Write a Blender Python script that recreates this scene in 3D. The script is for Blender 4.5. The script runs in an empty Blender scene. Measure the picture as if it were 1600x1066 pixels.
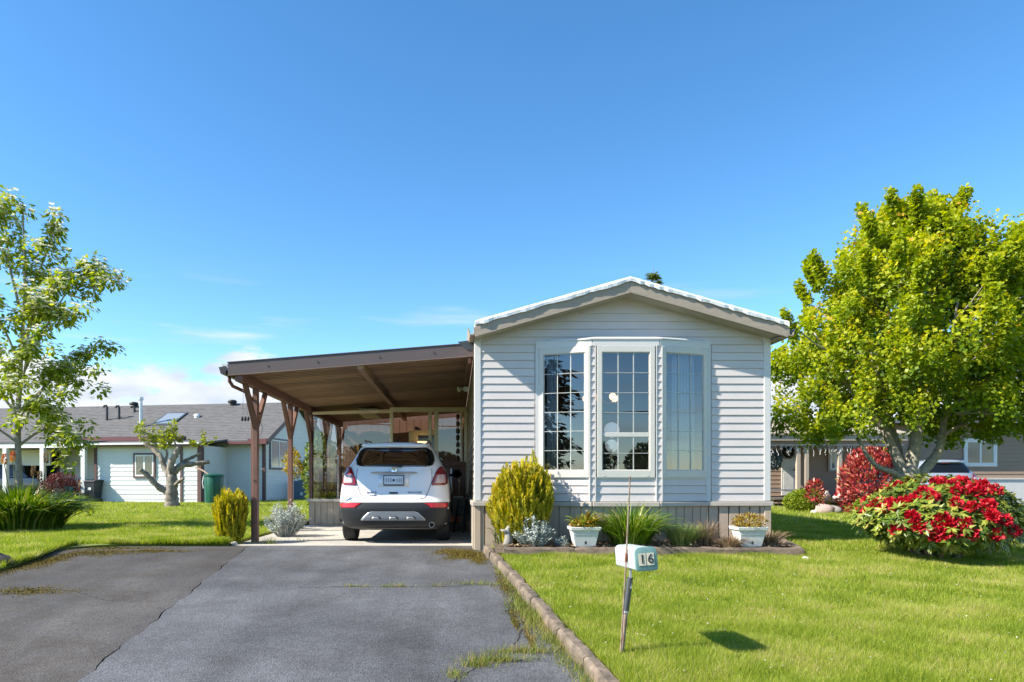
import bpy, bmesh, math, random
import numpy as np
from mathutils import Vector, Matrix

R = math.radians
PI = math.pi
sc = bpy.context.scene
COL = sc.collection

# ------------------------------------------------------------------ camera
# a level 24 mm lens with the rise and shift of a corrected architectural shot
F, CX, CY, CAMZ = 1067.0, 712.0, 748.0, 1.03
cam_d = bpy.data.cameras.new('camera')
cam = bpy.data.objects.new('camera', cam_d)
COL.objects.link(cam)
cam.location = (0, 0, CAMZ)
cam.rotation_euler = (PI / 2, 0, 0)
cam_d.sensor_width = 36
cam_d.lens = 24.0
cam_d.shift_x = (800 - CX) / 1600
cam_d.shift_y = (CY - 533) / 1600
cam_d.clip_start = 0.05
cam_d.clip_end = 3000
sc.camera = cam

# ------------------------------------------------------------------ sky, sun, exposure
SUN = Vector((-1.22, -0.34, 1.0)).normalized()      # towards the sun: from the side of the carport, a little in front
elev = math.asin(SUN.z)
azim = math.atan2(SUN.x, SUN.y)
w = bpy.data.worlds.new('World')
sc.world = w
w.use_nodes = True
nt = w.node_tree
for n in list(nt.nodes):
    nt.nodes.remove(n)
def wn(t, **k):
    n = nt.nodes.new(t)
    for a, b in k.items():
        setattr(n, a, b)
    return n
sky = wn('ShaderNodeTexSky', sky_type='NISHITA', sun_disc=False, sun_elevation=elev, sun_rotation=azim,
         altitude=20, air_density=0.8, dust_density=0.1, ozone_density=2.5)
hs = wn('ShaderNodeHueSaturation')
hs.inputs['Saturation'].default_value = 1.24
nt.links.new(sky.outputs[0], hs.inputs['Color'])
bg = wn('ShaderNodeBackground')
bg.inputs['Strength'].default_value = 0.14
tint = wn('ShaderNodeMix', data_type='RGBA', blend_type='MULTIPLY')
tint.inputs[0].default_value = 1.0
tint.inputs[7].default_value = (1.06, 1.04, 0.96, 1)
nt.links.new(hs.outputs[0], tint.inputs[6])
nt.links.new(tint.outputs[2], bg.inputs['Color'])
tc = wn('ShaderNodeTexCoord')
sep = wn('ShaderNodeSeparateXYZ')
nt.links.new(tc.outputs['Generated'], sep.inputs[0])
mp = wn('ShaderNodeMapping')
mp.inputs['Scale'].default_value = (3.4, 3.4, 9.0)
mp.inputs['Location'].default_value = (1.1, 7.3, 0.2)
mp.inputs['Rotation'].default_value = (0, 0, 0.33)
nt.links.new(tc.outputs['Generated'], mp.inputs['Vector'])
no = wn('ShaderNodeTexNoise')
no.inputs['Scale'].default_value = 1.0
no.inputs['Detail'].default_value = 9
no.inputs['Roughness'].default_value = 0.6
nt.links.new(mp.outputs[0], no.inputs['Vector'])
# a low belt of cumulus all round the horizon, thinning out above about ten degrees
belt = wn('ShaderNodeMapRange', interpolation_type='SMOOTHSTEP')
belt.inputs['From Min'].default_value = 0.125
belt.inputs['From Max'].default_value = 0.25
belt.inputs['To Min'].default_value = 0.13
belt.inputs['To Max'].default_value = -0.30
nt.links.new(sep.outputs['Z'], belt.inputs['Value'])
# the bank stands over the houses; it is thinner over the street side
way = wn('ShaderNodeMapRange')
way.inputs['From Min'].default_value = -0.6
way.inputs['From Max'].default_value = 0.8
way.inputs['To Min'].default_value = -0.16
way.inputs['To Max'].default_value = 0.01
nt.links.new(sep.outputs['Y'], way.inputs['Value'])
ad0 = wn('ShaderNodeMath', operation='ADD')
nt.links.new(way.outputs[0], ad0.inputs[0])
nt.links.new(belt.outputs[0], ad0.inputs[1])
ad = wn('ShaderNodeMath', operation='ADD')
nt.links.new(no.outputs['Fac'], ad.inputs[0])
nt.links.new(ad0.outputs[0], ad.inputs[1])
rmp = wn('ShaderNodeMapRange', interpolation_type='SMOOTHSTEP')
rmp.inputs['From Min'].default_value = 0.55
rmp.inputs['From Max'].default_value = 0.62
nt.links.new(ad.outputs[0], rmp.inputs['Value'])
no2 = wn('ShaderNodeTexNoise')
no2.inputs['Scale'].default_value = 2.3
no2.inputs['Detail'].default_value = 6
nt.links.new(mp.outputs[0], no2.inputs['Vector'])
cr = wn('ShaderNodeValToRGB')
cr.color_ramp.elements[0].position = 0.35
cr.color_ramp.elements[0].color = (0.60, 0.68, 0.82, 1)
cr.color_ramp.elements[1].position = 0.62
cr.color_ramp.elements[1].color = (0.93, 0.95, 1.0, 1)
nt.links.new(no2.outputs['Fac'], cr.inputs[0])
bg2 = wn('ShaderNodeBackground')
bg2.inputs['Strength'].default_value = 0.55
nt.links.new(cr.outputs[0], bg2.inputs['Color'])
mixw = wn('ShaderNodeMixShader')
nt.links.new(rmp.outputs[0], mixw.inputs[0])
nt.links.new(bg.outputs[0], mixw.inputs[1])
nt.links.new(bg2.outputs[0], mixw.inputs[2])
# thin streaks of high cloud a little above the belt
mp3 = wn('ShaderNodeMapping')
mp3.inputs['Scale'].default_value = (2.6, 2.6, 26.0)
mp3.inputs['Rotation'].default_value = (0.06, 0.05, 0.4)
nt.links.new(tc.outputs['Generated'], mp3.inputs['Vector'])
no3 = wn('ShaderNodeTexNoise')
no3.inputs['Scale'].default_value = 1.4
no3.inputs['Detail'].default_value = 7
nt.links.new(mp3.outputs[0], no3.inputs['Vector'])
st1 = wn('ShaderNodeMapRange', interpolation_type='SMOOTHSTEP')
st1.inputs['From Min'].default_value = 0.52
st1.inputs['From Max'].default_value = 0.72
st1.inputs['To Max'].default_value = 0.55
nt.links.new(no3.outputs['Fac'], st1.inputs['Value'])
st2 = wn('ShaderNodeMapRange', interpolation_type='SMOOTHSTEP')
st2.inputs['From Min'].default_value = 0.18
st2.inputs['From Max'].default_value = 0.30
st2.inputs['To Min'].default_value = 1.0
st2.inputs['To Max'].default_value = 0.0
nt.links.new(sep.outputs['Z'], st2.inputs['Value'])
stm = wn('ShaderNodeMath', operation='MULTIPLY')
nt.links.new(st1.outputs[0], stm.inputs[0])
nt.links.new(st2.outputs[0], stm.inputs[1])
mixs = wn('ShaderNodeMixShader')
nt.links.new(stm.outputs[0], mixs.inputs[0])
nt.links.new(bg.outputs[0], mixs.inputs[1])
nt.links.new(bg2.outputs[0], mixs.inputs[2])
nt.links.new(mixs.outputs[0], mixw.inputs[1])
wo = wn('ShaderNodeOutputWorld')
nt.links.new(mixw.outputs[0], wo.inputs[0])

sun_d = bpy.data.lights.new('sun', 'SUN')
sun_d.energy = 5.0
sun_d.angle = R(0.53)
sun_d.color = (1.0, 0.93, 0.80)
sun = bpy.data.objects.new('sun', sun_d)
COL.objects.link(sun)
sun.location = (-30, -8, 30)
sun.rotation_euler = (-SUN).to_track_quat('-Z', 'Y').to_euler()

sc.view_settings.view_transform = 'Standard'
sc.view_settings.look = 'None'
sc.view_settings.exposure = 1.12
sc.view_settings.gamma = 1.0
sc.view_settings.use_curve_mapping = False
sc.render.resolution_x, sc.render.resolution_y = 1024, 682
sc.cycles.max_bounces = 8
sc.cycles.transparent_max_bounces = 16
sc.cycles.caustics_reflective = False
sc.cycles.caustics_refractive = False

# ------------------------------------------------------------------ helpers
def px(x, y, Y):
    """the point at depth Y seen at photo pixel x, y"""
    return Vector(((x - CX) / F * Y, Y, CAMZ + (CY - y) / F * Y))

def gz(Y):
    """level of the paving: flat by the houses, falling towards the street"""
    t = np.clip(9.9 - np.asarray(Y, float), 0, 7.0)
    r = -0.059 * t * np.clip(t / 0.6, 0, 1) ** 0.5
    return r if np.ndim(Y) else float(r)

LAWN_R, LAWN_L = 0.07, 0.03

MATS = {}
def mat(name, color, rough=0.6, var=0.12, scale=6.0, bump=0.0, bscale=60.0, metal=0.0, spec=0.5, stretch=(1, 1, 1), rnd=0.0,
        emit=None, coat=0.0, color2=None, detail=5.0):
    if name in MATS:
        return MATS[name]
    m = bpy.data.materials.new(name)
    m.use_nodes = True
    t = m.node_tree
    b = t.nodes['Principled BSDF']
    b.inputs['Roughness'].default_value = rough
    b.inputs['Metallic'].default_value = metal
    b.inputs['Specular IOR Level'].default_value = spec
    b.inputs['Coat Weight'].default_value = coat
    b.inputs['Coat Roughness'].default_value = 0.05
    tc_ = t.nodes.new('ShaderNodeTexCoord')
    mp_ = t.nodes.new('ShaderNodeMapping')
    mp_.inputs['Scale'].default_value = stretch
    t.links.new(tc_.outputs['Object'], mp_.inputs[0])
    oi = t.nodes.new('ShaderNodeObjectInfo')
    addv = t.nodes.new('ShaderNodeVectorMath')
    addv.operation = 'ADD'
    t.links.new(mp_.outputs[0], addv.inputs[0])
    sclv = t.nodes.new('ShaderNodeMath'); sclv.operation = 'MULTIPLY'
    sclv.inputs[1].default_value = 40.0
    t.links.new(oi.outputs['Random'], sclv.inputs[0])
    t.links.new(sclv.outputs[0], addv.inputs[1])
    nz = t.nodes.new('ShaderNodeTexNoise')
    nz.inputs['Scale'].default_value = scale
    nz.inputs['Detail'].default_value = detail
    nz.inputs['Roughness'].default_value = 0.65
    t.links.new(addv.outputs[0], nz.inputs['Vector'])
    ramp = t.nodes.new('ShaderNodeValToRGB')
    c = np.array(color)
    c2 = np.array(color2) if color2 is not None else np.clip(c * (1 + var), 0, 1)
    ramp.color_ramp.elements[0].position = 0.32
    ramp.color_ramp.elements[1].position = 0.68
    ramp.color_ramp.elements[0].color = (*(c * (1 - var)), 1)
    ramp.color_ramp.elements[1].color = (*c2, 1)
    t.links.new(nz.outputs['Fac'], ramp.inputs[0])
    out = ramp.outputs[0]
    if rnd:
        h = t.nodes.new('ShaderNodeHueSaturation')
        mr = t.nodes.new('ShaderNodeMapRange')
        mr.inputs['To Min'].default_value = 1 - rnd
        mr.inputs['To Max'].default_value = 1 + rnd
        t.links.new(oi.outputs['Random'], mr.inputs['Value'])
        t.links.new(mr.outputs[0], h.inputs['Value'])
        t.links.new(out, h.inputs['Color'])
        out = h.outputs[0]
    t.links.new(out, b.inputs['Base Color'])
    if bump:
        nb = t.nodes.new('ShaderNodeTexNoise')
        nb.inputs['Scale'].default_value = bscale
        nb.inputs['Detail'].default_value = 4
        t.links.new(addv.outputs[0], nb.inputs['Vector'])
        bm_ = t.nodes.new('ShaderNodeBump')
        bm_.inputs['Strength'].default_value = bump
        bm_.inputs['Distance'].default_value = 0.01
        t.links.new(nb.outputs['Fac'], bm_.inputs['Height'])
        t.links.new(bm_.outputs[0], b.inputs['Normal'])
    if emit:
        b.inputs['Emission Color'].default_value = (*emit[0], 1)
        b.inputs['Emission Strength'].default_value = emit[1]
    MATS[name] = m
    return m

def leafmat(name, stops, trans=0.35, rough=0.45, patch=0.0, pscale=0.6, spec=0.35):
    """foliage: colour from a random value stored on each leaf, light passing through"""
    if name in MATS:
        return MATS[name]
    m = bpy.data.materials.new(name)
    m.use_nodes = True
    t = m.node_tree
    b = t.nodes['Principled BSDF']
    b.inputs['Roughness'].default_value = rough
    b.inputs['Specular IOR Level'].default_value = spec
    at = t.nodes.new('ShaderNodeAttribute')
    at.attribute_name = 'rnd'
    fac = at.outputs['Fac']
    if patch:
        tc_ = t.nodes.new('ShaderNodeTexCoord')
        nz = t.nodes.new('ShaderNodeTexNoise')
        nz.inputs['Scale'].default_value = pscale
        nz.inputs['Detail'].default_value = 4
        t.links.new(tc_.outputs['Object'], nz.inputs['Vector'])
        ma = t.nodes.new('ShaderNodeMath'); ma.operation = 'MULTIPLY_ADD'
        ma.inputs[1].default_value = patch * 2
        ma.inputs[2].default_value = -patch
        t.links.new(nz.outputs['Fac'], ma.inputs[0])
        mb_ = t.nodes.new('ShaderNodeMath'); mb_.operation = 'ADD'; mb_.use_clamp = True
        t.links.new(ma.outputs[0], mb_.inputs[0])
        t.links.new(fac, mb_.inputs[1])
        fac = mb_.outputs[0]
    ramp = t.nodes.new('ShaderNodeValToRGB')
    el = ramp.color_ramp.elements
    while len(el) < len(stops):
        el.new(0.5)
    for e, (p, c) in zip(el, stops):
        e.position = p
        e.color = (*c, 1)
    t.links.new(fac, ramp.inputs[0])
    t.links.new(ramp.outputs[0], b.inputs['Base Color'])
    tr = t.nodes.new('ShaderNodeBsdfTranslucent')
    hs_ = t.nodes.new('ShaderNodeHueSaturation')
    hs_.inputs['Value'].default_value = 1.25
    hs_.inputs['Saturation'].default_value = 1.1
    t.links.new(ramp.outputs[0], hs_.inputs['Color'])
    t.links.new(hs_.outputs[0], tr.inputs['Color'])
    mx = t.nodes.new('ShaderNodeMixShader')
    mx.inputs[0].default_value = trans
    t.links.new(b.outputs[0], mx.inputs[1])
    t.links.new(tr.outputs[0], mx.inputs[2])
    t.links.new(mx.outputs[0], t.nodes['Material Output'].inputs['Surface'])
    MATS[name] = m
    return m

def glassmat(name, refl=0.3, tint=(0.85, 0.9, 0.92), rough=0.0):
    if name in MATS:
        return MATS[name]
    m = bpy.data.materials.new(name)
    m.use_nodes = True
    t = m.node_tree
    t.nodes.remove(t.nodes['Principled BSDF'])
    tr = t.nodes.new('ShaderNodeBsdfTransparent')
    tr.inputs[0].default_value = (*tint, 1)
    gl = t.nodes.new('ShaderNodeBsdfGlossy')
    gl.inputs['Roughness'].default_value = rough
    gl.inputs['Color'].default_value = (0.95, 0.97, 1.0, 1)
    lw = t.nodes.new('ShaderNodeLayerWeight')
    lw.inputs['Blend'].default_value = 0.35
    mr = t.nodes.new('ShaderNodeMapRange')
    mr.inputs['To Min'].default_value = refl
    mr.inputs['To Max'].default_value = 1.0
    t.links.new(lw.outputs['Fresnel'], mr.inputs['Value'])
    mx = t.nodes.new('ShaderNodeMixShader')
    t.links.new(mr.outputs[0], mx.inputs[0])
    t.links.new(tr.outputs[0], mx.inputs[1])
    t.links.new(gl.outputs[0], mx.inputs[2])
    t.links.new(mx.outputs[0], t.nodes['Material Output'].inputs['Surface'])
    MATS[name] = m
    return m

ORG = {}
def root_of(o):
    while o.parent:
        o = o.parent
    return o
def tag(o, label=None, cat=None, group=None, kind=None):
    if label: o['label'] = label
    if cat: o['category'] = cat
    if group: o['group'] = group
    if kind: o['kind'] = kind
    return o
def thing(name, label, cat, loc=(0, 0, 0), rotz=0.0, group=None, local=False):
    """an Empty at the thing's base. local: its parts are built in its own axes"""
    o = bpy.data.objects.new(name, None)
    o.empty_display_size = 0.2
    COL.objects.link(o)
    o.location = loc
    o.rotation_euler = (0, 0, rotz)
    ORG[o.name] = Vector((0, 0, 0)) if local else Vector(loc)
    return tag(o, label, cat, group)
def link_mesh(name, me, m, parent=None):
    me.name = name
    if m is not None:
        me.materials.append(m)
    o = bpy.data.objects.new(name, me)
    COL.objects.link(o)
    if parent is not None:
        o.parent = parent
    return o
def copy_tree(o, parent=None):
    c = o.copy()
    COL.objects.link(c)
    c.parent = parent
    for ch in list(o.children):
        copy_tree(ch, c)
    return c

class MB:
    """collects shapes for ONE mesh"""
    def __init__(self, m=None):
        self.v, self.f, self.m = [], [], m
    def add(self, vs, fs):
        n = len(self.v)
        if self.m is not None:
            vs = [self.m @ Vector(p) for p in vs]
        self.v += [Vector(p) for p in vs]
        self.f += [tuple(i + n for i in q) for q in fs]
        return self
    def box(self, x0, x1, y0, y1, z0, z1):
        return self.add([(x0, y0, z0), (x1, y0, z0), (x1, y1, z0), (x0, y1, z0), (x0, y0, z1), (x1, y0, z1), (x1, y1, z1), (x0, y1, z1)],
                        [(0, 3, 2, 1), (4, 5, 6, 7), (0, 1, 5, 4), (1, 2, 6, 5), (2, 3, 7, 6), (3, 0, 4, 7)])
    def bar(self, p, q, w, h, up=(0, 0, 1)):
        p, q = Vector(p), Vector(q)
        d = (q - p).normalized()
        s = d.cross(Vector(up))
        if s.length < 1e-4:
            s = d.cross(Vector((0, 1, 0)))
        s.normalize()
        u = s.cross(d).normalized()
        c = [p - s * w / 2 - u * h / 2, p + s * w / 2 - u * h / 2, p + s * w / 2 + u * h / 2, p - s * w / 2 + u * h / 2]
        c += [a + (q - p) for a in c]
        return self.add(c, [(0, 1, 2, 3), (7, 6, 5, 4), (0, 4, 5, 1), (1, 5, 6, 2), (2, 6, 7, 3), (3, 7, 4, 0)])
    def tube(self, pts, rad, n=8, cap=True):
        pts = [Vector(p) for p in pts]
        if not hasattr(rad, '__len__'):
            rad = [rad] * len(pts)
        vs, fs = [], []
        prev = None
        for i, p in enumerate(pts):
            d = (pts[min(i + 1, len(pts) - 1)] - pts[max(i - 1, 0)]).normalized()
            if prev is None:
                a = d.cross(Vector((0.31, 0.2, 0.93)))
                if a.length < 0.05:
                    a = d.cross(Vector((1, 0, 0)))
            else:
                a = prev - d * prev.dot(d)
            a.normalize()
            prev = a
            b = d.cross(a)
            for k in range(n):
                t = 2 * PI * k / n
                vs.append(p + (a * math.cos(t) + b * math.sin(t)) * rad[i])
        for i in range(len(pts) - 1):
            for k in range(n):
                k2 = (k + 1) % n
                fs.append((i * n + k, i * n + k2, (i + 1) * n + k2, (i + 1) * n + k))
        if cap:
            fs.append(tuple(reversed(range(n))))
            fs.append(tuple(range((len(pts) - 1) * n, len(pts) * n)))
        return self.add(vs, fs)
    def cyl(self, p, q, r0, r1=None, n=16):
        return self.tube([p, q], [r0, r0 if r1 is None else r1], n)
    def lathe(self, prof, c=(0, 0, 0), n=20, axis='z'):
        vs, fs = [], []
        c = Vector(c)
        for r, z in prof:
            for k in range(n):
                t = 2 * PI * k / n
                a, b = r * math.cos(t), r * math.sin(t)
                vs.append(c + Vector((a, b, z) if axis == 'z' else (z, a, b) if axis == 'x' else (a, z, b)))
        for i in range(len(prof) - 1):
            for k in range(n):
                k2 = (k + 1) % n
                fs.append((i * n + k, i * n + k2, (i + 1) * n + k2, (i + 1) * n + k))
        if prof[0][0] > 1e-5: fs.append(tuple(reversed(range(n))))
        if prof[-1][0] > 1e-5: fs.append(tuple(range((len(prof) - 1) * n, len(prof) * n)))
        return self.add(vs, fs)
    def prism(self, poly, axis, a, b):
        """poly: 2D outline; axis 'x': points are (y, z); 'y': (x, z); 'z': (x, y)"""
        def P(p, t):
            return (t, p[0], p[1]) if axis == 'x' else (p[0], t, p[1]) if axis == 'y' else (p[0], p[1], t)
        n = len(poly)
        vs = [P(p, a) for p in poly] + [P(p, b) for p in poly]
        fs = [tuple(reversed(range(n))), tuple(range(n, 2 * n))]
        fs += [(i, (i + 1) % n, n + (i + 1) % n, n + i) for i in range(n)]
        return self.add(vs, fs)
    def quad(self, a, b, c, d):
        return self.add([a, b, c, d], [(0, 1, 2, 3)])
    def grid(self, rows):
        n = len(rows[0])
        vs = [p for r in rows for p in r]
        fs = [(i * n + k, i * n + k + 1, (i + 1) * n + k + 1, (i + 1) * n + k) for i in range(len(rows) - 1) for k in range(n - 1)]
        return self.add(vs, fs)
    def build(self, name, m, parent=None, smooth=False, bevel=0.0, seg=1, fixn=True, label=None):
        off = ORG.get(root_of(parent).name, Vector((0, 0, 0))) if parent is not None else Vector((0, 0, 0))
        me = bpy.data.meshes.new(name)
        me.from_pydata([tuple(p - off) for p in self.v], [], self.f)
        if bevel or fixn:
            bm = bmesh.new()
            bm.from_mesh(me)
            if fixn:
                bmesh.ops.recalc_face_normals(bm, faces=bm.faces)
            if bevel:
                ed = [e for e in bm.edges if len(e.link_faces) == 2 and e.calc_face_angle(0) > 0.6]
                bmesh.ops.bevel(bm, geom=ed, offset=bevel, segments=seg, affect='EDGES', clamp_overlap=True, profile=0.6)
            bm.to_mesh(me)
            bm.free()
        if smooth:
            me.polygons.foreach_set('use_smooth', [True] * len(me.polygons))
            if smooth != 'all':
                me.set_sharp_from_angle(angle=R(38))
        o = link_mesh(name, me, m, parent)
        if label:
            o['label'] = label
        return o

def box(name, m, parent, x0, x1, y0, y1, z0, z1, bevel=0.0, label=None):
    return MB().box(x0, x1, y0, y1, z0, z1).build(name, m, parent, bevel=bevel, label=label, fixn=bool(bevel))

def np_mesh(name, V, Fc, m, parent=None, rnd=None, smooth=False):
    off = ORG.get(root_of(parent).name, Vector((0, 0, 0))) if parent is not None else Vector((0, 0, 0))
    V = np.asarray(V, np.float32) - np.array(off, np.float32)
    Fc = np.asarray(Fc, np.int32)
    me = bpy.data.meshes.new(name)
    k = Fc.shape[1]
    me.vertices.add(len(V))
    me.vertices.foreach_set('co', V.ravel())
    me.loops.add(Fc.size)
    me.loops.foreach_set('vertex_index', Fc.ravel())
    me.polygons.add(len(Fc))
    me.polygons.foreach_set('loop_start', np.arange(0, Fc.size, k, dtype=np.int32))
    me.update(calc_edges=True)
    if rnd is not None:
        a = me.attributes.new('rnd', 'FLOAT', 'FACE')
        a.data.foreach_set('value', np.asarray(rnd, np.float32))
    if smooth:
        me.polygons.foreach_set('use_smooth', np.ones(len(Fc), bool))
    return link_mesh(name, me, m, parent)

def unit(a):
    return a / np.maximum(np.linalg.norm(a, axis=1, keepdims=True), 1e-9)

def leaf_geo(P, A, N, L, W, bend=0.0, rng=None):
    """diamond leaves: base P, along A, facing N, length L, width W (arrays)"""
    A = unit(A)
    N = N - A * (A * N).sum(1, keepdims=True)
    N = unit(N)
    S = np.cross(A, N)
    L = np.broadcast_to(L, len(P))[:, None]
    W = np.broadcast_to(W, len(P))[:, None]
    mid = P + A * L * 0.45
    v = np.stack([P, mid + S * W * 0.5 - N * L * bend, P + A * L - N * L * bend * 1.5, mid - S * W * 0.5 - N * L * bend], 1).reshape(-1, 3)
    i = np.arange(len(P))[:, None] * 4
    f = np.concatenate([np.hstack([i, i + 1, i + 2]), np.hstack([i, i + 2, i + 3])], 1).reshape(-1, 3)
    return v, f

def leaves(name, P, A, N, L, W, m, parent, rnd, bend=0.12, stuff=True):
    v, f = leaf_geo(P, A, N, L, W, bend)
    o = np_mesh(name, v, f, m, parent, np.repeat(rnd, 2))
    if stuff:
        o['kind'] = 'stuff'
    return o

def lumpy(rng, n, k=26, amp=0.2, sharp=7.0):
    """n directions on a sphere and the radius of a lumpy outline there"""
    D = unit(rng.normal(size=(n, 3)))
    C = unit(rng.normal(size=(k, 3)))
    h = rng.uniform(-0.6, 1.0, k)
    dot = np.clip(D @ C.T, -1, 1)
    r = 1 + amp * (np.exp((dot - 1) * sharp) * h).sum(1)
    return D, r

def shrub(name, label, cat, c, rad, n, L, W, m, seed, up=0.35, amp=0.22, inner=0.55, group=None, stem=None, flat=0.0, k=26, sharp=7.0, parent=None):
    """a leafy plant: many leaves through the outer half of a lumpy volume"""
    rng = np.random.default_rng(seed)
    t = parent or thing(name, label, cat, c, group=group)
    D, r = lumpy(rng, n, k, amp, sharp)
    q = 1 - (1 - inner) * rng.uniform(0, 1, n) ** 1.6
    P = D * (r * q)[:, None] * np.array(rad)
    P[:, 2] += rad[2]
    P = P[P[:, 2] > 0.01]
    n = len(P)
    D = unit(P - np.array([0, 0, rad[2]]))
    A = D + rng.normal(size=(n, 3)) * 0.6 + np.array([0, 0, up])
    N = D + rng.normal(size=(n, 3)) * 0.55 + np.array([0, 0, 0.35])
    size = rng.uniform(0.7, 1.25, n)
    leaves('foliage', P + np.array(c), A, N, L * size, W * size, m, t, rng.uniform(0, 1, n))
    if stem:
        mb = MB()
        for i in range(stem[0]):
            a = rng.uniform(0, 2 * PI)
            e = Vector(c) + Vector((math.cos(a) * rad[0] * 0.55, math.sin(a) * rad[1] * 0.55, rad[2] * rng.uniform(0.7, 1.3)))
            s = Vector(c) + Vector((math.cos(a) * 0.04, math.sin(a) * 0.04, -0.05))
            mid = s.lerp(e, 0.5) + Vector((0, 0, -0.05))
            mb.tube([s, mid, e], [stem[1], stem[1] * 0.7, stem[1] * 0.35], 6)
        mb.build('stem', mat('shrub_bark', (0.16, 0.12, 0.09), 0.9, bump=0.6), t, smooth='all')
    return t

def blades(name, X, Y, Z, H, W, m, seed, parent=None, lean=0.35, rnd=None, bias=(0, 0)):
    """grass blades: one slim triangle each"""
    rng = np.random.default_rng(seed)
    n = len(X)
    a = rng.uniform(0, 2 * PI, n)
    side = np.stack([np.cos(a), np.sin(a), np.zeros(n)], 1)
    b = rng.uniform(0, 2 * PI, n)
    ln = np.abs(rng.normal(0, lean, n)) * H
    off = np.stack([np.cos(b) * ln + bias[0] * H, np.sin(b) * ln + bias[1] * H, np.zeros(n)], 1)
    P = np.stack([X, Y, Z], 1)
    up = np.array([0, 0, 1.0])
    Hc = np.asarray(H)[:, None]
    Wc = np.broadcast_to(W, n)[:, None]
    tip = P + up * Hc * 0.97 + off
    V = np.stack([P - side * Wc / 2, P + side * Wc / 2, tip], 1).reshape(-1, 3)
    Fc = np.arange(3 * n).reshape(-1, 3)
    r = rng.uniform(0, 1, n) if rnd is None else rnd
    o = np_mesh(name, V, Fc, m, parent, r)
    o['kind'] = 'stuff'
    return o

# ------------------------------------------------------------------ materials
M_soil = mat('soil', (0.10, 0.075, 0.05), 0.95, 0.35, 9, bump=0.6, bscale=40)
M_turf = mat('turf', (0.11, 0.15, 0.014), 0.9, 0.35, 1.7, bump=0.8, bscale=45, color2=(0.22, 0.24, 0.035), detail=9)
M_siding = mat('siding_vinyl', (0.605, 0.55, 0.53), 0.45, 0.06, 1.3, rnd=0.02, bump=0.05, bscale=4, detail=8)
M_trimw = mat('white_trim', (0.64, 0.62, 0.60), 0.4, 0.03, 4)
M_frame = mat('window_vinyl', (0.62, 0.585, 0.53), 0.35, 0.03, 4)
M_taupe = mat('taupe_trim', (0.36, 0.295, 0.235), 0.6, 0.10, 5, stretch=(2, 2, 8))
M_skirt = mat('skirting_taupe', (0.48, 0.38, 0.28), 0.6, 0.06, 4, rnd=0.04, stretch=(4, 4, 0.6))
M_cap = mat('cap_taupe', (0.47, 0.42, 0.36), 0.55, 0.06, 5)
M_brown = mat('brown_stain', (0.17, 0.082, 0.058), 0.65, 0.2, 4, bump=0.2, bscale=50, stretch=(6, 6, 0.7), rnd=0.06)
M_browndk = mat('brown_fascia', (0.115, 0.085, 0.08), 0.45, 0.06, 3)
M_gutter = mat('gutter_brown', (0.055, 0.045, 0.04), 0.4, 0.08, 5)
M_ceil = mat('roof_underside', (0.29, 0.18, 0.11), 0.7, 0.3, 3, stretch=(0.8, 6, 2), rnd=0.28)
M_cream = mat('cream_paint', (0.80, 0.72, 0.52), 0.5, 0.05, 5)
M_roofw = mat('white_roof_metal', (0.74, 0.75, 0.77), 0.5, 0.2, 30, detail=8)
M_conc = mat('concrete', (0.42, 0.385, 0.335), 0.9, 0.16, 2.2, bump=0.3, bscale=120, detail=9)
M_timber = mat('weathered_timber', (0.17, 0.125, 0.09), 0.9, 0.35, 5, bump=0.9, bscale=40, rnd=0.12, detail=8, stretch=(2, 2, 5))
M_bark = mat('bark', (0.19, 0.155, 0.125), 0.9, 0.55, 5, bump=1.0, bscale=9, stretch=(3, 3, 1.2), detail=9)
M_barkg = mat('grey_bark', (0.30, 0.27, 0.22), 0.85, 0.35, 8, bump=0.8, bscale=30, stretch=(1.5, 1.5, 2), detail=7)
M_black = mat('black_plastic', (0.018, 0.018, 0.02), 0.5, 0.1, 8)
M_rubber = mat('tyre_rubber', (0.016, 0.016, 0.017), 0.8, 0.2, 20)
M_glass = glassmat('window_glass', 0.11)
M_dark = mat('dark_interior', (0.03, 0.03, 0.035), 0.7, 0.1, 3)
M_white = mat('white_paint', (0.76, 0.76, 0.74), 0.5, 0.03, 4)
M_metal = mat('galvanised', (0.55, 0.56, 0.58), 0.4, 0.12, 9, metal=0.7)
M_rust = mat('rusty_steel', (0.28, 0.15, 0.09), 0.8, 0.4, 14, color2=(0.33, 0.26, 0.21), bump=0.4)
M_rock = mat('rock', (0.30, 0.28, 0.25), 0.9, 0.3, 6, bump=0.8, bscale=18)

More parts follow.
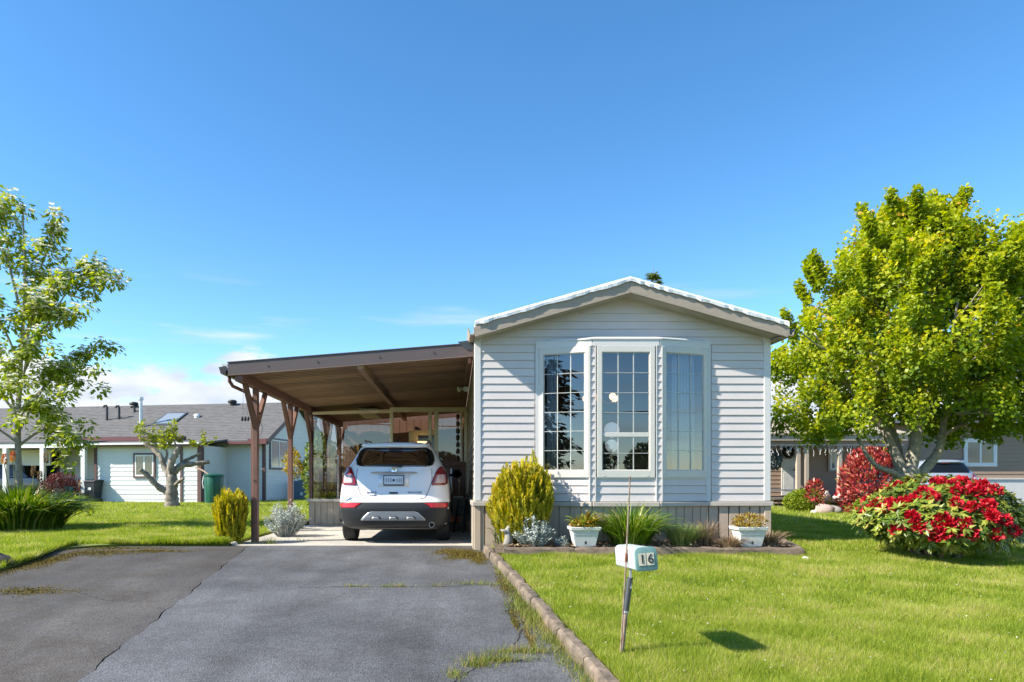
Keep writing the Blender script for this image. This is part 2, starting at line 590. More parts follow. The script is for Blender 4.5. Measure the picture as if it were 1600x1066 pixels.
def asphalt(name, c, warm):
    m = bpy.data.materials.new(name)
    m.use_nodes = True
    t = m.node_tree
    b = t.nodes['Principled BSDF']
    b.inputs['Roughness'].default_value = 0.85
    b.inputs['Specular IOR Level'].default_value = 0.35
    tc_ = t.nodes.new('ShaderNodeTexCoord')
    def noise(s, d=4, r=0.6):
        n = t.nodes.new('ShaderNodeTexNoise')
        n.inputs['Scale'].default_value = s
        n.inputs['Detail'].default_value = d
        n.inputs['Roughness'].default_value = r
        t.links.new(tc_.outputs['Object'], n.inputs['Vector'])
        return n.outputs['Fac']
    def ramp(f, a, b_, pa, pb):
        r = t.nodes.new('ShaderNodeValToRGB')
        r.color_ramp.elements[0].position = pa
        r.color_ramp.elements[1].position = pb
        r.color_ramp.elements[0].color = (*a, 1)
        r.color_ramp.elements[1].color = (*b_, 1)
        t.links.new(f, r.inputs[0])
        return r.outputs[0]
    def mixc(kind, a, b_, f):
        n = t.nodes.new('ShaderNodeMix')
        n.data_type = 'RGBA'
        n.blend_type = kind
        n.clamp_factor = True
        if hasattr(f, 'node'): t.links.new(f, n.inputs[0])
        else: n.inputs[0].default_value = f
        t.links.new(a, n.inputs[6])
        t.links.new(b_, n.inputs[7])
        return n.outputs[2]
    c = np.array(c)
    base = ramp(noise(0.55, 8, 0.62), c * 0.62, c * 1.28, 0.32, 0.68)
    stain = ramp(noise(1.9, 7, 0.7), np.array(warm), np.array((1, 1, 1)), 0.36, 0.56)
    mpw = t.nodes.new('ShaderNodeMapping')
    mpw.inputs['Scale'].default_value = (2.4, 0.28, 1)
    t.links.new(tc_.outputs['Object'], mpw.inputs[0])
    nw = t.nodes.new('ShaderNodeTexNoise')
    nw.inputs['Scale'].default_value = 1.0
    nw.inputs['Detail'].default_value = 6
    t.links.new(mpw.outputs[0], nw.inputs['Vector'])
    worn = ramp(nw.outputs['Fac'], (0.70, 0.69, 0.68), (1.22, 1.21, 1.19), 0.34, 0.66)
    col = mixc('MULTIPLY', base, stain, 0.8)
    col = mixc('MULTIPLY', col, worn, 0.55)
    vo = t.nodes.new('ShaderNodeTexVoronoi')
    vo.inputs['Scale'].default_value = 85
    t.links.new(tc_.outputs['Object'], vo.inputs['Vector'])
    stone = ramp(vo.outputs['Color'], (0.6, 0.6, 0.6), (1.5, 1.48, 1.43), 0.15, 0.9)
    col = mixc('MULTIPLY', col, stone, 0.75)
    vo2 = t.nodes.new('ShaderNodeTexVoronoi')
    vo2.inputs['Scale'].default_value = 28
    t.links.new(tc_.outputs['Object'], vo2.inputs['Vector'])
    fleck = ramp(vo2.outputs['Distance'], (2.6, 2.5, 2.35), (1, 1, 1), 0.08, 0.16)
    col = mixc('MULTIPLY', col, fleck, 0.55)
    t.links.new(col, b.inputs['Base Color'])
    bp = t.nodes.new('ShaderNodeBump')
    bp.inputs['Strength'].default_value = 0.7
    bp.inputs['Distance'].default_value = 0.006
    t.links.new(vo.outputs['Distance'], bp.inputs['Height'])
    t.links.new(bp.outputs[0], b.inputs['Normal'])
    return m
M_asph = asphalt('asphalt', (0.098, 0.101, 0.112), (0.72, 0.70, 0.68))
M_asph2 = asphalt('asphalt_old', (0.073, 0.069, 0.068), (0.78, 0.68, 0.58))
M_tar = mat('tar_crack', (0.022, 0.02, 0.018), 0.9, 0.3, 20)

# ------------------------------------------------------------------ ground, drive, lawns
rowsY = [-300, -120, -60, -30, -8, 0, 2.0, 2.7, 2.9] + list(np.arange(3.2, 10.1, 0.3)) + [10.2, 12, 16, 22, 30, 50, 100, 300, 1200]
colsX = [-1200, -300, -100, -40, -20, -10, 0, 10, 20, 40, 100, 300, 1200]
g = MB().grid([[(x, y, gz(y) - 0.05) for x in colsX] for y in rowsY]).build('ground', M_turf, fixn=False, smooth='all')
tag(g, 'wide green grassy ground under the houses and yards', 'ground', kind='structure')
rd = MB().grid([[(x, y, gz(y) - 0.03) for x in (-200, 0, 200)] for y in (-6, -2, 2.0)]).build('road', M_asph2, fixn=False)
tag(rd, 'grey asphalt road in front of the yards', 'road', kind='structure')

random.seed(4)
DR = [(y, -5.62 + (0.5 if y > 10.2 else 0.12 * math.sin(y * 1.7)), -2.51 - 0.61 * (y - 4.52) / 5.9, 0.40 + 0.52 * (9.75 - y) / 5.25) for y in list(np.arange(2.0, 10.41, 0.06)) + [10.45]]
jit = [0.012 * math.sin(i * 0.31) + 0.010 * math.sin(i * 0.83 + 1) + random.uniform(-0.007, 0.007) for i in range(len(DR))]
def strip(name, m, a, b, sink=0.0):
    rows = []
    for i, d in enumerate(DR):
        x0, x1 = a(d, jit[i]), b(d, jit[i])
        z = gz(d[0]) + sink
        rows.append([(x0, d[0], z - 0.06)] + [(x0 + (x1 - x0) * k / 6, d[0], z) for k in range(7)] + [(x1, d[0], z - 0.06)])
    return MB().grid(rows).build(name, m, fixn=False)
d1 = strip('driveway', M_asph2, lambda d, j: d[1], lambda d, j: d[2] + j - 0.001 - 0.010 * max(0, math.sin(d[0] * 5.3) + 0.35))
tag(d1, 'older brownish asphalt strip of the driveway beside the grass', 'driveway', kind='structure')
d2 = strip('driveway', M_asph, lambda d, j: d[2] + j + 0.001, lambda d, j: d[3])
tag(d2, 'blue grey asphalt driveway leading into the carport', 'driveway', kind='structure')
d3 = strip('driveway_joint', M_tar, lambda d, j: d[2] + j - 0.03, lambda d, j: d[2] + j + 0.03, -0.018)
tag(d3, 'dark tarry joint between the two strips of asphalt', 'joint', kind='structure')
# concrete floor of the carport
sl = MB()
sl.prism([(-3.42, 10.45), (0.34, 10.45), (0.34, 15.0), (-3.42, 15.0)], 'z', -0.2, 0.006)
so = sl.build('carport_floor', M_conc)
tag(so, 'pale concrete floor slab under the carport roof', 'floor slab', kind='structure')

def sheet(name, m, poly_rows, label, z):
    """raised turf: rows of (y, x0, x1)"""
    rows = []
    for y, x0, x1 in poly_rows:
        k = 16
        zz = gz(y) + z
        rows.append([(x0, y, zz - 0.12)] + [(x0 + (x1 - x0) * i / k, y, zz) for i in range(k + 1)] + [(x1, y, zz - 0.12)])
    first = [(p[0], p[1], p[2] - 0.12) for p in rows[0]]
    o = MB().grid([first] + rows).build(name, m, fixn=False)
    return tag(o, label, 'lawn', kind='structure')
edgeX = lambda y: 0.40 + 0.52 * (9.75 - y) / 5.25 + 0.07
sheet('lawn', M_turf, [(y, edgeX(y), 26.0) for y in np.arange(2.3, 9.71, 0.3)] + [(9.8, edgeX(9.7), 26), (12, 4.4, 26), (20, 4.4, 26), (60, 4.4, 26)],
      'front lawn of long bright green grass around the mailbox', LAWN_R)
sheet('lawn', M_turf, [(y, -30, -5.66 + 0.12 * math.sin(y * 1.7)) for y in np.arange(2.3, 10.0, 0.3)] + [(10.25, -30, -5.4), (10.42, -30, -5.15), (10.46, -30, -3.5), (14, -30, -3.48), (20, -30, -3.48), (60, -30, -3.48)],
      'side lawn with short grass between the driveway and the white neighbour', LAWN_L)

# grass blades, thick where the camera stands close
M_grass = leafmat('grass_blade', [(0.0, (0.11, 0.18, 0.018)), (0.3, (0.25, 0.33, 0.030)), (0.6, (0.36, 0.43, 0.045)), (0.85, (0.46, 0.49, 0.08)), (1.0, (0.58, 0.47, 0.24))], 0.45, 0.5, patch=0.75, pscale=1.6)
rg = np.random.default_rng(11)
def in_view(X, Y, margin=1.3):
    u = CX + F * X / Y
    return (u > -margin * F / Y - 10) & (u < 1610 + margin * F / Y)
def scatter(n, x0, x1, y0, y1, ok):
    X = rg.uniform(x0, x1, n)
    Y = rg.uniform(y0, y1, n)
    k = ok(X, Y) & in_view(X, Y)
    return X[k], Y[k]
bed = lambda X, Y: (X > 0.5) & (X < 4.55) & (Y > 8.82)
okR = lambda X, Y: (X > 0.40 + 0.52 * (9.75 - Y) / 5.25 + 0.10) & ~bed(X, Y) & ~((X < 4.55) & (Y > 9.8))
def lawn(name, label, parts, zoff):
    """one mass of blades made of zones: n, x0, x1, y0, y1, height, width"""
    Xs, Ys, Hs, Ws = [], [], [], []
    for n, x0, x1, y0, y1, h, wd, ok in parts:
        X, Y = scatter(n, x0, x1, y0, y1, ok)
        tuft = 0.75 + 0.5 * (np.sin(X * 5.1 + 1.3 * np.sin(Y * 3.7)) * np.sin(Y * 6.3 + X * 2.2) * 0.5 + 0.5)
        Xs.append(X); Ys.append(Y)
        Hs.append(h * rg.uniform(0.55, 1.25, len(X)) * tuft)
        Ws.append(np.full(len(X), wd) * rg.uniform(0.7, 1.2, len(X)))
    X, Y, H, W = map(np.concatenate, (Xs, Ys, Hs, Ws))
    o = blades(name, X, Y, gz(Y) + zoff - 0.004, H, W, M_grass, 5, lean=0.62)
    return tag(o, label, 'grass', kind='stuff')
lawn('grass', 'bright green uncut grass of the front lawn', [
    (420000, 0.4, 5.4, 4.0, 6.2, 0.070, 0.0052, okR),
    (330000, 0.4, 8.5, 6.2, 9.0, 0.070, 0.0065, okR),
    (210000, 4.3, 13, 9.0, 13.5, 0.075, 0.010, okR),
    (90000, 4.6, 21, 13.5, 24, 0.08, 0.018, okR),
    (7000, 0.5, 4.6, 8.74, 8.80, 0.08, 0.006, okR)], LAWN_R)
okL = lambda X, Y: (X < -5.62 + 0.12 * np.sin(Y * 1.7)) | ((Y > 10.44) & (X < -3.5))
okL2 = lambda X, Y: okL(X, Y) & ~((X < -5.15) & (X > -5.62) & (Y < 10.4))
lawn('grass', 'short green grass of the side lawn by the carport', [
    (150000, -9.5, -3.5, 7.5, 12.5, 0.075, 0.008, okL2),
    (120000, -14, -3.5, 12.5, 19, 0.07, 0.012, okL2),
    (90000, -21, -3.5, 19, 32, 0.075, 0.02, okL2),
    (26000, -5.9, -5.55, 7.5, 10.3, 0.10, 0.008, lambda X, Y: np.abs(X - (-5.64 + 0.12 * np.sin(Y * 1.7))) < 0.05),
    (14000, -5.3, -3.5, 10.40, 10.50, 0.09, 0.008, lambda X, Y: X < -3.5)], LAWN_L)

# daisies and clover heads dotted through the lawn
n = 420
X, Y = scatter(n * 2, 0.8, 9.0, 4.2, 9.5, okR)
P = np.column_stack([X, Y, gz(Y) + LAWN_R + rg.uniform(0.03, 0.06, len(X))])
PP = np.repeat(P, 5, 0)
AA = np.column_stack([rg.normal(size=(len(PP), 2)), rg.uniform(0.1, 0.5, len(PP))])
dz_ = leaves('daisies', PP, AA, np.tile([0, 0, 1.0], (len(PP), 1)), 0.011, 0.009, leafmat('daisy', [(0.0, (0.6, 0.58, 0.5)), (1.0, (0.75, 0.74, 0.7))], 0.2), None, rg.uniform(0, 1, len(PP)))
tag(dz_, 'tiny white daisies dotted through the front lawn', 'flowers', kind='stuff')
# hairline cracks in the asphalt
def crack(label, pts, wd, seed):
    rq = random.Random(seed)
    P = []
    for (a, b), (c, d) in zip(pts, pts[1:]):
        k_ = max(2, int(math.hypot(c - a, d - b) / 0.05))
        for i in range(k_):
            P.append((a + (c - a) * i / k_ + rq.uniform(-0.012, 0.012), b + (d - b) * i / k_ + rq.uniform(-0.014, 0.014)))
    P.append(pts[-1])
    rows = []
    for i, (x, y) in enumerate(P):
        q = P[min(i + 1, len(P) - 1)]; p = P[max(i - 1, 0)]
        dx, dy = q[0] - p[0], q[1] - p[1]
        l = math.hypot(dx, dy) or 1
        w_ = wd * rq.uniform(0.2, 1.0)
        rows.append([(x - dy / l * w_, y + dx / l * w_, gz(y) + 0.0035), (x + dy / l * w_, y - dx / l * w_, gz(y) + 0.0035)])
    o = MB().grid(rows).build('driveway_crack', M_tar, fixn=False)
    return tag(o, label, 'crack', kind='structure')
crack('thin crack running across the driveway under the weeds', [(-1.7, 7.38), (-1.1, 7.43), (-0.6, 7.42), (-0.1, 7.44), (0.45, 7.52)], 0.006, 1)
crack('crack curving from the kerb into the lower driveway', [(0.46, 6.4), (0.52, 6.05), (0.56, 5.75), (0.45, 5.3), (0.2, 4.95), (-0.02, 4.5)], 0.008, 2)
crack('hairline crack in the old brownish asphalt', [(-5.2, 7.6), (-4.6, 7.3), (-4.1, 7.25), (-3.5, 6.8), (-2.95, 6.75)], 0.004, 3)

# ------------------------------------------------------------------ the mobile home
HX0, HX1, HY, HYB = 0.27, 4.55, 9.88, 24.0
ZCAP, ZS = 0.69, 0.705                      # top of the skirting cap, first siding course
RX, RZ, SL = 2.45, 3.80, 0.284              # ridge line and slope
OV = 0.30                                   # how far the gable roof reaches out
house = thing('mobile_home', 'pale grey vinyl sided mobile home with bay window and low gable roof', 'house', (RX, HY, 0))
def rake(z):
    """wall edge under the roof at height z: half width from the ridge"""
    return (RZ - 0.19 - z) / SL

BAY = [(1.185, HY), (1.93, HY - 0.23), (2.87, HY - 0.23), (3.65, HY)]
ZB0, ZB1 = ZS, 2.99
# backing of the front wall, leaving the bay open
def gable_poly(x0, x1, z0):
    pts = [(x0, z0), (x1, z0)]
    zt = lambda x: RZ - 0.12 - SL * abs(x - RX)
    pts.append((x1, zt(x1)))
    if x0 < RX < x1: pts.append((RX, zt(RX)))
    pts.append((x0, zt(x0)))
    return pts
fw = MB()
fw.prism(gable_poly(HX0 + 0.02, BAY[0][0], 0.0), 'y', HY, HY + 0.1)
fw.prism(gable_poly(BAY[3][0], HX1 - 0.02, 0.0), 'y', HY, HY + 0.1)
fw.prism(gable_poly(BAY[0][0], BAY[3][0], ZB1 - 0.02), 'y', HY, HY + 0.1)
front = fw.build('front_wall', M_siding, house)
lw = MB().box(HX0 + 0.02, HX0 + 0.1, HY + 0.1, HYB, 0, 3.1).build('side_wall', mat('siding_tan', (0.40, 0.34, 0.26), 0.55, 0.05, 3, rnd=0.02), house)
MB().box(HX1 - 0.1, HX1 - 0.02, HY + 0.1, HYB, 0, 3.1).build('side_wall', M_siding, house)
MB().box(HX0 + 0.1, HX1 - 0.1, HYB - 0.1, HYB, 0, 3.1).build('back_wall', M_siding, house)
M_room = mat('room_wall', (0.17, 0.15, 0.13), 0.8, 0.05, 3)
MB().box(HX0 + 0.11, HX1 - 0.11, 14.0, 14.06, 0.6, 3.0).build('room_wall', M_room, house)
MB().box(HX0 + 0.11, HX1 - 0.11, HY + 0.11, 14.0, 0.55, 0.62).build('room_floor', mat('room_carpet', (0.16, 0.12, 0.10), 0.95), house)
MB().box(HX0 + 0.11, HX1 - 0.11, HY + 0.11, 14.0, 2.92, 2.96).build('room_ceiling', M_room, house)

EXPO = 0.113
BP = [(0.002, 0.0), (-0.015, 0.0), (-0.018, 0.004), (-0.017, 0.012), (-0.006, EXPO - 0.004), (0.002, EXPO)]
def board(parent, xa0, xb0, xa1, xb1, z0, hgt, y=HY, m=M_siding, M=None):
    """one lap board: its ends run from xa0..xb0 at the foot to xa1..xb1 at the head"""
    vs, n = [], len(BP)
    for side in (0, 1):
        for dy, dz in BP:
            t = min(dz, hgt) / EXPO
            x = (xa0 + (xa1 - xa0) * t) if side == 0 else (xb0 + (xb1 - xb0) * t)
            vs.append((x, y + dy, z0 + min(dz, hgt)))
    fs = [tuple(range(n)), tuple(reversed(range(n, 2 * n)))] + [(i, n + i, n + (i + 1) % n, (i + 1) % n) for i in range(n)]
    return MB(M).add(vs, fs).build('siding_board', m, parent)
CB = 0.095      # width of the corner posts
k = 0
z = ZS
while z < RZ - 0.30:
    h = EXPO
    lim0, lim1 = rake(z), rake(z + h)
    spans = [(HX0 + CB, BAY[0][0] - 0.05), (BAY[3][0] + 0.05, HX1 - CB)] if z + h * 0.5 < ZB1 + 0.02 else [(HX0 + CB, HX1 - CB)]
    for a, b in spans:
        a0, b0, a1, b1 = max(a, RX - lim0), min(b, RX + lim0), max(a, RX - lim1), min(b, RX + lim1)
        if b1 - a1 > 2.2:         # long courses are lapped once, at a different place each time
            xm_ = a1 + (b1 - a1) * (0.5 + 0.22 * math.sin(k * 2.4))
            board(front, a0, xm_ + 0.02, a1, xm_ + 0.02, z, h)
            board(front, xm_, b0, xm_, b1, z, h, HY - 0.003)
        elif b1 - a1 > 0.05:
            board(front, a0, b0, a1, b1, z, h)
    k += 1
    z += EXPO
# side wall seen in the carport
My = Matrix.Rotation(-PI / 2, 4, 'Z')
z = ZS
while z < 3.0:
    # local x runs along -Y of the world, so the boards face the carport
    Mx = Matrix.Translation((HX0 + 0.02, 0, 0)) @ My
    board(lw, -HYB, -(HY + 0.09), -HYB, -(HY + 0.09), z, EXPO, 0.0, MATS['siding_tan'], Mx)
    z += EXPO
for x0, x1 in ((HX0, HX0 + CB), (HX1 - CB, HX1)):
    MB().box(x0, x1, HY - 0.024, HY + 0.09, ZS + 0.005, 3.08 if x0 < 1 else 3.10).build('corner_post', M_trimw, house, bevel=0.006)
# roof: two slabs, fascia boards, gutters
RYF, RXL, RXR = HY - OV, 0.27, 4.66
def rz(x): return RZ - SL * abs(x - RX)
for xa, xb in ((RXL, RX), (RX, RXR)):
    s = MB().prism([(xa, rz(xa)), (xb, rz(xb)), (xb, rz(xb) + 0.05), (xa, rz(xa) + 0.05)], 'y', RYF - 0.03, HYB + 0.3)
    s.build('roof_panel', M_roofw, house, bevel=0.012, seg=2)
    # crinkled edge flashing along the verge
    random.seed(int(xa * 10))
    n = 34
    rows = []
    for i in range(n + 1):
        x = xa + (xb - xa) * i / n
        e = random.uniform(-0.006, 0.006)
        rows.append([(x, RYF - 0.034 + e, rz(x) + 0.06), (x, RYF - 0.05 + e, rz(x) + 0.03 + e), (x, RYF - 0.046 + e, rz(x) - 0.012 + e * 2)])
    MB().grid(rows).build('verge_flashing', M_roofw, house)
    f = MB().prism([(xa, rz(xa) - 0.165), (xb, rz(xb) - 0.165), (xb, rz(xb)), (xa, rz(xa))], 'y', RYF - 0.02, RYF + 0.025)
    f.build('fascia_board', M_taupe, house, bevel=0.004)
    MB().prism([(xa + 0.0, rz(xa) - 0.155), (xb, rz(xb) - 0.155), (xb, rz(xb) - 0.12), (xa, rz(xa) - 0.12)], 'y', RYF + 0.026, HY + 0.0).build('soffit', mat('soffit_tan', (0.42, 0.38, 0.31), 0.6, 0.05), house)
gp = [(0, 0), (0.07, 0), (0.10, 0.10), (0.085, 0.10), (0.06, 0.015), (0.015, 0.015), (0.015, 0.11), (0, 0.11)]
MB().prism([(RXR + 0.001 + a, rz(RXR) - 0.14 + b) for a, b in gp], 'y', RYF - 0.02, HYB).build('gutter', M_taupe, house)
MB().prism([(RXL - 0.001 - a, rz(RXL) - 0.14 + b) for a, b in gp], 'y', RYF - 0.02, HYB).build('gutter', M_taupe, house)
for s_, xe in ((-1, RXL), (1, RXR)):
    xe2 = HX0 if s_ < 0 else HX1
    MB().box(min(xe, xe2) - (0.0 if s_ > 0 else 0.002), max(xe, xe2) + 0.002, RYF + 0.03, HYB, rz(xe) - 0.17, rz(xe) - 0.145).build('eave_soffit', M_taupe, house)

# bay window: three facets, each with a window, panelling below and posts between
def facet(p, q):
    p, q = Vector((*p, 0)), Vector((*q, 0))
    d = (q - p).normalized()
    M = Matrix.Identity(4)
    M.col[0] = (*d, 0)
    M.col[1] = (*Vector((-d.y, d.x, 0)), 0)
    M.col[3] = (*p, 1)
    return M, (q - p).length
MULL = mat('muntin_white', (0.52, 0.53, 0.50), 0.4, 0.02)
def bay_window(M, x0, x1, z0, z1, cols, rows, split=None, fwid=0.06):
    fr = MB(M)
    d0, d1 = -0.035, 0.03
    fr.box(x0, x0 + fwid, d0, d1, z0, z1).box(x1 - fwid, x1, d0, d1, z0, z1)
    fr.box(x0 + fwid, x1 - fwid, d0, d1, z1 - 0.085, z1).box(x0 + fwid, x1 - fwid, d0, d1, z0, z0 + 0.10)
    # stepped inner lip
    a, b, c, e = x0 + fwid, x1 - fwid, z0 + 0.10, z1 - 0.085
    for q in ((a, a + 0.012, c, e), (b - 0.012, b, c, e), (a + 0.012, b - 0.012, e - 0.012, e), (a + 0.012, b - 0.012, c, c + 0.012)):
        fr.box(q[0], q[1], d0 + 0.012, d1 - 0.01, q[2], q[3])
    win = fr.build('window', M_frame, house, bevel=0.003)
    a, b, c, e = a + 0.012, b - 0.012, c + 0.012, e - 0.012
    zs = [(c, e)]
    if split:
        MB(M).box(a, b, d0 + 0.012, d1 - 0.012, split - 0.03, split + 0.03).build('meeting_rail', M_frame, win, bevel=0.003)
        zs = [(c, split - 0.03), (split + 0.03, e)]
    for za, zb in zs:
        MB(M).quad((a, -0.012, za), (b, -0.012, za), (b, -0.012, zb), (a, -0.012, zb)).build('pane', M_glass, win, fixn=False)
        nr = max(1, round((zb - za) / ((e - c) / rows)))
        for i in range(1, cols):
            x = a + (b - a) * i / cols
            MB(M).box(x - 0.006, x + 0.006, -0.020, -0.013, za, zb).build('muntin', MULL, win)
        for i in range(1, nr):
            zz = za + (zb - za) * i / nr
            MB(M).box(a, b, -0.0235, -0.0205, zz - 0.0035, zz + 0.0035).build('muntin', MULL, win)
    # two small weep covers on the sill
    for x in (x0 + 0.10, x1 - 0.10):
        MB(M).box(x - 0.014, x + 0.014, d0 - 0.004, d0, z0 + 0.022, z0 + 0.030).build('weep_cover', M_trimw, win)
    return win
FAC = [facet(BAY[0], BAY[1]), facet(BAY[1], BAY[2]), facet(BAY[2], BAY[3])]
ZW0, ZW1 = 1.045, 2.90
for i, (M, L) in enumerate(FAC):
    a, b = (0.035, L - 0.045) if i == 0 else (0.062, L - 0.062) if i == 1 else (0.045, L - 0.035)
    bay_window(M, a, b, ZW0, ZW1, 3, 6, 1.65 if i == 1 else None, 0.07 if i == 1 else 0.055)
    z = ZS
    while z < ZW0 - 0.01:
        board(front, a - 0.02, b + 0.02, a - 0.02, b + 0.02, z, min(EXPO, ZW0 - z), 0.0, M_siding, M)
        z += EXPO
    MB(M).box(0.0, L, 0.004, 0.06, ZS, ZW0).build('bay_backing', M_siding, house)
    MB(M).box(-0.0, L, -0.03, 0.05, ZW1, ZB1).build('bay_head', M_trimw, house, bevel=0.004)
    MB(M).box(a - 0.03, b + 0.03, -0.022, 0.0, ZW0 - 0.016, ZW0).build('sill_trim', M_trimw, house)
# the posts at the two front corners wear short laps of siding
for i in (1, 2):
    x, y = BAY[i]
    s_ = 1 if i == 1 else -1
    MB().box(x - 0.03, x + 0.03, y - 0.012, y + 0.05, ZS, ZW1).build('bay_post', M_siding, house)
    z = ZS
    while z < ZW1 - 0.05:
        a = x - 0.045 if i == 1 else x - 0.045
        vs = []
        board(front, x - 0.032, x + 0.032, x - 0.027, x + 0.027, z, EXPO, y - 0.012, M_siding)
        z += EXPO
    for xx in (x - 0.040, x + 0.040):
        MB().box(xx - 0.007, xx + 0.007, y - 0.034, y + 0.02, ZS, ZW1).build('corner_trim', M_trimw, house)
for x in (BAY[0][0], BAY[3][0]):
    MB().box(x - 0.03, x + 0.03, HY - 0.026, HY + 0.004, ZS, ZB1 + 0.03).build('corner_trim', M_trimw, house)
# small hipped lid over the bay
ld = MB()
o_ = 0.04
low = [(BAY[0][0] - o_, HY), (BAY[1][0] - o_, BAY[1][1] - o_), (BAY[2][0] + o_, BAY[2][1] - o_), (BAY[3][0] + o_, HY)]
top = [(BAY[0][0] + 0.05, HY), (BAY[1][0] + 0.03, HY - 0.2), (BAY[2][0] - 0.03, HY - 0.2), (BAY[3][0] - 0.05, HY)]
vs = [(*p, ZB1 + 0.001) for p in low] + [(*p, ZB1 + 0.02) for p in low] + [(*p, ZB1 + 0.05) for p in top]
ld.add(vs, [(0, 1, 2, 3), (0, 1, 5, 4), (1, 2, 6, 5), (2, 3, 7, 6), (4, 5, 9, 8), (5, 6, 10, 9), (6, 7, 11, 10), (8, 9, 10, 11)])
ld.build('bay_lid', M_trimw, house)

# skirting: cap, vertical panels, all round the front and the bay
line = [(HX0 - 0.0, HY), BAY[0], BAY[1], BAY[2], BAY[3], (HX1, HY)]
skirt = MB()
for p, q in zip(line, line[1:]):
    M, L = facet(p, q)
    skirt.m = M
    skirt.box(0, L, 0.0, 0.05, -0.1, ZCAP - 0.06)
skirt = skirt.build('skirting', M_skirt, house)
for j, (p, q) in enumerate(zip(line, line[1:])):
    M, L = facet(p, q)
    MB(M).box(-0.03 if j in (0,) else 0.0, L + (0.03 if j == 4 else 0.0), -0.055, 0.04, ZCAP - 0.055, ZCAP + 0.008).build('skirting_cap', M_cap, house, bevel=0.006)
    n = max(2, round(L / 0.147))
    w_ = L / n
    for i in range(n):
        MB(M).prism([(i * w_ + 0.005, -0.001), (i * w_ + 0.012, -0.016), ((i + 1) * w_ - 0.012, -0.016), ((i + 1) * w_ - 0.005, -0.001)], 'z', -0.05, ZCAP - 0.056).build('skirting_panel', M_skirt, skirt)
for x in (HX0 - 0.004, HX1 - CB + 0.004):
    MB().box(x, x + CB, HY - 0.030, HY + 0.09, -0.1, ZCAP - 0.057).build('skirting_corner', M_skirt, house, bevel=0.005)
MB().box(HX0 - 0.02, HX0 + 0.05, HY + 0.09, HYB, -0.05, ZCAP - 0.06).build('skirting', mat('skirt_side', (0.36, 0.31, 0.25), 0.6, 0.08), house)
MB().box(HX0 - 0.04, HX0 + 0.02, HY + 0.09, HYB, ZCAP - 0.055, ZCAP + 0.004).build('skirting_cap', M_cap, house)

# what shows through the panes
def curtain(name, label, M, x0, x1, z0, z1, m, waves, d=0.12, amp=0.022):
    rows = []
    n = waves * 8
    for zz in (z0, (z0 + z1) / 2, z1):
        rows.append([(x0 + (x1 - x0) * i / n, d + amp * math.sin(i / 8 * 2 * PI) * (1.2 if zz < z1 else 0.7), zz) for i in range(n + 1)])
    o = MB(M).grid(rows).build(name, m, fixn=False, smooth='all')
    so_ = o.modifiers.new('thickness', 'SOLIDIFY'); so_.thickness = 0.004
    return tag(o, label, 'curtain')
M_sheer = mat('sheer_curtain', (0.5, 0.52, 0.56), 0.9, 0.05)
curtain('curtain', 'pleated white curtain in the window facet nearest the maple', FAC[2][0], 0.30, 0.66, 1.1, 2.84, M_sheer, 7)
curtain('curtain', 'narrow white curtain drawn aside behind the window above the golden shrub', FAC[0][0], 0.12, 0.26, 1.1, 2.84, M_sheer, 3)
M_globe = mat('opal_glass', (0.82, 0.84, 0.86), 0.25, 0.02, emit=((0.9, 0.95, 1.0), 0.12))  # faint glow put into the glass in place of daylight, so the globes show
def ball(c, r, n=18):
    return MB().lathe([(max(1e-6, r * math.sin(PI * i / 12)), -r * math.cos(PI * i / 12)) for i in range(13)], c, n)
gl = thing('table_lamp', 'white globe table lamp standing behind the middle bay window', 'lamp', (2.34, HY + 0.35, 1.25))
ball((2.34, HY + 0.35, 1.52), 0.095).build('lower_globe', M_globe, gl, smooth='all')
ball((2.34, HY + 0.35, 1.76), 0.115).build('upper_globe', M_globe, gl, smooth='all')
MB().lathe([(0.07, 1.25), (0.06, 1.30), (0.018, 1.33), (0.018, 1.44)], (2.34, HY + 0.35, 0), 14).build('foot', mat('brass', (0.45, 0.32, 0.12), 0.35, metal=0.9), gl, smooth=True)
MB().box(1.95, 2.80, HY + 0.12, HY + 0.6, 1.19, 1.249).build('side_board', mat('side_board_wood', (0.18, 0.09, 0.05), 0.5, 0.2), None)
sb_ = bpy.data.objects['side_board']
sb_.name = 'window_shelf'
tag(sb_, 'brown wooden shelf behind the lower middle pane', 'shelf')
ch = thing('chandelier', 'hanging lamp with small warm globes deep in the bay room', 'lamp', (2.6, 12.2, 2.92))
mb = MB().cyl((2.6, 12.2, 2.92), (2.6, 12.2, 2.45), 0.012, n=8)
for i in range(5):
    a = i * 2 * PI / 5 + 0.3
    mb.tube([(2.6, 12.2, 2.45), (2.6 + 0.14 * math.cos(a), 12.2 + 0.14 * math.sin(a), 2.37), (2.6 + 0.27 * math.cos(a), 12.2 + 0.27 * math.sin(a), 2.42)], 0.009, 6)
mb.build('arm_frame', MATS['brass'], ch)
M_warm = mat('warm_globe', (0.85, 0.62, 0.45), 0.3, 0.02, emit=((1.0, 0.55, 0.28), 1.4))
for i in range(5):
    a = i * 2 * PI / 5 + 0.3
    ball((2.6 + 0.27 * math.cos(a), 12.2 + 0.27 * math.sin(a), 2.47), 0.062, 12).build('globe', M_warm, ch, smooth='all')

# ------------------------------------------------------------------ carport
CY0, CY1 = 10.10, 19.2
CXL, CXR = -3.40, 0.268
def cz(x): return 2.60 + 0.078 * (x - CXL)          # underside of the roof sheets
cp = thing('carport', 'brown timber carport with sloping metal roof built against the mobile home', 'carport', (-3.2, 11.0, 0))
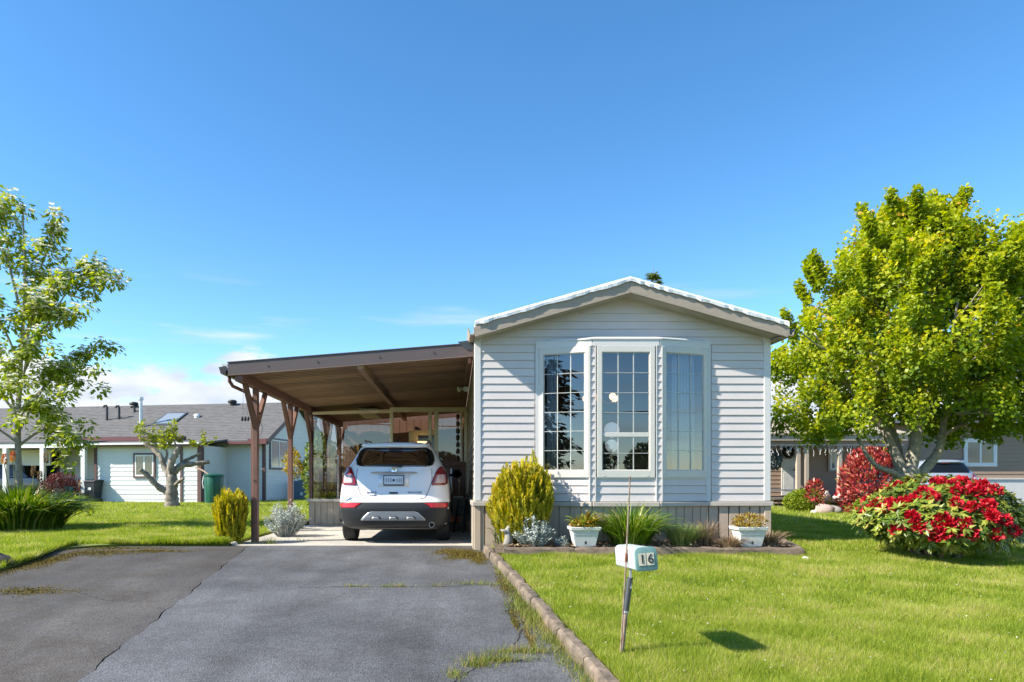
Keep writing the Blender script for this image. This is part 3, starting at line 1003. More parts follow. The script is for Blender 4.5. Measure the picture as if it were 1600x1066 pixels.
# roof sheets: ribs run down the slope, one object for each sheet
prof = []
PW = 0.45
for i in range(3):
    y = i * PW / 3
    prof += [(y, 0.0), (y + 0.08, 0.0), (y + 0.095, 0.045), (y + 0.135, 0.045)]
prof.append((PW, 0.0))
npan = int((CY1 - CY0 - 0.05) / PW)
pb = None
for i in range(npan):
    y0 = CY0 + 0.05 + i * PW
    if pb is None:
        vs, fs = [], []
        n = len(prof)
        for (x, zb) in ((CXL, cz(CXL)), (CXR, cz(CXR))):
            vs += [(x, y0 + a, zb + b) for a, b in prof] + [(x, y0 + a, zb + b + 0.012) for a, b in prof]
        for a in range(n - 1):
            fs += [(a, a + 1, 2 * n + a + 1, 2 * n + a), (n + a, n + a + 1, 3 * n + a + 1, 3 * n + a), (a, a + 1, n + a + 1, n + a)]
        pb = MB().add(vs, fs).build('roof_sheet', M_ceil, cp, fixn=False)
    else:
        c = pb.copy()
        COL.objects.link(c)
        c.location.y += i * PW
# front fascia with screws, capping and flashing at the wall
ft, fb = 0.145, -0.035
MB().prism([(CXL + 0.03, cz(CXL) + fb), (CXR - 0.002, cz(CXR) + fb), (CXR - 0.002, cz(CXR) + ft), (CXL + 0.03, cz(CXL) + ft)], 'y', CY0, CY0 + 0.03).build('fascia', M_browndk, cp, bevel=0.004)
MB().prism([(CXL + 0.03, cz(CXL) + fb - 0.008), (CXR - 0.002, cz(CXR) + fb - 0.008), (CXR - 0.002, cz(CXR) + fb - 0.001), (CXL + 0.03, cz(CXL) + fb - 0.001)], 'y', CY0 - 0.006, CY0 + 0.06).build('drip_edge', mat('drip_edge', (0.30, 0.22, 0.19), 0.5), cp)
MB().prism([(CXL + 0.02, cz(CXL) + ft + 0.001), (CXR - 0.002, cz(CXR) + ft + 0.001), (CXR - 0.002, cz(CXR) + ft + 0.012), (CXL + 0.02, cz(CXL) + ft + 0.012)], 'y', CY0 - 0.01, CY0 + 0.10).build('capping', M_browndk, cp)
for t in (0.17, 0.37, 0.62, 0.84):
    x = CXL + (CXR - CXL) * t
    MB().cyl((x, CY0 + 0.002, cz(x) + 0.05), (x, CY0 - 0.008, cz(x) + 0.05), 0.011, n=8).build('screw', M_gutter, cp)
MB().add([(CXR - 0.24, CY0 - 0.012, cz(CXR) + ft + 0.02), (CXR - 0.003, CY0 - 0.012, cz(CXR) + ft + 0.05), (CXR - 0.003, CY0 - 0.012, cz(CXR) + 0.05), (CXR - 0.11, CY0 - 0.012, cz(CXR) + 0.05),
          (CXR - 0.24, CY0 - 0.006, cz(CXR) + ft + 0.02), (CXR - 0.003, CY0 - 0.006, cz(CXR) + ft + 0.05), (CXR - 0.003, CY0 - 0.006, cz(CXR) + 0.05), (CXR - 0.11, CY0 - 0.006, cz(CXR) + 0.05)],
         [(0, 1, 2, 3), (7, 6, 5, 4), (0, 4, 5, 1), (1, 5, 6, 2), (2, 6, 7, 3), (3, 7, 4, 0)]).build('corner_flashing', mat('dark_flashing', (0.05, 0.06, 0.075), 0.4), cp)
# gutter with its end, and the bent downspout
gz0 = cz(CXL) - 0.02
MB().prism([(CXL - 0.004 - a, gz0 + b) for a, b in gp], 'y', CY0 + 0.0, CY1).build('gutter', M_gutter, cp)
MB().prism([(CXL - 0.004, gz0), (CXL - 0.075, gz0), (CXL - 0.105, gz0 + 0.10), (CXL - 0.004, gz0 + 0.11)], 'y', CY0 - 0.006, CY0 - 0.001).build('gutter_end', M_gutter, cp)
MB().box(CXL - 0.06, CXL + 0.02, CY0 + 0.0, CY0 + 0.05, gz0 + 0.115, gz0 + 0.15).build('gutter_bracket', mat('aluminium_bracket', (0.6, 0.6, 0.58), 0.4), cp)
PXC = -3.22
MB().tube([(CXL - 0.03, CY0 + 0.25, gz0 + 0.01), (CXL - 0.03, CY0 + 0.25, gz0 - 0.07), (CXL + 0.0, CY0 + 0.32, gz0 - 0.14), (PXC - 0.06, CY0 + 0.70, gz0 - 0.20), (PXC - 0.062, 11.12, gz0 - 0.34), (PXC - 0.062, 11.13, 0.05)],
          0.027, 10).build('downspout', M_brown, cp, smooth=True)
# long beam, posts with their knee braces, purlins
BZ0, BZ1 = 2.475, 2.60
MB().box(PXC - 0.055, PXC + 0.055, CY0 + 0.035, CY1, BZ0, cz(PXC) - 0.004).build('beam', M_brown, cp, bevel=0.005)
PXS = -1.42
MB().box(PXS - 0.045, PXS + 0.045, CY0 + 0.035, CY1, cz(PXS) - 0.105, cz(PXS) - 0.004).build('purlin', M_ceil, cp, bevel=0.004)
for i in range(45):      # filler blocks in the ribs over the purlin
    y = CY0 + 0.09 + i * 0.15
    if y < 16.6:
        MB().box(PXS - 0.052, PXS + 0.052, y + 0.04, y + 0.085, cz(PXS) - 0.05, cz(PXS) - 0.002).build('rib_filler', mat('filler_tan', (0.36, 0.28, 0.2), 0.8), cp)
        MB().box(CXR - 0.10, CXR - 0.04, y + 0.04, y + 0.085, cz(CXR) - 0.06, cz(CXR) - 0.006).build('rib_filler', MATS['filler_tan'], cp)
MB().box(CXR - 0.09, CXR - 0.035, CY0 + 0.035, CY1, cz(CXR) - 0.14, cz(CXR) - 0.061).build('ledger', M_brown, cp, bevel=0.004)
for Yp in (11.0, 13.3, 15.22, 17.2, 18.9):
    p = MB().box(PXC - 0.04, PXC + 0.04, Yp - 0.055, Yp + 0.055, 0.0, BZ0 - 0.002).build('post', M_brown, cp, bevel=0.006)
    for s_ in (-1, 1):
        MB().prism([(Yp + s_ * 0.056, 1.82), (Yp + s_ * 0.056, 2.00), (Yp + s_ * 0.50, BZ0 - 0.003), (Yp + s_ * 0.60, BZ0 - 0.003)], 'x', PXC - 0.034, PXC + 0.034).build('brace', M_brown, p, bevel=0.004)
    if Yp == 11.0:
        MB().box(PXC - 0.073, PXC - 0.042, Yp - 0.02, Yp + 0.07, 0.0, 2.35).build('side_board', M_brown, p, bevel=0.004)
        for zz in (0.16, 0.32, 1.0, 1.9):
            MB().cyl((PXC - 0.01, Yp - 0.058, zz), (PXC - 0.01, Yp - 0.068, zz), 0.012, n=8).build('bolt', M_gutter, p)
        MB().tube([(PXC + 0.05, Yp - 0.02, 1.72), (PXC + 0.10, Yp - 0.03, 1.75), (PXC + 0.115, Yp - 0.03, 1.85), (PXC + 0.09, Yp - 0.03, 1.93), (PXC + 0.055, Yp - 0.02, 1.95)], 0.004, 5).build('hook_wire', M_black, p)

wc = thing('chain_ornament', 'thin dark wire ornament hanging in front of the grey neighbour roof', 'ornament', px(381, 600, 10.3))
top_ = px(383, 602, 10.32)
mb = MB()
for dx in (-0.03, 0.03):
    for i in range(9):
        mb.tube([top_ + Vector((dx + 0.012 * math.sin(i), 0, -0.05 * i)), top_ + Vector((dx - 0.012 * math.sin(i + 1), 0, -0.05 * (i + 1)))], 0.0022, 4)
mb.build('chain', M_black, wc)
mb = MB()
for dx in (-0.045, 0.0, 0.045):
    mb.lathe([(0.001, 0.03), (0.018, 0.015), (0.022, -0.02), (0.012, -0.04), (0.001, -0.05)], top_ + Vector((dx, 0, -0.50)), 8)
mb.build('wire_figure', M_black, wc)

# ------------------------------------------------------------------ glazed porch at the back of the carport
PY = 15.04
po = thing('porch', 'glazed porch with taupe half wall and cream posts behind the parked car', 'porch', (-1.5, PY, 0))
M_pine = mat('half_wall_taupe', (0.40, 0.33, 0.25), 0.65, 0.08, 4, rnd=0.05, stretch=(4, 4, 0.8))
hw = MB().box(-3.20, 0.24, PY, PY + 0.08, 0.0, 0.52).build('half_wall', M_pine, po)
n = 25
for i in range(n):
    x = -3.10 + i * 0.134
    if x > -2.0 and x < -0.35: continue
    if x + 0.13 > 0.22: break
    MB().prism([(x + 0.004, PY - 0.001), (x + 0.009, PY - 0.012), (x + 0.125, PY - 0.012), (x + 0.130, PY - 0.001)], 'z', 0.03, 0.515).build('wall_board', M_pine, hw)
MB().box(-3.22, -3.105, PY - 0.03, PY + 0.09, 0.0, 0.519).build('corner_board', M_pine, po, bevel=0.005)
MB().box(-3.27, 0.235, PY - 0.07, PY + 0.12, 0.521, 0.585).build('half_wall_cap', M_cap, po, bevel=0.006)
HZ = 2.50
MB().prism([(-3.15, 2.44), (-1.45, HZ - 0.02), (-1.45, HZ + 0.055), (-3.15, 2.50)], 'y', PY - 0.03, PY + 0.05).build('header', M_cream, po, bevel=0.004)
MB().box(-1.449, 0.235, PY - 0.03, PY + 0.05, HZ, HZ + 0.10).build('header', M_cream, po, bevel=0.004)
for x, w_ in ((-1.45, 0.07), (-0.60, 0.07), (-0.47, 0.09), (0.10, 0.05), (0.185, 0.07)):
    MB().box(x, x + w_, PY - 0.02, PY + 0.045, 0.586, HZ - 0.001).build('glazing_post', M_cream, po, bevel=0.004)
for x0, x1 in ((-3.13, -2.60), (-2.59, -1.45), (-0.38, 0.10)):
    z1 = 2.43 if x0 < -2 else HZ
    MB().quad((x0, PY + 0.01, 0.586), (x1, PY + 0.01, 0.586), (x1, PY + 0.01, z1), (x0, PY + 0.01, z1)).build('pane', glassmat('porch_glass', 0.05, (0.8, 0.82, 0.82)), po, fixn=False)
MB().box(-2.60, -2.585, PY - 0.01, PY + 0.03, 0.586, 1.55).build('pane_joint', M_metal, po)
# side glazing, deck, back wall with door and arched panel
MB().quad((-3.17, PY + 0.1, 0.6), (-3.17, 19, 0.6), (-3.17, 19, 2.44), (-3.17, PY + 0.1, 2.44)).build('pane', MATS['porch_glass'], po, fixn=False)
MB().box(-3.18, 0.24, PY + 0.1, 19.3, 0.42, 0.50).build('deck', mat('deck_wood', (0.14, 0.08, 0.05), 0.7, 0.2), po)
M_pink = mat('porch_wall_brown', (0.17, 0.085, 0.055), 0.6, 0.08, 3)
bw = MB().box(-3.2, 0.26, 19.3, 19.4, 0.0, 2.95).build('back_wall', M_pink, po)
for i in range(17):
    x = -3.18 + i * 0.2
    MB().box(x + 0.004, x + 0.194, 19.284, 19.299, 0.5, 2.7).build('wall_board', M_pink, bw)
dx0 = -1.32
dr = MB().box(dx0, dx0 + 0.85, 19.235, 19.283, 0.5, 2.40).build('door', M_cream, po, bevel=0.006)
MB().box(dx0 + 0.26, dx0 + 0.72, 19.225, 19.234, 1.45, 2.24).build('door_glass', mat('door_glass_dark', (0.012, 0.012, 0.014), 0.08, 0.1), dr)
MB().lathe([(0.001, -0.05), (0.07, -0.045), (0.13, 0.0), (0.14, 0.02), (0.001, 0.021)], (dx0 + 0.38, 19.1, 2.05), 16).build('lamp_bowl', mat('amber_bowl', (0.85, 0.55, 0.25), 0.3, emit=((1.0, 0.6, 0.25), 1.2)), dr, smooth=True)
MB().cyl((dx0 + 0.08, 19.234, 1.42), (dx0 + 0.08, 19.19, 1.42), 0.03, n=12).build('door_knob', MATS['brass'], dr)
ar = MB()
arc = [(-2.75, 1.2), (-2.75, 2.2)] + [(-2.35 + 0.40 * math.cos(a), 2.2 + 0.14 * math.sin(a)) for a in np.linspace(PI, 0, 9)] + [(-1.95, 1.2)]
for p, q in zip(arc, arc[1:]):
    ar.bar((p[0], 19.26, p[1]), (q[0], 19.26, q[1]), 0.03, 0.07)
ar.build('arched_frame', mat('ochre_wood', (0.36, 0.20, 0.05), 0.5, 0.15), po)
cl = thing('ceiling_light', 'cream fluorescent ceiling light box inside the porch', 'light', px(578, 652, 16.3))
c_ = px(579, 650, 16.4)
MB().box(c_.x - 0.20, c_.x + 0.20, 15.9, 17.0, c_.z - 0.02, c_.z + 0.10).build('diffuser', M_cream, cl, bevel=0.02, seg=2)
MB().box(c_.x - 0.22, c_.x + 0.22, 15.88, 17.02, c_.z + 0.101, c_.z + 0.13).build('base_plate', M_white, cl)
# inside railing at the open side and the brown gate by the house wall
rl = thing('deck_railing', 'brown vertical board railing behind the porch glass', 'railing', (-2.6, 15.5, 0.5))
for i in range(9):
    x = -3.10 + i * 0.155
    MB().box(x, x + 0.105, 15.5, 15.525, 0.55, 1.28 + 0.02 * (i % 2)).build('picket', M_brown, rl, bevel=0.004)
MB().box(-3.14, -1.5, 15.47, 15.499, 0.72, 0.80).build('rail', M_brown, rl)
MB().box(-3.14, -1.5, 15.45, 15.499, 1.20, 1.27).build('rail', M_brown, rl)
gt = thing('gate', 'dark brown board gate beside the house wall behind the car', 'gate', (-0.1, PY - 0.1, 0.0))
MB().box(-0.66, 0.225, PY - 0.14, PY - 0.075, 1.30, 1.40).build('top_rail', M_brown, gt, bevel=0.004)
for i in range(6):
    x = -0.62 + i * 0.14
    MB().box(x, x + 0.13, PY - 0.105, PY - 0.08, 0.60, 1.299).build('gate_board', M_brown, gt, bevel=0.003)
MB().box(-0.12, -0.08, PY - 0.13, PY - 0.108, 0.72, 1.25).build('latch_bar', M_metal, gt)
# small things under the roof
fl = thing('flood_light', 'twin white flood lamp fixed under the carport roof by the house wall', 'lamp', px(722, 608, 12.6))
b_ = Vector((CXR - 0.06, 12.6, cz(CXR) - 0.17))
MB().box(b_.x - 0.05, b_.x + 0.03, 12.56, 12.66, b_.z - 0.02, b_.z + 0.03).build('mount', M_black, fl)
for dx, dy in ((-0.16, -0.06), (-0.02, -0.12)):
    e = b_ + Vector((dx, dy, -0.05))
    MB().tube([b_, b_.lerp(e, 0.5), b_.lerp(e, 0.72), e], [0.014, 0.02, 0.036, 0.052], 12).build('lamp_head', M_white, fl, smooth=True)
wch = thing('wind_chime', 'string of dark wooden pods hanging beside the porch glass', 'wind chime', (0.03, PY - 0.2, 2.4))
MB().cyl((0.05, PY - 0.2, 2.49), (0.05, PY - 0.2, 1.42), 0.006, n=6).build('cord', M_black, wch)
for i in range(7):
    MB().lathe([(0.001, -0.06), (0.035, -0.045), (0.045, 0.0), (0.03, 0.045), (0.001, 0.06)], (0.05, PY - 0.2, 2.38 - i * 0.15), 10).build('pod', mat('pod_brown', (0.06, 0.035, 0.02), 0.7), wch, smooth='all')
bx_ = thing('storage_box', 'low taupe boarded box with a white lid by the brown gate', 'box', (-0.15, 14.5, 0))
for i in range(4):
    x = -0.36 + i * 0.14
    MB().box(x + 0.003, x + 0.137, 14.72, 14.745, 0.02, 0.60).build('side_board', M_pine, bx_, bevel=0.003)
MB().box(-0.37, 0.21, 14.745, 14.9, 0.02, 0.60).build('carcass', M_pine, bx_)
MB().box(-0.05, 0.17, 14.72, 14.86, 0.602, 0.65).build('lid', M_white, bx_, bevel=0.006)
tool = thing('folded_stool', 'dark folded step stool leaning by the house wall', 'step stool', (0.12, 13.2, 0))
for dx in (-0.1, 0.08):
    MB().bar((0.06 + dx, 12.9, 0.01), (0.14 + dx * 0.8, 13.3, 0.62), 0.03, 0.03).build('leg', M_black, tool)
for zz in (0.15, 0.32, 0.48):
    MB().box(-0.02 + zz * 0.1, 0.16 + zz * 0.1, 12.9 + zz * 0.62, 13.0 + zz * 0.62, zz, zz + 0.025).build('step', M_black, tool)
tb = thing('tool_tray', 'small orange plastic tray on the carport floor by the wall', 'tray', (-0.05, 13.6, 0))
MB().prism([(-0.22, 0.16), (0.06, 0.16), (0.09, 0.28), (-0.25, 0.28)], 'y', 13.5, 13.75).build('tray_body', mat('orange_plastic', (0.42, 0.10, 0.03), 0.5), tb, bevel=0.01)
MB().box(-0.24, 0.08, 13.46, 13.8, 0.01, 0.158).build('tray_stand', M_black, tb, bevel=0.01)

# ------------------------------------------------------------------ cars: a body of stacked rounded outlines
def interp(tab, z):
    zs = [t[0] for t in tab]
    return [float(np.interp(z, zs, [t[i] for t in tab])) for i in range(1, len(tab[0]))]
# z, half width, y of the tail, y of the nose, corner depth
SUV_TAB = [
    (0.24, 0.78, 0.16, 4.02, 0.50), (0.30, 0.84, 0.06, 4.16, 0.50), (0.42, 0.875, 0.02, 4.24, 0.46), (0.56, 0.888, 0.00, 4.27, 0.42),
    (0.64, 0.888, 0.015, 4.27, 0.42), (0.70, 0.886, 0.045, 4.25, 0.42), (0.80, 0.885, 0.105, 4.20, 0.42), (0.92, 0.875, 0.135, 4.10, 0.44), (1.02, 0.860, 0.155, 3.90, 0.45),
    (1.10, 0.838, 0.175, 3.45, 0.46), (1.18, 0.800, 0.215, 3.15, 0.46), (1.26, 0.752, 0.265, 2.98, 0.46), (1.36, 0.700, 0.335, 2.78, 0.48),
    (1.46, 0.652, 0.41, 2.55, 0.5), (1.53, 0.615, 0.44, 2.35, 0.5), (1.575, 0.575, 0.42, 2.2, 0.5), (1.60, 0.535, 0.43, 2.05, 0.5), (1.625, 0.44, 0.55, 1.85, 0.5), (1.638, 0.30, 0.75, 1.7, 0.5)]
PW_ = 3.4
def sup(t, w, yr, d, s=1, flip=False):
    """point on the tail outline: t = 0 in the middle, 1 where it meets the flank"""
    a = abs(t) * PI / 2
    x = w * math.sin(a) ** (2 / PW_) * (1 if t >= 0 else -1)
    y = yr + s * d * (1 - math.cos(a) ** (2 / PW_))
    return x, y
def car_loop(z, n=14):
    w_, yr, yf, d = interp(SUV_TAB, z)
    ts = np.linspace(-1, 1, 2 * n + 1)
    ts = np.sign(ts) * np.abs(ts) ** 1.6
    back = [sup(t, w_, yr, d) for t in ts]
    fr = [sup(-t, w_, yf, min(d * 1.6, (yf - yr) * 0.45), -1) for t in ts]
    side_r = [(w_, yr + d + (yf - yr - d * 2.6) * k / 6) for k in range(1, 6)]
    side_l = [(-w_, p[1]) for p in reversed(side_r)]
    return [(x, y, z) for x, y in back + side_r + fr + side_l]
def tail_pt(x, z, out=0.0):
    """point of the tail surface above x, z"""
    w_, yr, yf, d = interp(SUV_TAB, z)
    q = min(abs(x) / w_, 0.9995)
    y = yr + d * (1 - (1 - q ** PW_) ** (1 / PW_))
    return Vector((x, y - out, z))
def tail_n(x, z):
    e = 0.012
    a = tail_pt(x + e, z) - tail_pt(x - e, z)
    b = tail_pt(x, z + e) - tail_pt(x, z - e)
    return a.cross(b).normalized()
def tail_patch(name, m, parent, rows, out=0.006, nx=10, label=None):
    """rows: (z, x0, x1) from the foot up; a skin lying just proud of the tail"""
    g = []
    for z, x0, x1 in rows:
        r = []
        for i in range(nx + 1):
            x = x0 + (x1 - x0) * i / nx
            nrm = tail_n(x, z)
            if nrm.y > 0: nrm = -nrm
            r.append(tail_pt(x, z) + nrm * out)
        g.append(r)
    o = MB().grid(g).build(name, m, parent, fixn=False, smooth='all', label=label)
    s_ = o.modifiers.new('thickness', 'SOLIDIFY'); s_.thickness = 0.008; s_.offset = 0
    return o
def sub_rows(pts, k=4):
    out = []
    for a, b in zip(pts, pts[1:]):
        for i in range(k):
            t = i / k
            out.append(tuple(a[j] + (b[j] - a[j]) * t for j in range(3)))
    out.append(pts[-1])
    return out
def text_mesh(name, body, size, m, parent, M, depth=0.002, align='CENTER'):
    c = bpy.data.curves.new(name, 'FONT')
    c.body = body
    c.size = size
    c.extrude = depth
    c.align_x = align
    c.align_y = 'CENTER'
    o = bpy.data.objects.new(name, c)
    COL.objects.link(o)
    bpy.context.view_layer.update()
    me = bpy.data.meshes.new_from_object(o)
    bpy.data.objects.remove(o)
    off = ORG.get(root_of(parent).name, Vector((0, 0, 0))) if parent else Vector((0, 0, 0))
    me.transform(Matrix.Translation(-off) @ M)
    return link_mesh(name, me, m, parent)

M_pearl = mat('white_car_paint', (0.80, 0.80, 0.80), 0.22, 0.0, 3, coat=0.6)
M_cladding = mat('dark_cladding', (0.015, 0.017, 0.02), 0.55, 0.1, 20)
M_silver = mat('silver_plastic', (0.32, 0.335, 0.36), 0.35, 0.05, 8, metal=0.35)
M_chrome = mat('chrome', (0.8, 0.8, 0.82), 0.12, 0.02, metal=1.0)
M_redlens = mat('red_lens', (0.22, 0.008, 0.012), 0.12, 0.1, 12, coat=0.8)
M_redrefl = mat('red_reflector', (0.55, 0.012, 0.015), 0.25, 0.15, 60, coat=0.5)
M_lens = mat('clear_lens', (0.55, 0.40, 0.40), 0.15, 0.2, 25, coat=0.8)
M_tint = glassmat('tinted_glass', 0.34, (0.42, 0.45, 0.42))
M_tintdk = mat('black_glass', (0.006, 0.007, 0.008), 0.06, 0.0)

def wheel(parent, x, y, s):
    w_ = MB().lathe([(0.215, -0.105), (0.30, -0.108), (0.328, -0.09), (0.335, -0.05), (0.335, 0.05), (0.328, 0.09), (0.30, 0.108), (0.215, 0.105)], (x, y, 0.335), 32, 'x').build('wheel', M_rubber, parent, smooth=True)
    MB().lathe([(0.02, 0.07 * s), (0.19, 0.06 * s), (0.214, 0.10 * s), (0.214, -0.1 * s)], (x, y, 0.335), 24, 'x').build('rim', M_metal, w_, smooth=True)
    for i in range(3):
        MB().lathe([(0.332, -0.004), (0.3365, -0.004), (0.3365, 0.004), (0.332, 0.004)], (x + (i - 1) * 0.045, y, 0.335), 32, 'x').build('tread_rib', M_black, w_)
    return w_

def make_car(label, loc, rotz, paint, detail=True, group=None):
    t = thing('parked_car', label, 'car', loc, rotz, group, local=True)
    zs = [0.24, 0.30, 0.36, 0.42, 0.49, 0.56, 0.60, 0.64, 0.70, 0.75, 0.80, 0.86, 0.92, 0.97, 1.02, 1.06, 1.10, 1.14, 1.18, 1.22, 1.26, 1.31, 1.36, 1.41, 1.46, 1.50, 1.53, 1.575, 1.60, 1.625, 1.638]
    loops = [car_loop(z) for z in zs]
    n = len(loops[0])
    vs = [p for l in loops for p in l]
    fs, ws, sw = [], [], []
    for i in range(len(loops) - 1):
        for k_ in range(n):
            a, b = i * n + k_, i * n + (k_ + 1) % n
            q = [vs[j] for j in (a, b, b + n, a + n)]
            c = [sum(p[j] for p in q) / 4 for j in range(3)]
            # openings: rear window, side windows, wheel arches
            if 1.235 < c[2] < 1.50 and c[1] < 1.0 and abs(c[0]) < 0.52 and detail: continue
            if c[2] < 0.68 and abs(c[0]) > 0.70 and any(math.hypot(c[1] - yy, c[2] - 0.335) < 0.37 for yy in (0.78, 3.34)): continue
            if detail and 1.14 < c[2] < 1.52 and c[1] > 2.3 and abs(c[0]) < 0.66 - (c[2] - 1.14) * 0.35:
                ws.append((a, b, b + n, a + n)); continue
            if detail and 1.15 < c[2] < 1.49 and 0.95 < c[1] < 2.35 and abs(c[0]) > 0.6:
                sw.append((a, b, b + n, a + n)); continue
            fs.append((a, b, b + n, a + n))
    if detail:
        MB().add(vs, ws).build('windscreen', M_tint, t, smooth='all')
    fs.append(tuple(range((len(loops) - 1) * n, len(loops) * n)))
    bo = MB().add(vs, fs).build('body', paint, t, smooth='all')
    # floor and wheel wells
    MB().box(-0.62, 0.62, 0.25, 4.0, 0.22, 0.34).build('underbody', M_black, t)
    MB().box(-0.60, 0.60, 0.5, 4.0, 0.35, 0.62).build('floor_tub', M_black, t)
    for sx in (-1, 1):
        for yy in (0.78, 3.34):
            wheel(t, sx * 0.765, yy, sx)
            well = [(yy + 0.385 * math.cos(a), 0.335 + 0.385 * math.sin(a)) for a in np.linspace(0, PI, 14)]
            rows = [[(sx * 0.60, p[0], p[1]) for p in well], [(sx * 0.875, p[0], p[1]) for p in well], [(sx * 0.893, p[0], p[1]) for p in well],
                    [(sx * 0.893, yy + (p[0] - yy) * 1.13, 0.335 + (p[1] - 0.335) * 1.13) for p in well], [(sx * 0.88, yy + (p[0] - yy) * 1.15, 0.335 + (p[1] - 0.335) * 1.15) for p in well]]
            MB().grid(rows).build('wheel_arch', M_cladding, t, fixn=False, smooth='all')
    # side glass
    for sx in (-1, 1):
        for y0, y1 in ((1.05, 1.62), (1.70, 2.45)):
            g_ = []
            for z in np.linspace(1.15, 1.49, 6):
                w_, yr, yf, d = interp(SUV_TAB, z)
                a, b = y0 + (z - 1.15) * 0.25, min(y1, y1 - (z - 1.15) * 0.7 if y1 > 2 else y1)
                g_.append([(sx * (w_ + 0.004), a + (b - a) * k_ / 4, z) for k_ in range(5)])
            MB().grid(g_).build('side_window', M_tint if detail else M_tintdk, t, fixn=False)
        # door mirror
        mr = MB()
        mr.tube([(sx * 0.86, 2.72, 1.09), (sx * 0.93, 2.74, 1.11)], 0.025, 8)
        mr.lathe([(0.001, -0.07), (0.07, -0.068), (0.088, -0.03), (0.08, 0.03), (0.04, 0.07), (0.001, 0.085)], (0, 0, 0), 16, 'y')
        for i in range(len(mr.v) - 16 * 6, len(mr.v)):
            p = mr.v[i]
            mr.v[i] = Vector((sx * 1.0 + p.x * 1.15, 2.74 + p.y, 1.13 + p.z * 0.95))
        mo = mr.build('door_mirror', M_black, t, smooth=True)
        MB().lathe([(0.001, 0), (0.066, 0)], (0, 0, 0), 16, 'y').build('mirror_glass', M_chrome, mo)
        mg = [c for c in mo.children][0]
        mg.location = (sx * 1.0, 2.664, 1.13)
        mg.scale = (1.12, 1, 0.92)
    # roof rails
    for sx in (-1, 1):
        MB().tube([(sx * 0.50, 0.62, 1.60), (sx * 0.52, 0.70, 1.655), (sx * 0.525, 1.3, 1.672), (sx * 0.52, 1.9, 1.655), (sx * 0.50, 2.0, 1.60)], 0.015, 6).build('roof_rail', M_silver if detail else M_black, t, smooth=True)
    # rear window, its black surround
    rw = [(1.225, -0.56, 0.56), (1.25, -0.61, 0.61), (1.32, -0.63, 0.63), (1.40, -0.615, 0.615), (1.48, -0.575, 0.575), (1.515, -0.52, 0.52)]
    fr_rows_l = [(z, x0, x0 + 0.07) for z, x0, x1 in rw]
    tail_patch('rear_window', M_tint if detail else M_tintdk, t, sub_rows(rw), 0.005, 18)
    for sx in (-1, 1):
        tail_patch('window_surround', M_tintdk, t, sub_rows([(z, min(sx * abs(x0), sx * (abs(x0) - 0.085)), max(sx * abs(x0), sx * (abs(x0) - 0.085))) for z, x0, x1 in rw]), 0.011, 4)
    tail_patch('window_surround', M_tintdk, t, sub_rows([(1.498, -0.535, 0.535), (1.525, -0.50, 0.50)]), 0.012, 12)
    tail_patch('spoiler', paint, t, [(1.528, -0.50, 0.50), (1.55, -0.52, 0.52), (1.575, -0.50, 0.50)], 0.055, 12)
    tail_patch('brake_light', M_redlens, t, [(1.535, -0.11, 0.11), (1.555, -0.11, 0.11)], 0.066, 4)
    # lamps
    for sx in (-1, 1):
        pts = [(0.925, 0.60, 0.79), (0.95, 0.59, 0.835), (1.05, 0.62, 0.832), (1.13, 0.655, 0.808), (1.19, 0.69, 0.775), (1.215, 0.72, 0.755)]
        order = lambda L: [(z, min(sx * a, sx * b), max(sx * a, sx * b)) for z, a, b in L]
        tl = tail_patch('tail_light', M_redlens, t, sub_rows(order(pts)), 0.012, 8)
        tail_patch('clear_lens', M_lens, tl, sub_rows(order([(0.955, 0.645, 0.80), (1.02, 0.655, 0.80), (1.09, 0.68, 0.79)])), 0.019, 6)
        tail_patch('reflector', M_redrefl, t, sub_rows(order([(0.575, 0.58, 0.81), (0.60, 0.56, 0.835), (0.635, 0.50, 0.845), (0.642, 0.48, 0.80)])), 0.013, 8)
    # cladding round the foot of the tail, silver skid plate
    tail_patch('rear_bumper', M_cladding, t, sub_rows([(0.255, -0.795, 0.795), (0.32, -0.845, 0.845), (0.45, -0.87, 0.87), (0.58, -0.884, 0.884), (0.655, -0.884, 0.884)]), 0.008, 30)
    if not detail:
        return t
    sk = tail_patch('skid_plate', M_silver, t, sub_rows([(0.385, -0.50, 0.50), (0.405, -0.50, 0.50), (0.46, -0.44, 0.44), (0.505, -0.39, 0.39), (0.52, -0.33, 0.33)]), 0.020, 20)
    for xc in (-0.27, 0.0, 0.27):
        tail_patch('skid_notch', M_cladding, sk, [(0.405, xc - 0.085, xc + 0.085), (0.43, xc - 0.075, xc + 0.075), (0.452, xc - 0.05, xc + 0.05)], 0.027, 4)
        tail_patch('skid_plate_pad', M_silver, sk, [(0.403, xc - 0.068, xc + 0.068), (0.422, xc - 0.06, xc + 0.06), (0.441, xc - 0.038, xc + 0.038)], 0.034, 4)
    # tailgate shut lines
    seam = mat('panel_gap', (0.03, 0.03, 0.035), 0.6)
    gate = [(-0.595, 1.19), (-0.60, 1.0), (-0.555, 0.86), (-0.50, 0.735), (-0.42, 0.71), (0.42, 0.71), (0.50, 0.735), (0.555, 0.86), (0.60, 1.0), (0.595, 1.19)]
    pts = []
    for (xa, za), (xb, zb) in zip(gate, gate[1:]):
        for i in range(6):
            pts.append(tail_pt(xa + (xb - xa) * i / 6, za + (zb - za) * i / 6, -0.001))
    pts.append(tail_pt(*gate[-1], -0.001))
    MB().tube(pts, 0.0055, 4).build('tailgate_gap', seam, t)
    # number plate with its recess, handle bar, badge, writing
    tail_patch('plate_recess', paint, t, [(0.90, -0.24, 0.24), (1.09, -0.24, 0.24)], 0.004, 6)
    yb = tail_pt(0, 1.0).y - 0.016
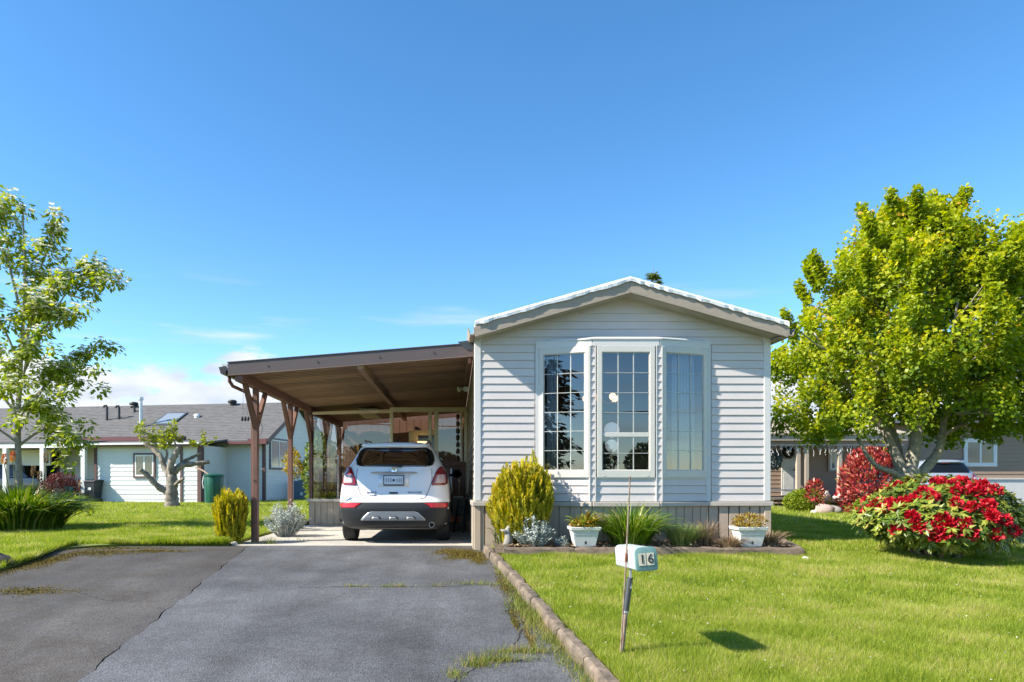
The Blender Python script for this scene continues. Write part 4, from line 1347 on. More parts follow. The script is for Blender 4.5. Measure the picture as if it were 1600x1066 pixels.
    pl = MB().box(-0.165, 0.165, yb - 0.012, yb, 0.915, 1.085).build('number_plate', mat('plate_frame', (0.03, 0.04, 0.05), 0.4), t, bevel=0.004)
    MB().box(-0.150, 0.150, yb - 0.016, yb - 0.0125, 0.940, 1.070).build('plate_face', mat('plate_white', (0.60, 0.64, 0.70), 0.4), pl)
    Mp = Matrix.Translation((0, yb - 0.019, 1.0)) @ Matrix.Rotation(PI / 2, 4, 'X')
    MB().lathe([(0.001, -0.0005), (0.022, 0), (0.022, 0.001)], (0, yb - 0.0175, 1.005), 12, 'y').build('plate_emblem', mat('plate_ink', (0.03, 0.05, 0.12), 0.5), pl)
    for x in (-0.115, -0.08, -0.045, 0.055, 0.09, 0.12):
        MB().box(x - 0.011, x + 0.011, yb - 0.0175, yb - 0.0165, 0.975, 1.035).build('plate_mark', mat('plate_grey', (0.30, 0.34, 0.42), 0.5), pl)
    hb = [tail_pt(x, 1.125, 0.035) for x in np.linspace(-0.37, 0.37, 15)]
    MB().tube(hb, [0.004] + [0.014] * 13 + [0.004], 8).build('handle_bar', M_chrome, t, smooth=True)
    ey = tail_pt(0, 1.165).y - 0.03
    em = MB().lathe([(0.030, -0.004), (0.044, -0.006), (0.046, 0.0), (0.044, 0.02), (0.030, 0.02)], (0, ey, 1.168), 24, 'y').build('badge', M_chrome, t, smooth=True)
    for i, dx in enumerate((-0.016, 0.0, 0.016)):
        MB().prism([(dx - 0.007, 1.190 - 0.006 * i), (dx + 0.007, 1.190 - 0.006 * i), (dx + 0.007, 1.165 - 0.006 * i), (dx, 1.150 - 0.006 * i), (dx - 0.007, 1.165 - 0.006 * i)], 'y', ey - 0.006, ey + 0.006).build('shield', mat('badge_shield', (0.25, 0.27, 0.32), 0.3, metal=0.6), em)
    MB().lathe([(0.001, 0.012), (0.031, 0.012), (0.031, 0.02)], (0, ey, 1.168), 20, 'y').build('badge_ground', M_black, em)
    for body, x, z, s_ in (('BUICK', -0.345, 0.812, 0.042), ('AWD', -0.32, 0.765, 0.034), ('ENCORE', 0.335, 0.812, 0.042)):
        p_ = tail_pt(x, z, 0.006)
        nrm = tail_n(x, z)
        if nrm.y > 0: nrm = -nrm
        rot = nrm.to_track_quat('Z', 'Y').to_matrix().to_4x4()
        Mt = Matrix.Translation(p_) @ rot
        text_mesh('lettering', body, s_, mat('badge_letters', (0.30, 0.31, 0.33), 0.25, metal=0.7), t, Mt @ Matrix.Scale(1.35, 4, (1, 0, 0)), 0.003)
    tail_patch('gate_handle', M_cladding, t, [(0.79, -0.062, 0.062), (0.815, -0.068, 0.068)], 0.012, 4)
    # wiper, exhaust, silencer, fin on the roof
    MB().tube([tail_pt(0.12, 1.225, 0.03), tail_pt(-0.05, 1.25, 0.035), tail_pt(-0.33, 1.25, 0.03)], [0.022, 0.018, 0.009], 8).build('rear_wiper', M_black, t, smooth=True)
    MB().lathe([(0.030, 0.25), (0.036, 0.0), (0.044, -0.045), (0.044, -0.06), (0.036, -0.06), (0.033, 0.2)], (0.60, 0.10, 0.31), 18, 'y').build('tail_pipe', M_chrome, t, smooth=True)
    MB().tube([(0.60, 0.35, 0.31), (0.35, 0.42, 0.30), (0.1, 0.5, 0.29)], 0.03, 10).build('exhaust_pipe', M_rust, t, smooth=True)
    MB().tube([(-0.42, 0.5, 0.28), (-0.05, 0.5, 0.28)], 0.085, 14).build('silencer', M_black, t, smooth=True)
    MB().box(-0.80, 0.80, 0.74, 0.82, 0.24, 0.32).build('rear_axle', M_black, t)
    MB().prism([(0.80, 1.635), (0.98, 1.64), (0.82, 1.69), (0.79, 1.685)], 'x', -0.02, 0.02).build('roof_fin', M_black, t, bevel=0.006)
    for sx in (-1, 1):
        MB().prism([(0.03, 0.06), (0.28, 0.06), (0.28, 0.36), (0.03, 0.36)], 'z', 1.0, 1.001)
    # seats seen through the glass
    for x in (-0.33, 0.33):
        st = MB().box(x - 0.24, x + 0.24, 1.35, 1.5, 0.65, 1.22).build('seat', M_dark, t, bevel=0.04, seg=2)
        MB().box(x - 0.13, x + 0.13, 1.36, 1.46, 1.25, 1.43).build('head_rest', M_dark, st, bevel=0.03, seg=2)
    return t
make_car('white compact crossover parked in the carport with its tail to the street', (-0.975, 10.62, 0.0), 0, M_pearl)

# ------------------------------------------------------------------ edging, flower bed
rr = random.Random(8)
def edging(name, label, p, q, nb, wd, hg, m, seed, orange=()):
    """a row of rough blocks or timbers, each an object of its own"""
    p, q = Vector(p), Vector(q)
    t = thing(name, label, 'edging', p)
    rq = random.Random(seed)
    cuts = [0.0]
    for i in range(nb):
        cuts.append(cuts[-1] + rq.uniform(0.8, 1.2))
    for i in range(nb):
        a, b = p.lerp(q, cuts[i] / cuts[-1]), p.lerp(q, cuts[i + 1] / cuts[-1])
        d = (b - a).normalized()
        s = Vector((d.y, -d.x, 0)).normalized()
        a = a + d * 0.002; b = b - d * 0.002
        sh = s * rq.uniform(-0.012, 0.012)
        n = max(7, int((b - a).length / 0.07))
        rows = []
        for k_ in range(n):
            c = a.lerp(b, k_ / (n - 1)) + sh
            base = gz(c.y)
            j = lambda e: rq.uniform(-e, e)
            hw_ = wd / 2
            zt = base + hg + j(0.006)
            e0 = 0.012 if k_ in (0, n - 1) else 0.0
            prof_ = [(-hw_, base - 0.08), (-hw_ + j(0.008), base + hg * 0.5), (-hw_ + 0.008 + j(0.008) + e0, zt - 0.022), (-hw_ + 0.028 + j(0.006) + e0, zt - e0), (hw_ - 0.028 + j(0.006) - e0, zt - e0), (hw_ - 0.006 + j(0.006) - e0, zt - 0.025), (hw_, base - 0.08)]
            rows.append([c + s * x + Vector((0, 0, z - c.z)) for x, z in prof_])
        mb = MB().grid(rows)
        nn = len(rows[0])
        mb.f.append(tuple(range(nn)))
        mb.f.append(tuple(reversed(range((n - 1) * nn, n * nn))))
        mb.build('edging_block', M_brick if i in orange else m, t, smooth=True)
    return t
M_brick = mat('old_brick', (0.16, 0.13, 0.10), 0.9, 0.3, 5, color2=(0.36, 0.17, 0.09), bump=0.8, bscale=40, detail=8)
M_kerb = mat('mossy_kerb', (0.11, 0.088, 0.066), 0.95, 0.45, 9, color2=(0.23, 0.175, 0.13), bump=1.0, bscale=30, detail=10, rnd=0.08)
edging('kerb_edging', 'row of weathered kerb blocks between driveway and front lawn', (0.45, 9.72, 0), (1.05, 3.6, 0), 10, 0.125, 0.105, M_kerb, 3, ())
edging('timber_edging', 'grey weathered timber along the front of the flower bed', (0.62, 8.88, 0), (4.50, 8.86, 0), 4, 0.13, 0.20, M_timber, 5)
edging('timber_edging', 'short grey timber closing the flower bed at the house corner', (4.50, 8.95, 0), (4.62, 9.86, 0), 1, 0.13, 0.19, M_timber, 6)
sd = MB().grid([[(x, y, gz(y) + 0.135 + 0.02 * math.sin(x * 7 + y * 5) * math.sin(x * 13)) for x in np.linspace(0.52, 4.52, 40)] for y in (8.9, 9.1, 9.35, 9.6, 9.88)]).build('bed_soil', M_soil, fixn=False, smooth='all')
tag(sd, 'dark soil of the flower bed under the bay window', 'soil', kind='structure')
BZ = 0.13        # soil level

# golden upright cedar: many upright sprays
M_gold = leafmat('golden_cedar', [(0.0, (0.11, 0.13, 0.008)), (0.4, (0.36, 0.33, 0.015)), (0.8, (0.60, 0.49, 0.025)), (1.0, (0.60, 0.33, 0.03))], 0.35, 0.6)
def cedar(label, c, rad, n, seed, L=0.05):
    rng = np.random.default_rng(seed)
    t = thing('golden_shrub', label, 'shrub', c, group='golden yellow garden conifers')
    # upright sprays set over a bundle of leaning columns of unequal height
    nl_ = 9
    P0 = []
    for i in range(nl_):
        a_ = 2 * PI * i / (nl_ - 1) + rng.uniform(-0.3, 0.3)
        off = 0.0 if i == nl_ - 1 else rng.uniform(0.45, 0.62)
        hh = rng.uniform(0.80, 1.04) if i < nl_ - 1 else 1.05
        D, r = lumpy(rng, n // nl_, 40, 0.18, 22.0)
        q = 1 - 0.5 * rng.uniform(0, 1, len(D)) ** 2
        p = D * (r * q)[:, None] * np.array([rad[0] * 0.50, rad[1] * 0.50, rad[2] * hh])
        p[:, 2] += rad[2] * hh * 0.97
        lean = 0.45 + 0.55 * np.clip(p[:, 2] / (rad[2] * 1.5), 0, 1)
        p[:, 0] += math.cos(a_) * off * rad[0] * lean
        p[:, 1] += math.sin(a_) * off * rad[1] * lean
        P0.append(p)
    P0 = np.concatenate(P0)
    P0 = P0[P0[:, 2] > 0.03]
    n = len(P0)
    out = P0 * np.array([1, 1, 0.0]); out = out / rad[0]
    m_ = 12
    a = rng.uniform(0, 2 * PI, n)
    side = np.stack([np.cos(a), np.sin(a), np.zeros(n)], 1)
    Ps, As, Ns, rs = [], [], [], []
    tone = rng.uniform(0, 1, n)
    for i in range(m_):
        f = i / m_
        sgn = 1 if i % 2 else -1
        base = P0 + np.array([0, 0, 1.0]) * (f - 0.5) * L * 2.6 + out * f * 0.03
        Ps.append(base); As.append(np.array([0, 0, 1.0]) * 1.0 + side * sgn * 0.75 * (1 - f * 0.6) + out * 0.5 + rng.normal(size=(n, 3)) * 0.15)
        Ns.append(np.cross(side, np.array([0, 0, 1.0])) + rng.normal(size=(n, 3)) * 0.3)
        rs.append(np.clip(tone * 0.55 + f * 0.42 + rng.uniform(-0.12, 0.12, n), 0, 1))
    P, A, N, rs = map(np.concatenate, (Ps, As, Ns, rs))
    sz = rng.uniform(0.7, 1.2, len(P))
    leaves('foliage', P + np.array(c), A, N, L * sz, L * 0.42 * sz, M_gold, t, rs, 0.05)
    mb = MB()
    for i in range(5):
        x, y = rng.uniform(-0.4, 0.4, 2)
        mb.tube([Vector(c) + Vector((x * 0.1, y * 0.1, -0.05)), Vector(c) + Vector((x * rad[0], y * rad[1], rad[2] * 1.5))], [0.02, 0.006], 6)
    mb.build('stem', M_bark, t)
    return t
cedar('golden yellow upright conifer shrub in front of the grey siding', (0.91, 9.42, BZ - 0.02), (0.43, 0.37, 0.545), 4200, 3)
cedar('small yellow conifer shrub at the foot of the carport post', (-3.56, 10.80, 0.0), (0.25, 0.24, 0.40), 1700, 9)

M_dusty = leafmat('silver_leaf', [(0.0, (0.22, 0.27, 0.25)), (0.5, (0.42, 0.47, 0.45)), (1.0, (0.62, 0.66, 0.62))], 0.15, 0.8)
def dusty(label, c, r, h, n, seed):
    rng = np.random.default_rng(seed)
    t = thing('silver_plant', label, 'plant', c, group='silver leaved bedding plants')
    P, A, N, S = [], [], [], []
    mb = MB()
    for i in range(n):
        a = rng.uniform(0, 2 * PI); q = math.sqrt(rng.uniform(0, 1))
        tip = np.array([math.cos(a) * q * r, math.sin(a) * q * r, h * (1 - 0.55 * q * q) * rng.uniform(0.6, 1.1)])
        base = tip * np.array([0.35, 0.35, 0.0])
        mb.tube([Vector(c) + Vector(base), Vector(c) + Vector(tip)], [0.006, 0.003], 4, False)
        for k_ in range(22):
            f = rng.uniform(0.35, 1.02)
            b_ = rng.uniform(0, 2 * PI)
            P.append(base + (tip - base) * f)
            A.append([math.cos(b_), math.sin(b_), rng.uniform(0.1, 0.9)])
            N.append([rng.normal() * 0.4, rng.normal() * 0.4, 1])
            S.append(rng.uniform(0.6, 1.2))
    P, A, N, S = map(np.array, (P, A, N, S))
    leaves('foliage', P + np.array(c), A, N, 0.055 * S, 0.022 * S, M_dusty, t, rng.uniform(0, 1, len(P)), 0.1)
    mb.build('stem', mat('grey_stem', (0.35, 0.36, 0.32), 0.9), t)
    return t
dusty('silvery dusty plant growing below the golden conifer', (1.05, 9.12, BZ - 0.02), 0.27, 0.42, 70, 1)
dusty('tiny silvery seedling plant close by the first white planter', (1.43, 9.08, BZ - 0.02), 0.11, 0.15, 16, 2)
dusty('large silver grey bush behind the front carport post', (-3.02, 12.1, 0.0), 0.42, 0.62, 130, 3)

M_strap = leafmat('strap_leaf', [(0.0, (0.05, 0.12, 0.012)), (0.5, (0.14, 0.25, 0.02)), (0.85, (0.26, 0.34, 0.035)), (1.0, (0.45, 0.40, 0.14))], 0.35, 0.4)
def strap_clump(name, label, c, r, h, n, seed, m, wd=0.012, cat='plant', droop=1.0, parent=None, group=None, foot=0.4):
    """arching strap leaves of five segments"""
    rng = np.random.default_rng(seed)
    t = parent or thing(name, label, cat, c, group=group)
    a = rng.uniform(0, 2 * PI, n)
    q = np.sqrt(rng.uniform(0, 1, n))
    d = np.stack([np.cos(a), np.sin(a), np.zeros(n)], 1)
    b0 = d * (q * r * foot)[:, None] + rng.normal(size=(n, 3)) * np.array([0.02, 0.02, 0])
    ln = h * rng.uniform(0.7, 1.25, n)
    reach = (0.25 + 0.75 * q) * r * (1.25 - 0.6 * foot) * rng.uniform(0.6, 1.2, n)
    side = np.stack([-d[:, 1], d[:, 0], np.zeros(n)], 1) + rng.normal(size=(n, 3)) * 0.3
    side = unit(side)
    V = []
    ks = 6
    for k_ in range(ks):
        f = k_ / (ks - 1)
        zz = ln * (1.25 * f - (0.25 + 0.45 * q * droop) * f ** 2.4)
        P = b0 + d * (reach * f ** 1.5)[:, None] + np.array([0, 0, 1.0]) * zz[:, None]
        w_ = wd * (1 - f ** 2) * rng.uniform(0.85, 1.15) + 0.0006
        V += [P - side * w_ / 2, P + side * w_ / 2]
    V = np.stack(V, 1).reshape(-1, 3) + np.array(c)
    i = np.arange(n)[:, None] * (2 * ks)
    fs = []
    for k_ in range(ks - 1):
        o = 2 * k_
        fs.append(np.hstack([i + o, i + o + 1, i + o + 3, i + o + 2]))
    Fc = np.stack(fs, 1).reshape(-1, 4)
    ob = np_mesh('foliage', V, Fc, m, t, np.repeat(rng.uniform(0, 1, n), ks - 1))
    ob['kind'] = 'stuff'
    return t
strap_clump('grass_clump', 'big clump of arching green strap leaves behind the mailbox', (2.36, 9.25, BZ - 0.02), 0.60, 0.60, 620, 4, M_strap, 0.016)
M_lav = leafmat('lavender_leaf', [(0.0, (0.07, 0.11, 0.03)), (0.6, (0.16, 0.22, 0.06)), (1.0, (0.28, 0.32, 0.13))], 0.25, 0.7)
strap_clump('lavender_plant', 'fine leaved grey green tuft beside the strap leaf clump', (3.03, 9.12, BZ - 0.02), 0.28, 0.30, 900, 5, M_lav, 0.006, droop=0.3)
M_dry = leafmat('dry_stalk', [(0.0, (0.13, 0.075, 0.045)), (0.5, (0.30, 0.20, 0.12)), (1.0, (0.46, 0.35, 0.22))], 0.15, 0.8)
for lab, x, y, r_, h_, n_, s_ in (('withered tan stalks in the bed beside the lavender', 3.36, 9.2, 0.24, 0.36, 330, 6), ('low dry brown stalks in front of the second white planter', 3.62, 9.0, 0.28, 0.17, 420, 7), ('dry straw coloured stalks at the bed end by the house corner', 4.22, 9.2, 0.26, 0.22, 420, 8)):
    strap_clump('dry_plant', lab, (x, y, BZ - 0.02), r_, h_, n_, s_, M_dry, 0.006, droop=0.5, group='withered plants in the flower bed')
# litter over the soil
rg2 = np.random.default_rng(21)
n = 3800
P = np.stack([rg2.uniform(0.6, 4.45, n), rg2.uniform(8.95, 9.82, n), np.full(n, BZ + 0.018)], 1)
A = np.stack([rg2.normal(size=n), rg2.normal(size=n), np.abs(rg2.normal(size=n)) * 0.25], 1)
lt = leaves('leaf_litter', P, A, np.stack([rg2.normal(size=n) * 0.4, rg2.normal(size=n) * 0.4, np.ones(n)], 1), 0.05, 0.02, M_dry, None, rg2.uniform(0, 1, n))
tag(lt, 'dry brown leaf litter covering the flower bed', 'leaf litter', kind='stuff')

# white planters
M_plant = mat('planter_paint', (0.56, 0.58, 0.56), 0.6, 0.12, 6, color2=(0.66, 0.68, 0.64))
def planter(label, x, y, plant_label, seed, mm, h, rdy):
    t = thing('planter', label, 'planter', (x, y, BZ))
    zb = BZ + 0.005
    vs, fs = [], []
    lv = [(0.13, 0.0), (0.135, 0.02), (0.175, 0.215), (0.195, 0.218), (0.20, 0.26), (0.175, 0.262), (0.165, 0.225)]
    for r_, z_ in lv:
        for sx, sy in ((-1, -1), (1, -1), (1, 1), (-1, 1)):
            vs.append((x + sx * r_, y + sy * r_ * 0.8, zb + z_))
    for i in range(len(lv) - 1):
        for k_ in range(4):
            fs.append((i * 4 + k_, i * 4 + (k_ + 1) % 4, (i + 1) * 4 + (k_ + 1) % 4, (i + 1) * 4 + k_))
    fs.append((3, 2, 1, 0))
    MB().add(vs, fs).build('pot', M_plant, t, bevel=0.004)
    MB().box(x - 0.165, x + 0.165, y - 0.13, y + 0.13, zb + 0.20, zb + 0.228).build('soil', M_soil, t)
    MB().box(x - 0.012, x + 0.012, y - 0.1335, y - 0.128, zb + 0.035, zb + 0.075).build('slot', M_black, t)
    MB().prism([(x - 0.16, zb + 0.165), (x + 0.16, zb + 0.165), (x + 0.162, zb + 0.177), (x - 0.162, zb + 0.177)], 'y', y - 0.138, y - 0.13).build('moulding', M_plant, t)
    return t
planter('white square planter with a fern, nearer the golden conifer', 1.70, 9.05, '', 1, None, 0, 0)
planter('white square planter at the far end of the flower bed', 3.88, 9.05, '', 2, None, 0, 0)
M_fern = leafmat('fern_leaf', [(0.0, (0.26, 0.12, 0.03)), (0.4, (0.22, 0.26, 0.03)), (1.0, (0.34, 0.42, 0.05))], 0.35, 0.5)
t = strap_clump('fern', 'yellow green fern growing in the white planter near the conifer', (1.72, 9.05, BZ + 0.22), 0.24, 0.26, 60, 12, M_fern, 0.045)
shrub('x', 'x', 'x', (1.70, 9.05, BZ + 0.21), (0.17, 0.13, 0.08), 700, 0.05, 0.018, leafmat('russet_leaf', [(0.0, (0.18, 0.08, 0.02)), (0.6, (0.34, 0.24, 0.03)), (1.0, (0.42, 0.36, 0.06))], 0.3), 31, parent=t)
shrub('bedding_plant', 'russet bedding plant growing in the white planter at the bed end', 'plant', (3.88, 9.05, BZ + 0.21), (0.18, 0.14, 0.10), 1000, 0.045, 0.014, MATS['russet_leaf'], 32)
rk = thing('driftwood', 'grey weathered driftwood stump in the corner of the flower bed', 'driftwood', (0.72, 9.2, BZ))
mb = MB()
mb.tube([(0.70, 9.2, BZ - 0.03), (0.72, 9.2, BZ + 0.10), (0.70, 9.18, BZ + 0.22), (0.76, 9.18, BZ + 0.30)], [0.075, 0.06, 0.035, 0.02], 9)
mb.build('stump', M_rock, rk, smooth='all')
MB().tube([(0.72, 9.2, BZ + 0.12), (0.66, 9.15, BZ + 0.2), (0.60, 9.15, BZ + 0.21)], [0.03, 0.022, 0.012], 7).build('branch', M_rock, rk, smooth='all')
strap_clump('weed', 'sparse green weed growing at the house corner', (0.66, 9.5, BZ - 0.02), 0.2, 0.34, 90, 14, M_lav, 0.014, 'plant')

# ------------------------------------------------------------------ mailbox
MX, MY = 1.185, 4.86
mz = gz(MY) + LAWN_R
mbx = thing('mailbox', 'pale green metal mailbox numbered 16 on a leaning rusty post', 'mailbox', (MX, MY, mz))
M_mint = mat('mint_enamel', (0.38, 0.44, 0.42), 0.45, 0.18, 9, color2=(0.56, 0.59, 0.57), bump=0.1, detail=8)
M_teal = mat('teal_enamel', (0.11, 0.25, 0.235), 0.45, 0.2, 9, color2=(0.20, 0.33, 0.31), detail=8)
bw_, bh, bl = 0.145, 0.155, 0.46
bc = Vector((MX + 0.088, MY - 0.03, 0.40))
def rrect(w_, h, r, n=4):
    out = []
    for cx, cy, a0 in ((w_ / 2 - r, h - r, 0), (-w_ / 2 + r, h - r, 90), (-w_ / 2 + r * 0.5, r * 0.5, 180), (w_ / 2 - r * 0.5, r * 0.5, 270)):
        rr_ = r if a0 < 180 else r * 0.5
        for i in range(n + 1):
            a = R(a0 + 90 * i / n)
            out.append((cx + rr_ * math.cos(a), cy + rr_ * math.sin(a)))
    return out
Mb = Matrix.Translation(bc) @ Matrix.Rotation(R(3), 4, 'Z') @ Matrix.Rotation(R(-3), 4, 'X') @ Matrix.Rotation(R(-4), 4, 'Y')
pr = rrect(bw_, bh, 0.035)
MB(Mb).prism(pr, 'y', -bl / 2, bl / 2).build('box_body', M_mint, mbx, smooth=True, bevel=0.004)
prd = [(x * 1.05, z_ * 1.04 - 0.003) for x, z_ in pr]
dr_ = MB(Mb).prism(prd, 'y', -bl / 2 - 0.022, -bl / 2 - 0.001).build('box_door', M_teal, mbx, smooth=True, bevel=0.006, seg=2)
for i, (d_, x) in enumerate((('1', -0.029), ('6', 0.027))):
    MB(Mb).box(x - 0.024, x + 0.024, -bl / 2 - 0.0255, -bl / 2 - 0.0225, 0.035, 0.117).build('number_tile', mat('number_cream', (0.62, 0.56, 0.42), 0.5), dr_)
    text_mesh('digit', d_, 0.088, M_black, dr_, Mb @ Matrix.Translation((x, -bl / 2 - 0.0275, 0.076)) @ Matrix.Rotation(PI / 2, 4, 'X'), 0.001)
pt = Vector((MX + 0.050, MY - 0.03, 0.405))
pb_ = Vector((MX - 0.015, MY, mz - 0.1))
post_dir = (pt - pb_)
MB().cyl(pb_, pb_ + post_dir * 0.60, 0.016, n=10).build('post_foot', M_rust, mbx, smooth=True)
MB().cyl(pb_ + post_dir * 0.55, pt - Vector((0, 0, 0.075)), 0.021, n=10).build('post_sleeve', mat('dark_steel', (0.10, 0.11, 0.12), 0.45, metal=0.5), mbx, smooth=True)
MB().cyl(pb_ + post_dir * 0.555, pb_ + post_dir * 0.575, 0.0245, n=10).build('clamp', M_metal, mbx)
MB().bar(pt - Vector((0.0, 0.0, 0.15)), pt + Vector((0.002, 0, -0.002)), 0.034, 0.012).build('strap', M_metal, mbx)
rb = Vector((MX + 0.010, MY - 0.05, 0.0))
MB().tube([Vector((MX - 0.020, MY - 0.02, mz - 0.05)), Vector((1.186, 4.76, 0.42)), Vector((1.206, 4.72, 1.045))], [0.006, 0.006, 0.005], 8).build('rod', M_rust, mbx, smooth=True)
MB().tube([Vector((1.187, 4.76, 0.45)), Vector((1.1885, 4.757, 0.48)), Vector((1.190, 4.754, 0.51))], 0.009, 8).build('rust_collar', mat('red_rust', (0.16, 0.05, 0.025), 0.9, 0.3, 20), mbx)

# ------------------------------------------------------------------ moss and weeds on the paving
M_moss = leafmat('moss', [(0.0, (0.075, 0.055, 0.008)), (0.5, (0.14, 0.10, 0.014)), (1.0, (0.20, 0.16, 0.035))], 0.1, 0.9)
def moss(label, blobs, seed):
    rng = np.random.default_rng(seed)
    Ps = []
    for x, y, sx, sy, n in blobs:
        n = int(n * 1.8)
        p = rng.normal(size=(n, 2)) * np.array([sx, sy])
        p = p * (1 + 0.35 * np.sin(np.arctan2(p[:, 1], p[:, 0]) * 5 + x))[:, None]
        Ps.append(p + np.array([x, y]))
    p = np.concatenate(Ps)
    n = len(p)
    P = np.column_stack([p, gz(p[:, 1]) + 0.002])
    A = np.column_stack([rng.normal(size=(n, 2)), np.abs(rng.normal(size=n)) * 0.35])
    N = np.column_stack([rng.normal(size=(n, 2)) * 0.35, np.ones(n)])
    s_ = rng.uniform(0.6, 1.4, n)
    o = leaves('moss', P, A, N, 0.012 * s_, 0.010 * s_, M_moss, None, rng.uniform(0, 1, n), 0.0)
    return tag(o, label, 'moss', kind='stuff')
moss('olive yellow moss on the asphalt by the house corner', [(0.12, 9.45, 0.14, 0.20, 5200), (-0.10, 9.75, 0.12, 0.14, 1200), (0.30, 9.1, 0.06, 0.25, 1500)], 1)
moss('yellow brown moss along the grassy edge of the drive', [(-5.35, 9.0, 0.10, 0.30, 3400), (-5.0, 9.6, 0.28, 0.16, 3000), (-4.3, 9.75, 0.22, 0.07, 1600), (-5.5, 8.4, 0.1, 0.3, 2500), (-4.5, 7.2, 0.22, 0.10, 1500), (-5.0, 10.1, 0.3, 0.06, 1800)], 2)
moss('brownish moss beside the kerb blocks', [(0.55, 7.6, 0.06, 0.5, 1800), (0.66, 6.5, 0.07, 0.35, 1500), (0.52, 6.05, 0.018, 0.22, 500), (0.60, 5.5, 0.02, 0.25, 500)], 3)
M_weed = leafmat('weed_blade', [(0.0, (0.08, 0.13, 0.015)), (0.5, (0.20, 0.26, 0.03)), (0.8, (0.34, 0.31, 0.09)), (1.0, (0.42, 0.28, 0.13))], 0.35, 0.6, patch=0.4, pscale=2.0)
def weeds(label, spots, seed, cat='weeds'):
    rng = np.random.default_rng(seed)
    X, Y, H = [], [], []
    for x, y, sx, sy, n, h in spots:
        X.append(rng.normal(x, sx, n)); Y.append(rng.normal(y, sy, n)); H.append(h * rng.uniform(0.4, 1.2, n))
    X, Y, H = map(np.concatenate, (X, Y, H))
    o = blades('weeds', X, Y, gz(Y) - 0.003, H, 0.005, M_weed, seed, lean=0.75)
    return tag(o, label, cat, kind='stuff')
weeds('thin dry weeds sprouting in a line across the driveway', [(-1.13, 7.43, 0.045, 0.012, 50, 0.05), (-1.0, 7.42, 0.04, 0.01, 34, 0.045), (-0.77, 7.42, 0.035, 0.012, 36, 0.045), (-0.60, 7.42, 0.06, 0.015, 80, 0.07), (-0.9, 7.41, 0.3, 0.01, 24, 0.04), (-0.21, 7.43, 0.05, 0.012, 40, 0.05), (0.20, 7.55, 0.16, 0.018, 130, 0.07), (0.42, 7.5, 0.1, 0.02, 80, 0.06)], 4)
weeds('tangle of grass and weeds growing along the kerb blocks', [(0.50 + 0.098 * (8.6 - y), y, 0.03, 0.16, 120, 0.08) for y in (8.3, 7.9, 7.5, 7.1)] + [(0.62, 6.5, 0.07, 0.25, 420, 0.09), (0.70, 6.0, 0.07, 0.22, 620, 0.12), (0.76, 5.5, 0.06, 0.2, 460, 0.10), (0.82, 5.0, 0.06, 0.25, 380, 0.09), (0.88, 4.5, 0.05, 0.25, 360, 0.09), (0.30, 4.95, 0.12, 0.03, 330, 0.09), (0.50, 5.15, 0.12, 0.03, 330, 0.08), (0.15, 4.85, 0.06, 0.03, 220, 0.08), (0.0, 4.65, 0.04, 0.05, 120, 0.06)], 5)
weeds('dry weeds at the foot of the front carport post', [(-2.95, 10.75, 0.08, 0.05, 160, 0.14), (-3.3, 10.7, 0.15, 0.03, 120, 0.06), (-2.6, 11.3, 0.3, 0.12, 160, 0.06)], 6)
# stones
def stone(name, label, c, r, seed, m=M_rock, sq=0.6, group=None):
    rng = np.random.default_rng(seed)
    b = MB().lathe([(max(1e-5, math.sin(PI * i / 7)), -math.cos(PI * i / 7)) for i in range(8)], (0, 0, 0), 10)
    for i, p in enumerate(b.v):
        q = 1 + 0.18 * math.sin(p.x * 3.1 + seed) * math.cos(p.y * 2.7 + seed * 2) + 0.06 * rng.normal()
        b.v[i] = Vector((p.x * r * q, p.y * r * q * 0.85, p.z * r * q * sq)) + Vector(c)
    o = b.build(name, m, smooth='all')
    return tag(o, label, 'stone', group)
stone('stone', 'dark boulder lying in the grass at the drive edge', (-5.72, 8.55, -0.03), 0.2, 3, mat('dark_rock', (0.035, 0.033, 0.03), 0.9, 0.3, bump=0.6), 0.6)
M_pale = mat('pale_stone', (0.48, 0.44, 0.38), 0.85, 0.15)
for i, (x, lab) in enumerate(((-3.62, 'small pale stone under the small yellow conifer'), (-3.45, 'small pale stone beside the front carport post'))):
    stone('stone', lab, (x, 10.62, 0.02), 0.055, i + 5, M_pale)
stone('stone', 'white pebble in the grass off the bed corner', (4.42, 8.62, gz(8.6) + LAWN_R + 0.02), 0.05, 9, mat('white_pebble', (0.7, 0.7, 0.68), 0.8))

# ------------------------------------------------------------------ trees and large shrubs
def limb(mb, pts, r0, r1, n=8, wob=0.0, rng=None, sub=4):
    """a limb through the given points, smoothly curved and tapering"""
    P = [Vector(p) for p in pts]
    out = []
    for i in range(len(P) - 1):
        p0, p1, p2, p3 = P[max(i - 1, 0)], P[i], P[i + 1], P[min(i + 2, len(P) - 1)]
        for k_ in range(sub):
            t = k_ / sub
            out.append(0.5 * ((2 * p1) + (p2 - p0) * t + (2 * p0 - 5 * p1 + 4 * p2 - p3) * t * t + (3 * p1 - p0 - 3 * p2 + p3) * t ** 3))
    out.append(P[-1])
    m_ = len(out)
    rad = [(r0 + (r1 - r0) * i / (m_ - 1)) * (1 + wob * math.sin(i * 2.3 + r0 * 50)) for i in range(m_)]
    mb.tube(out, rad, n)
    return out

def clumped(rng, centers, radii, per, updraw=0.0):
    """leaf positions round clump centres, denser to each clump's outside"""
    n = len(centers)
    c = np.repeat(np.arange(n), per)
    D = unit(rng.normal(size=(n * per, 3)))
    q = rng.uniform(0.15, 1.0, n * per) ** 0.6
    P = centers[c] + D * q[:, None] * radii[c][:, None] * np.array([1, 1, 1 + updraw])
    return P, D, c, q

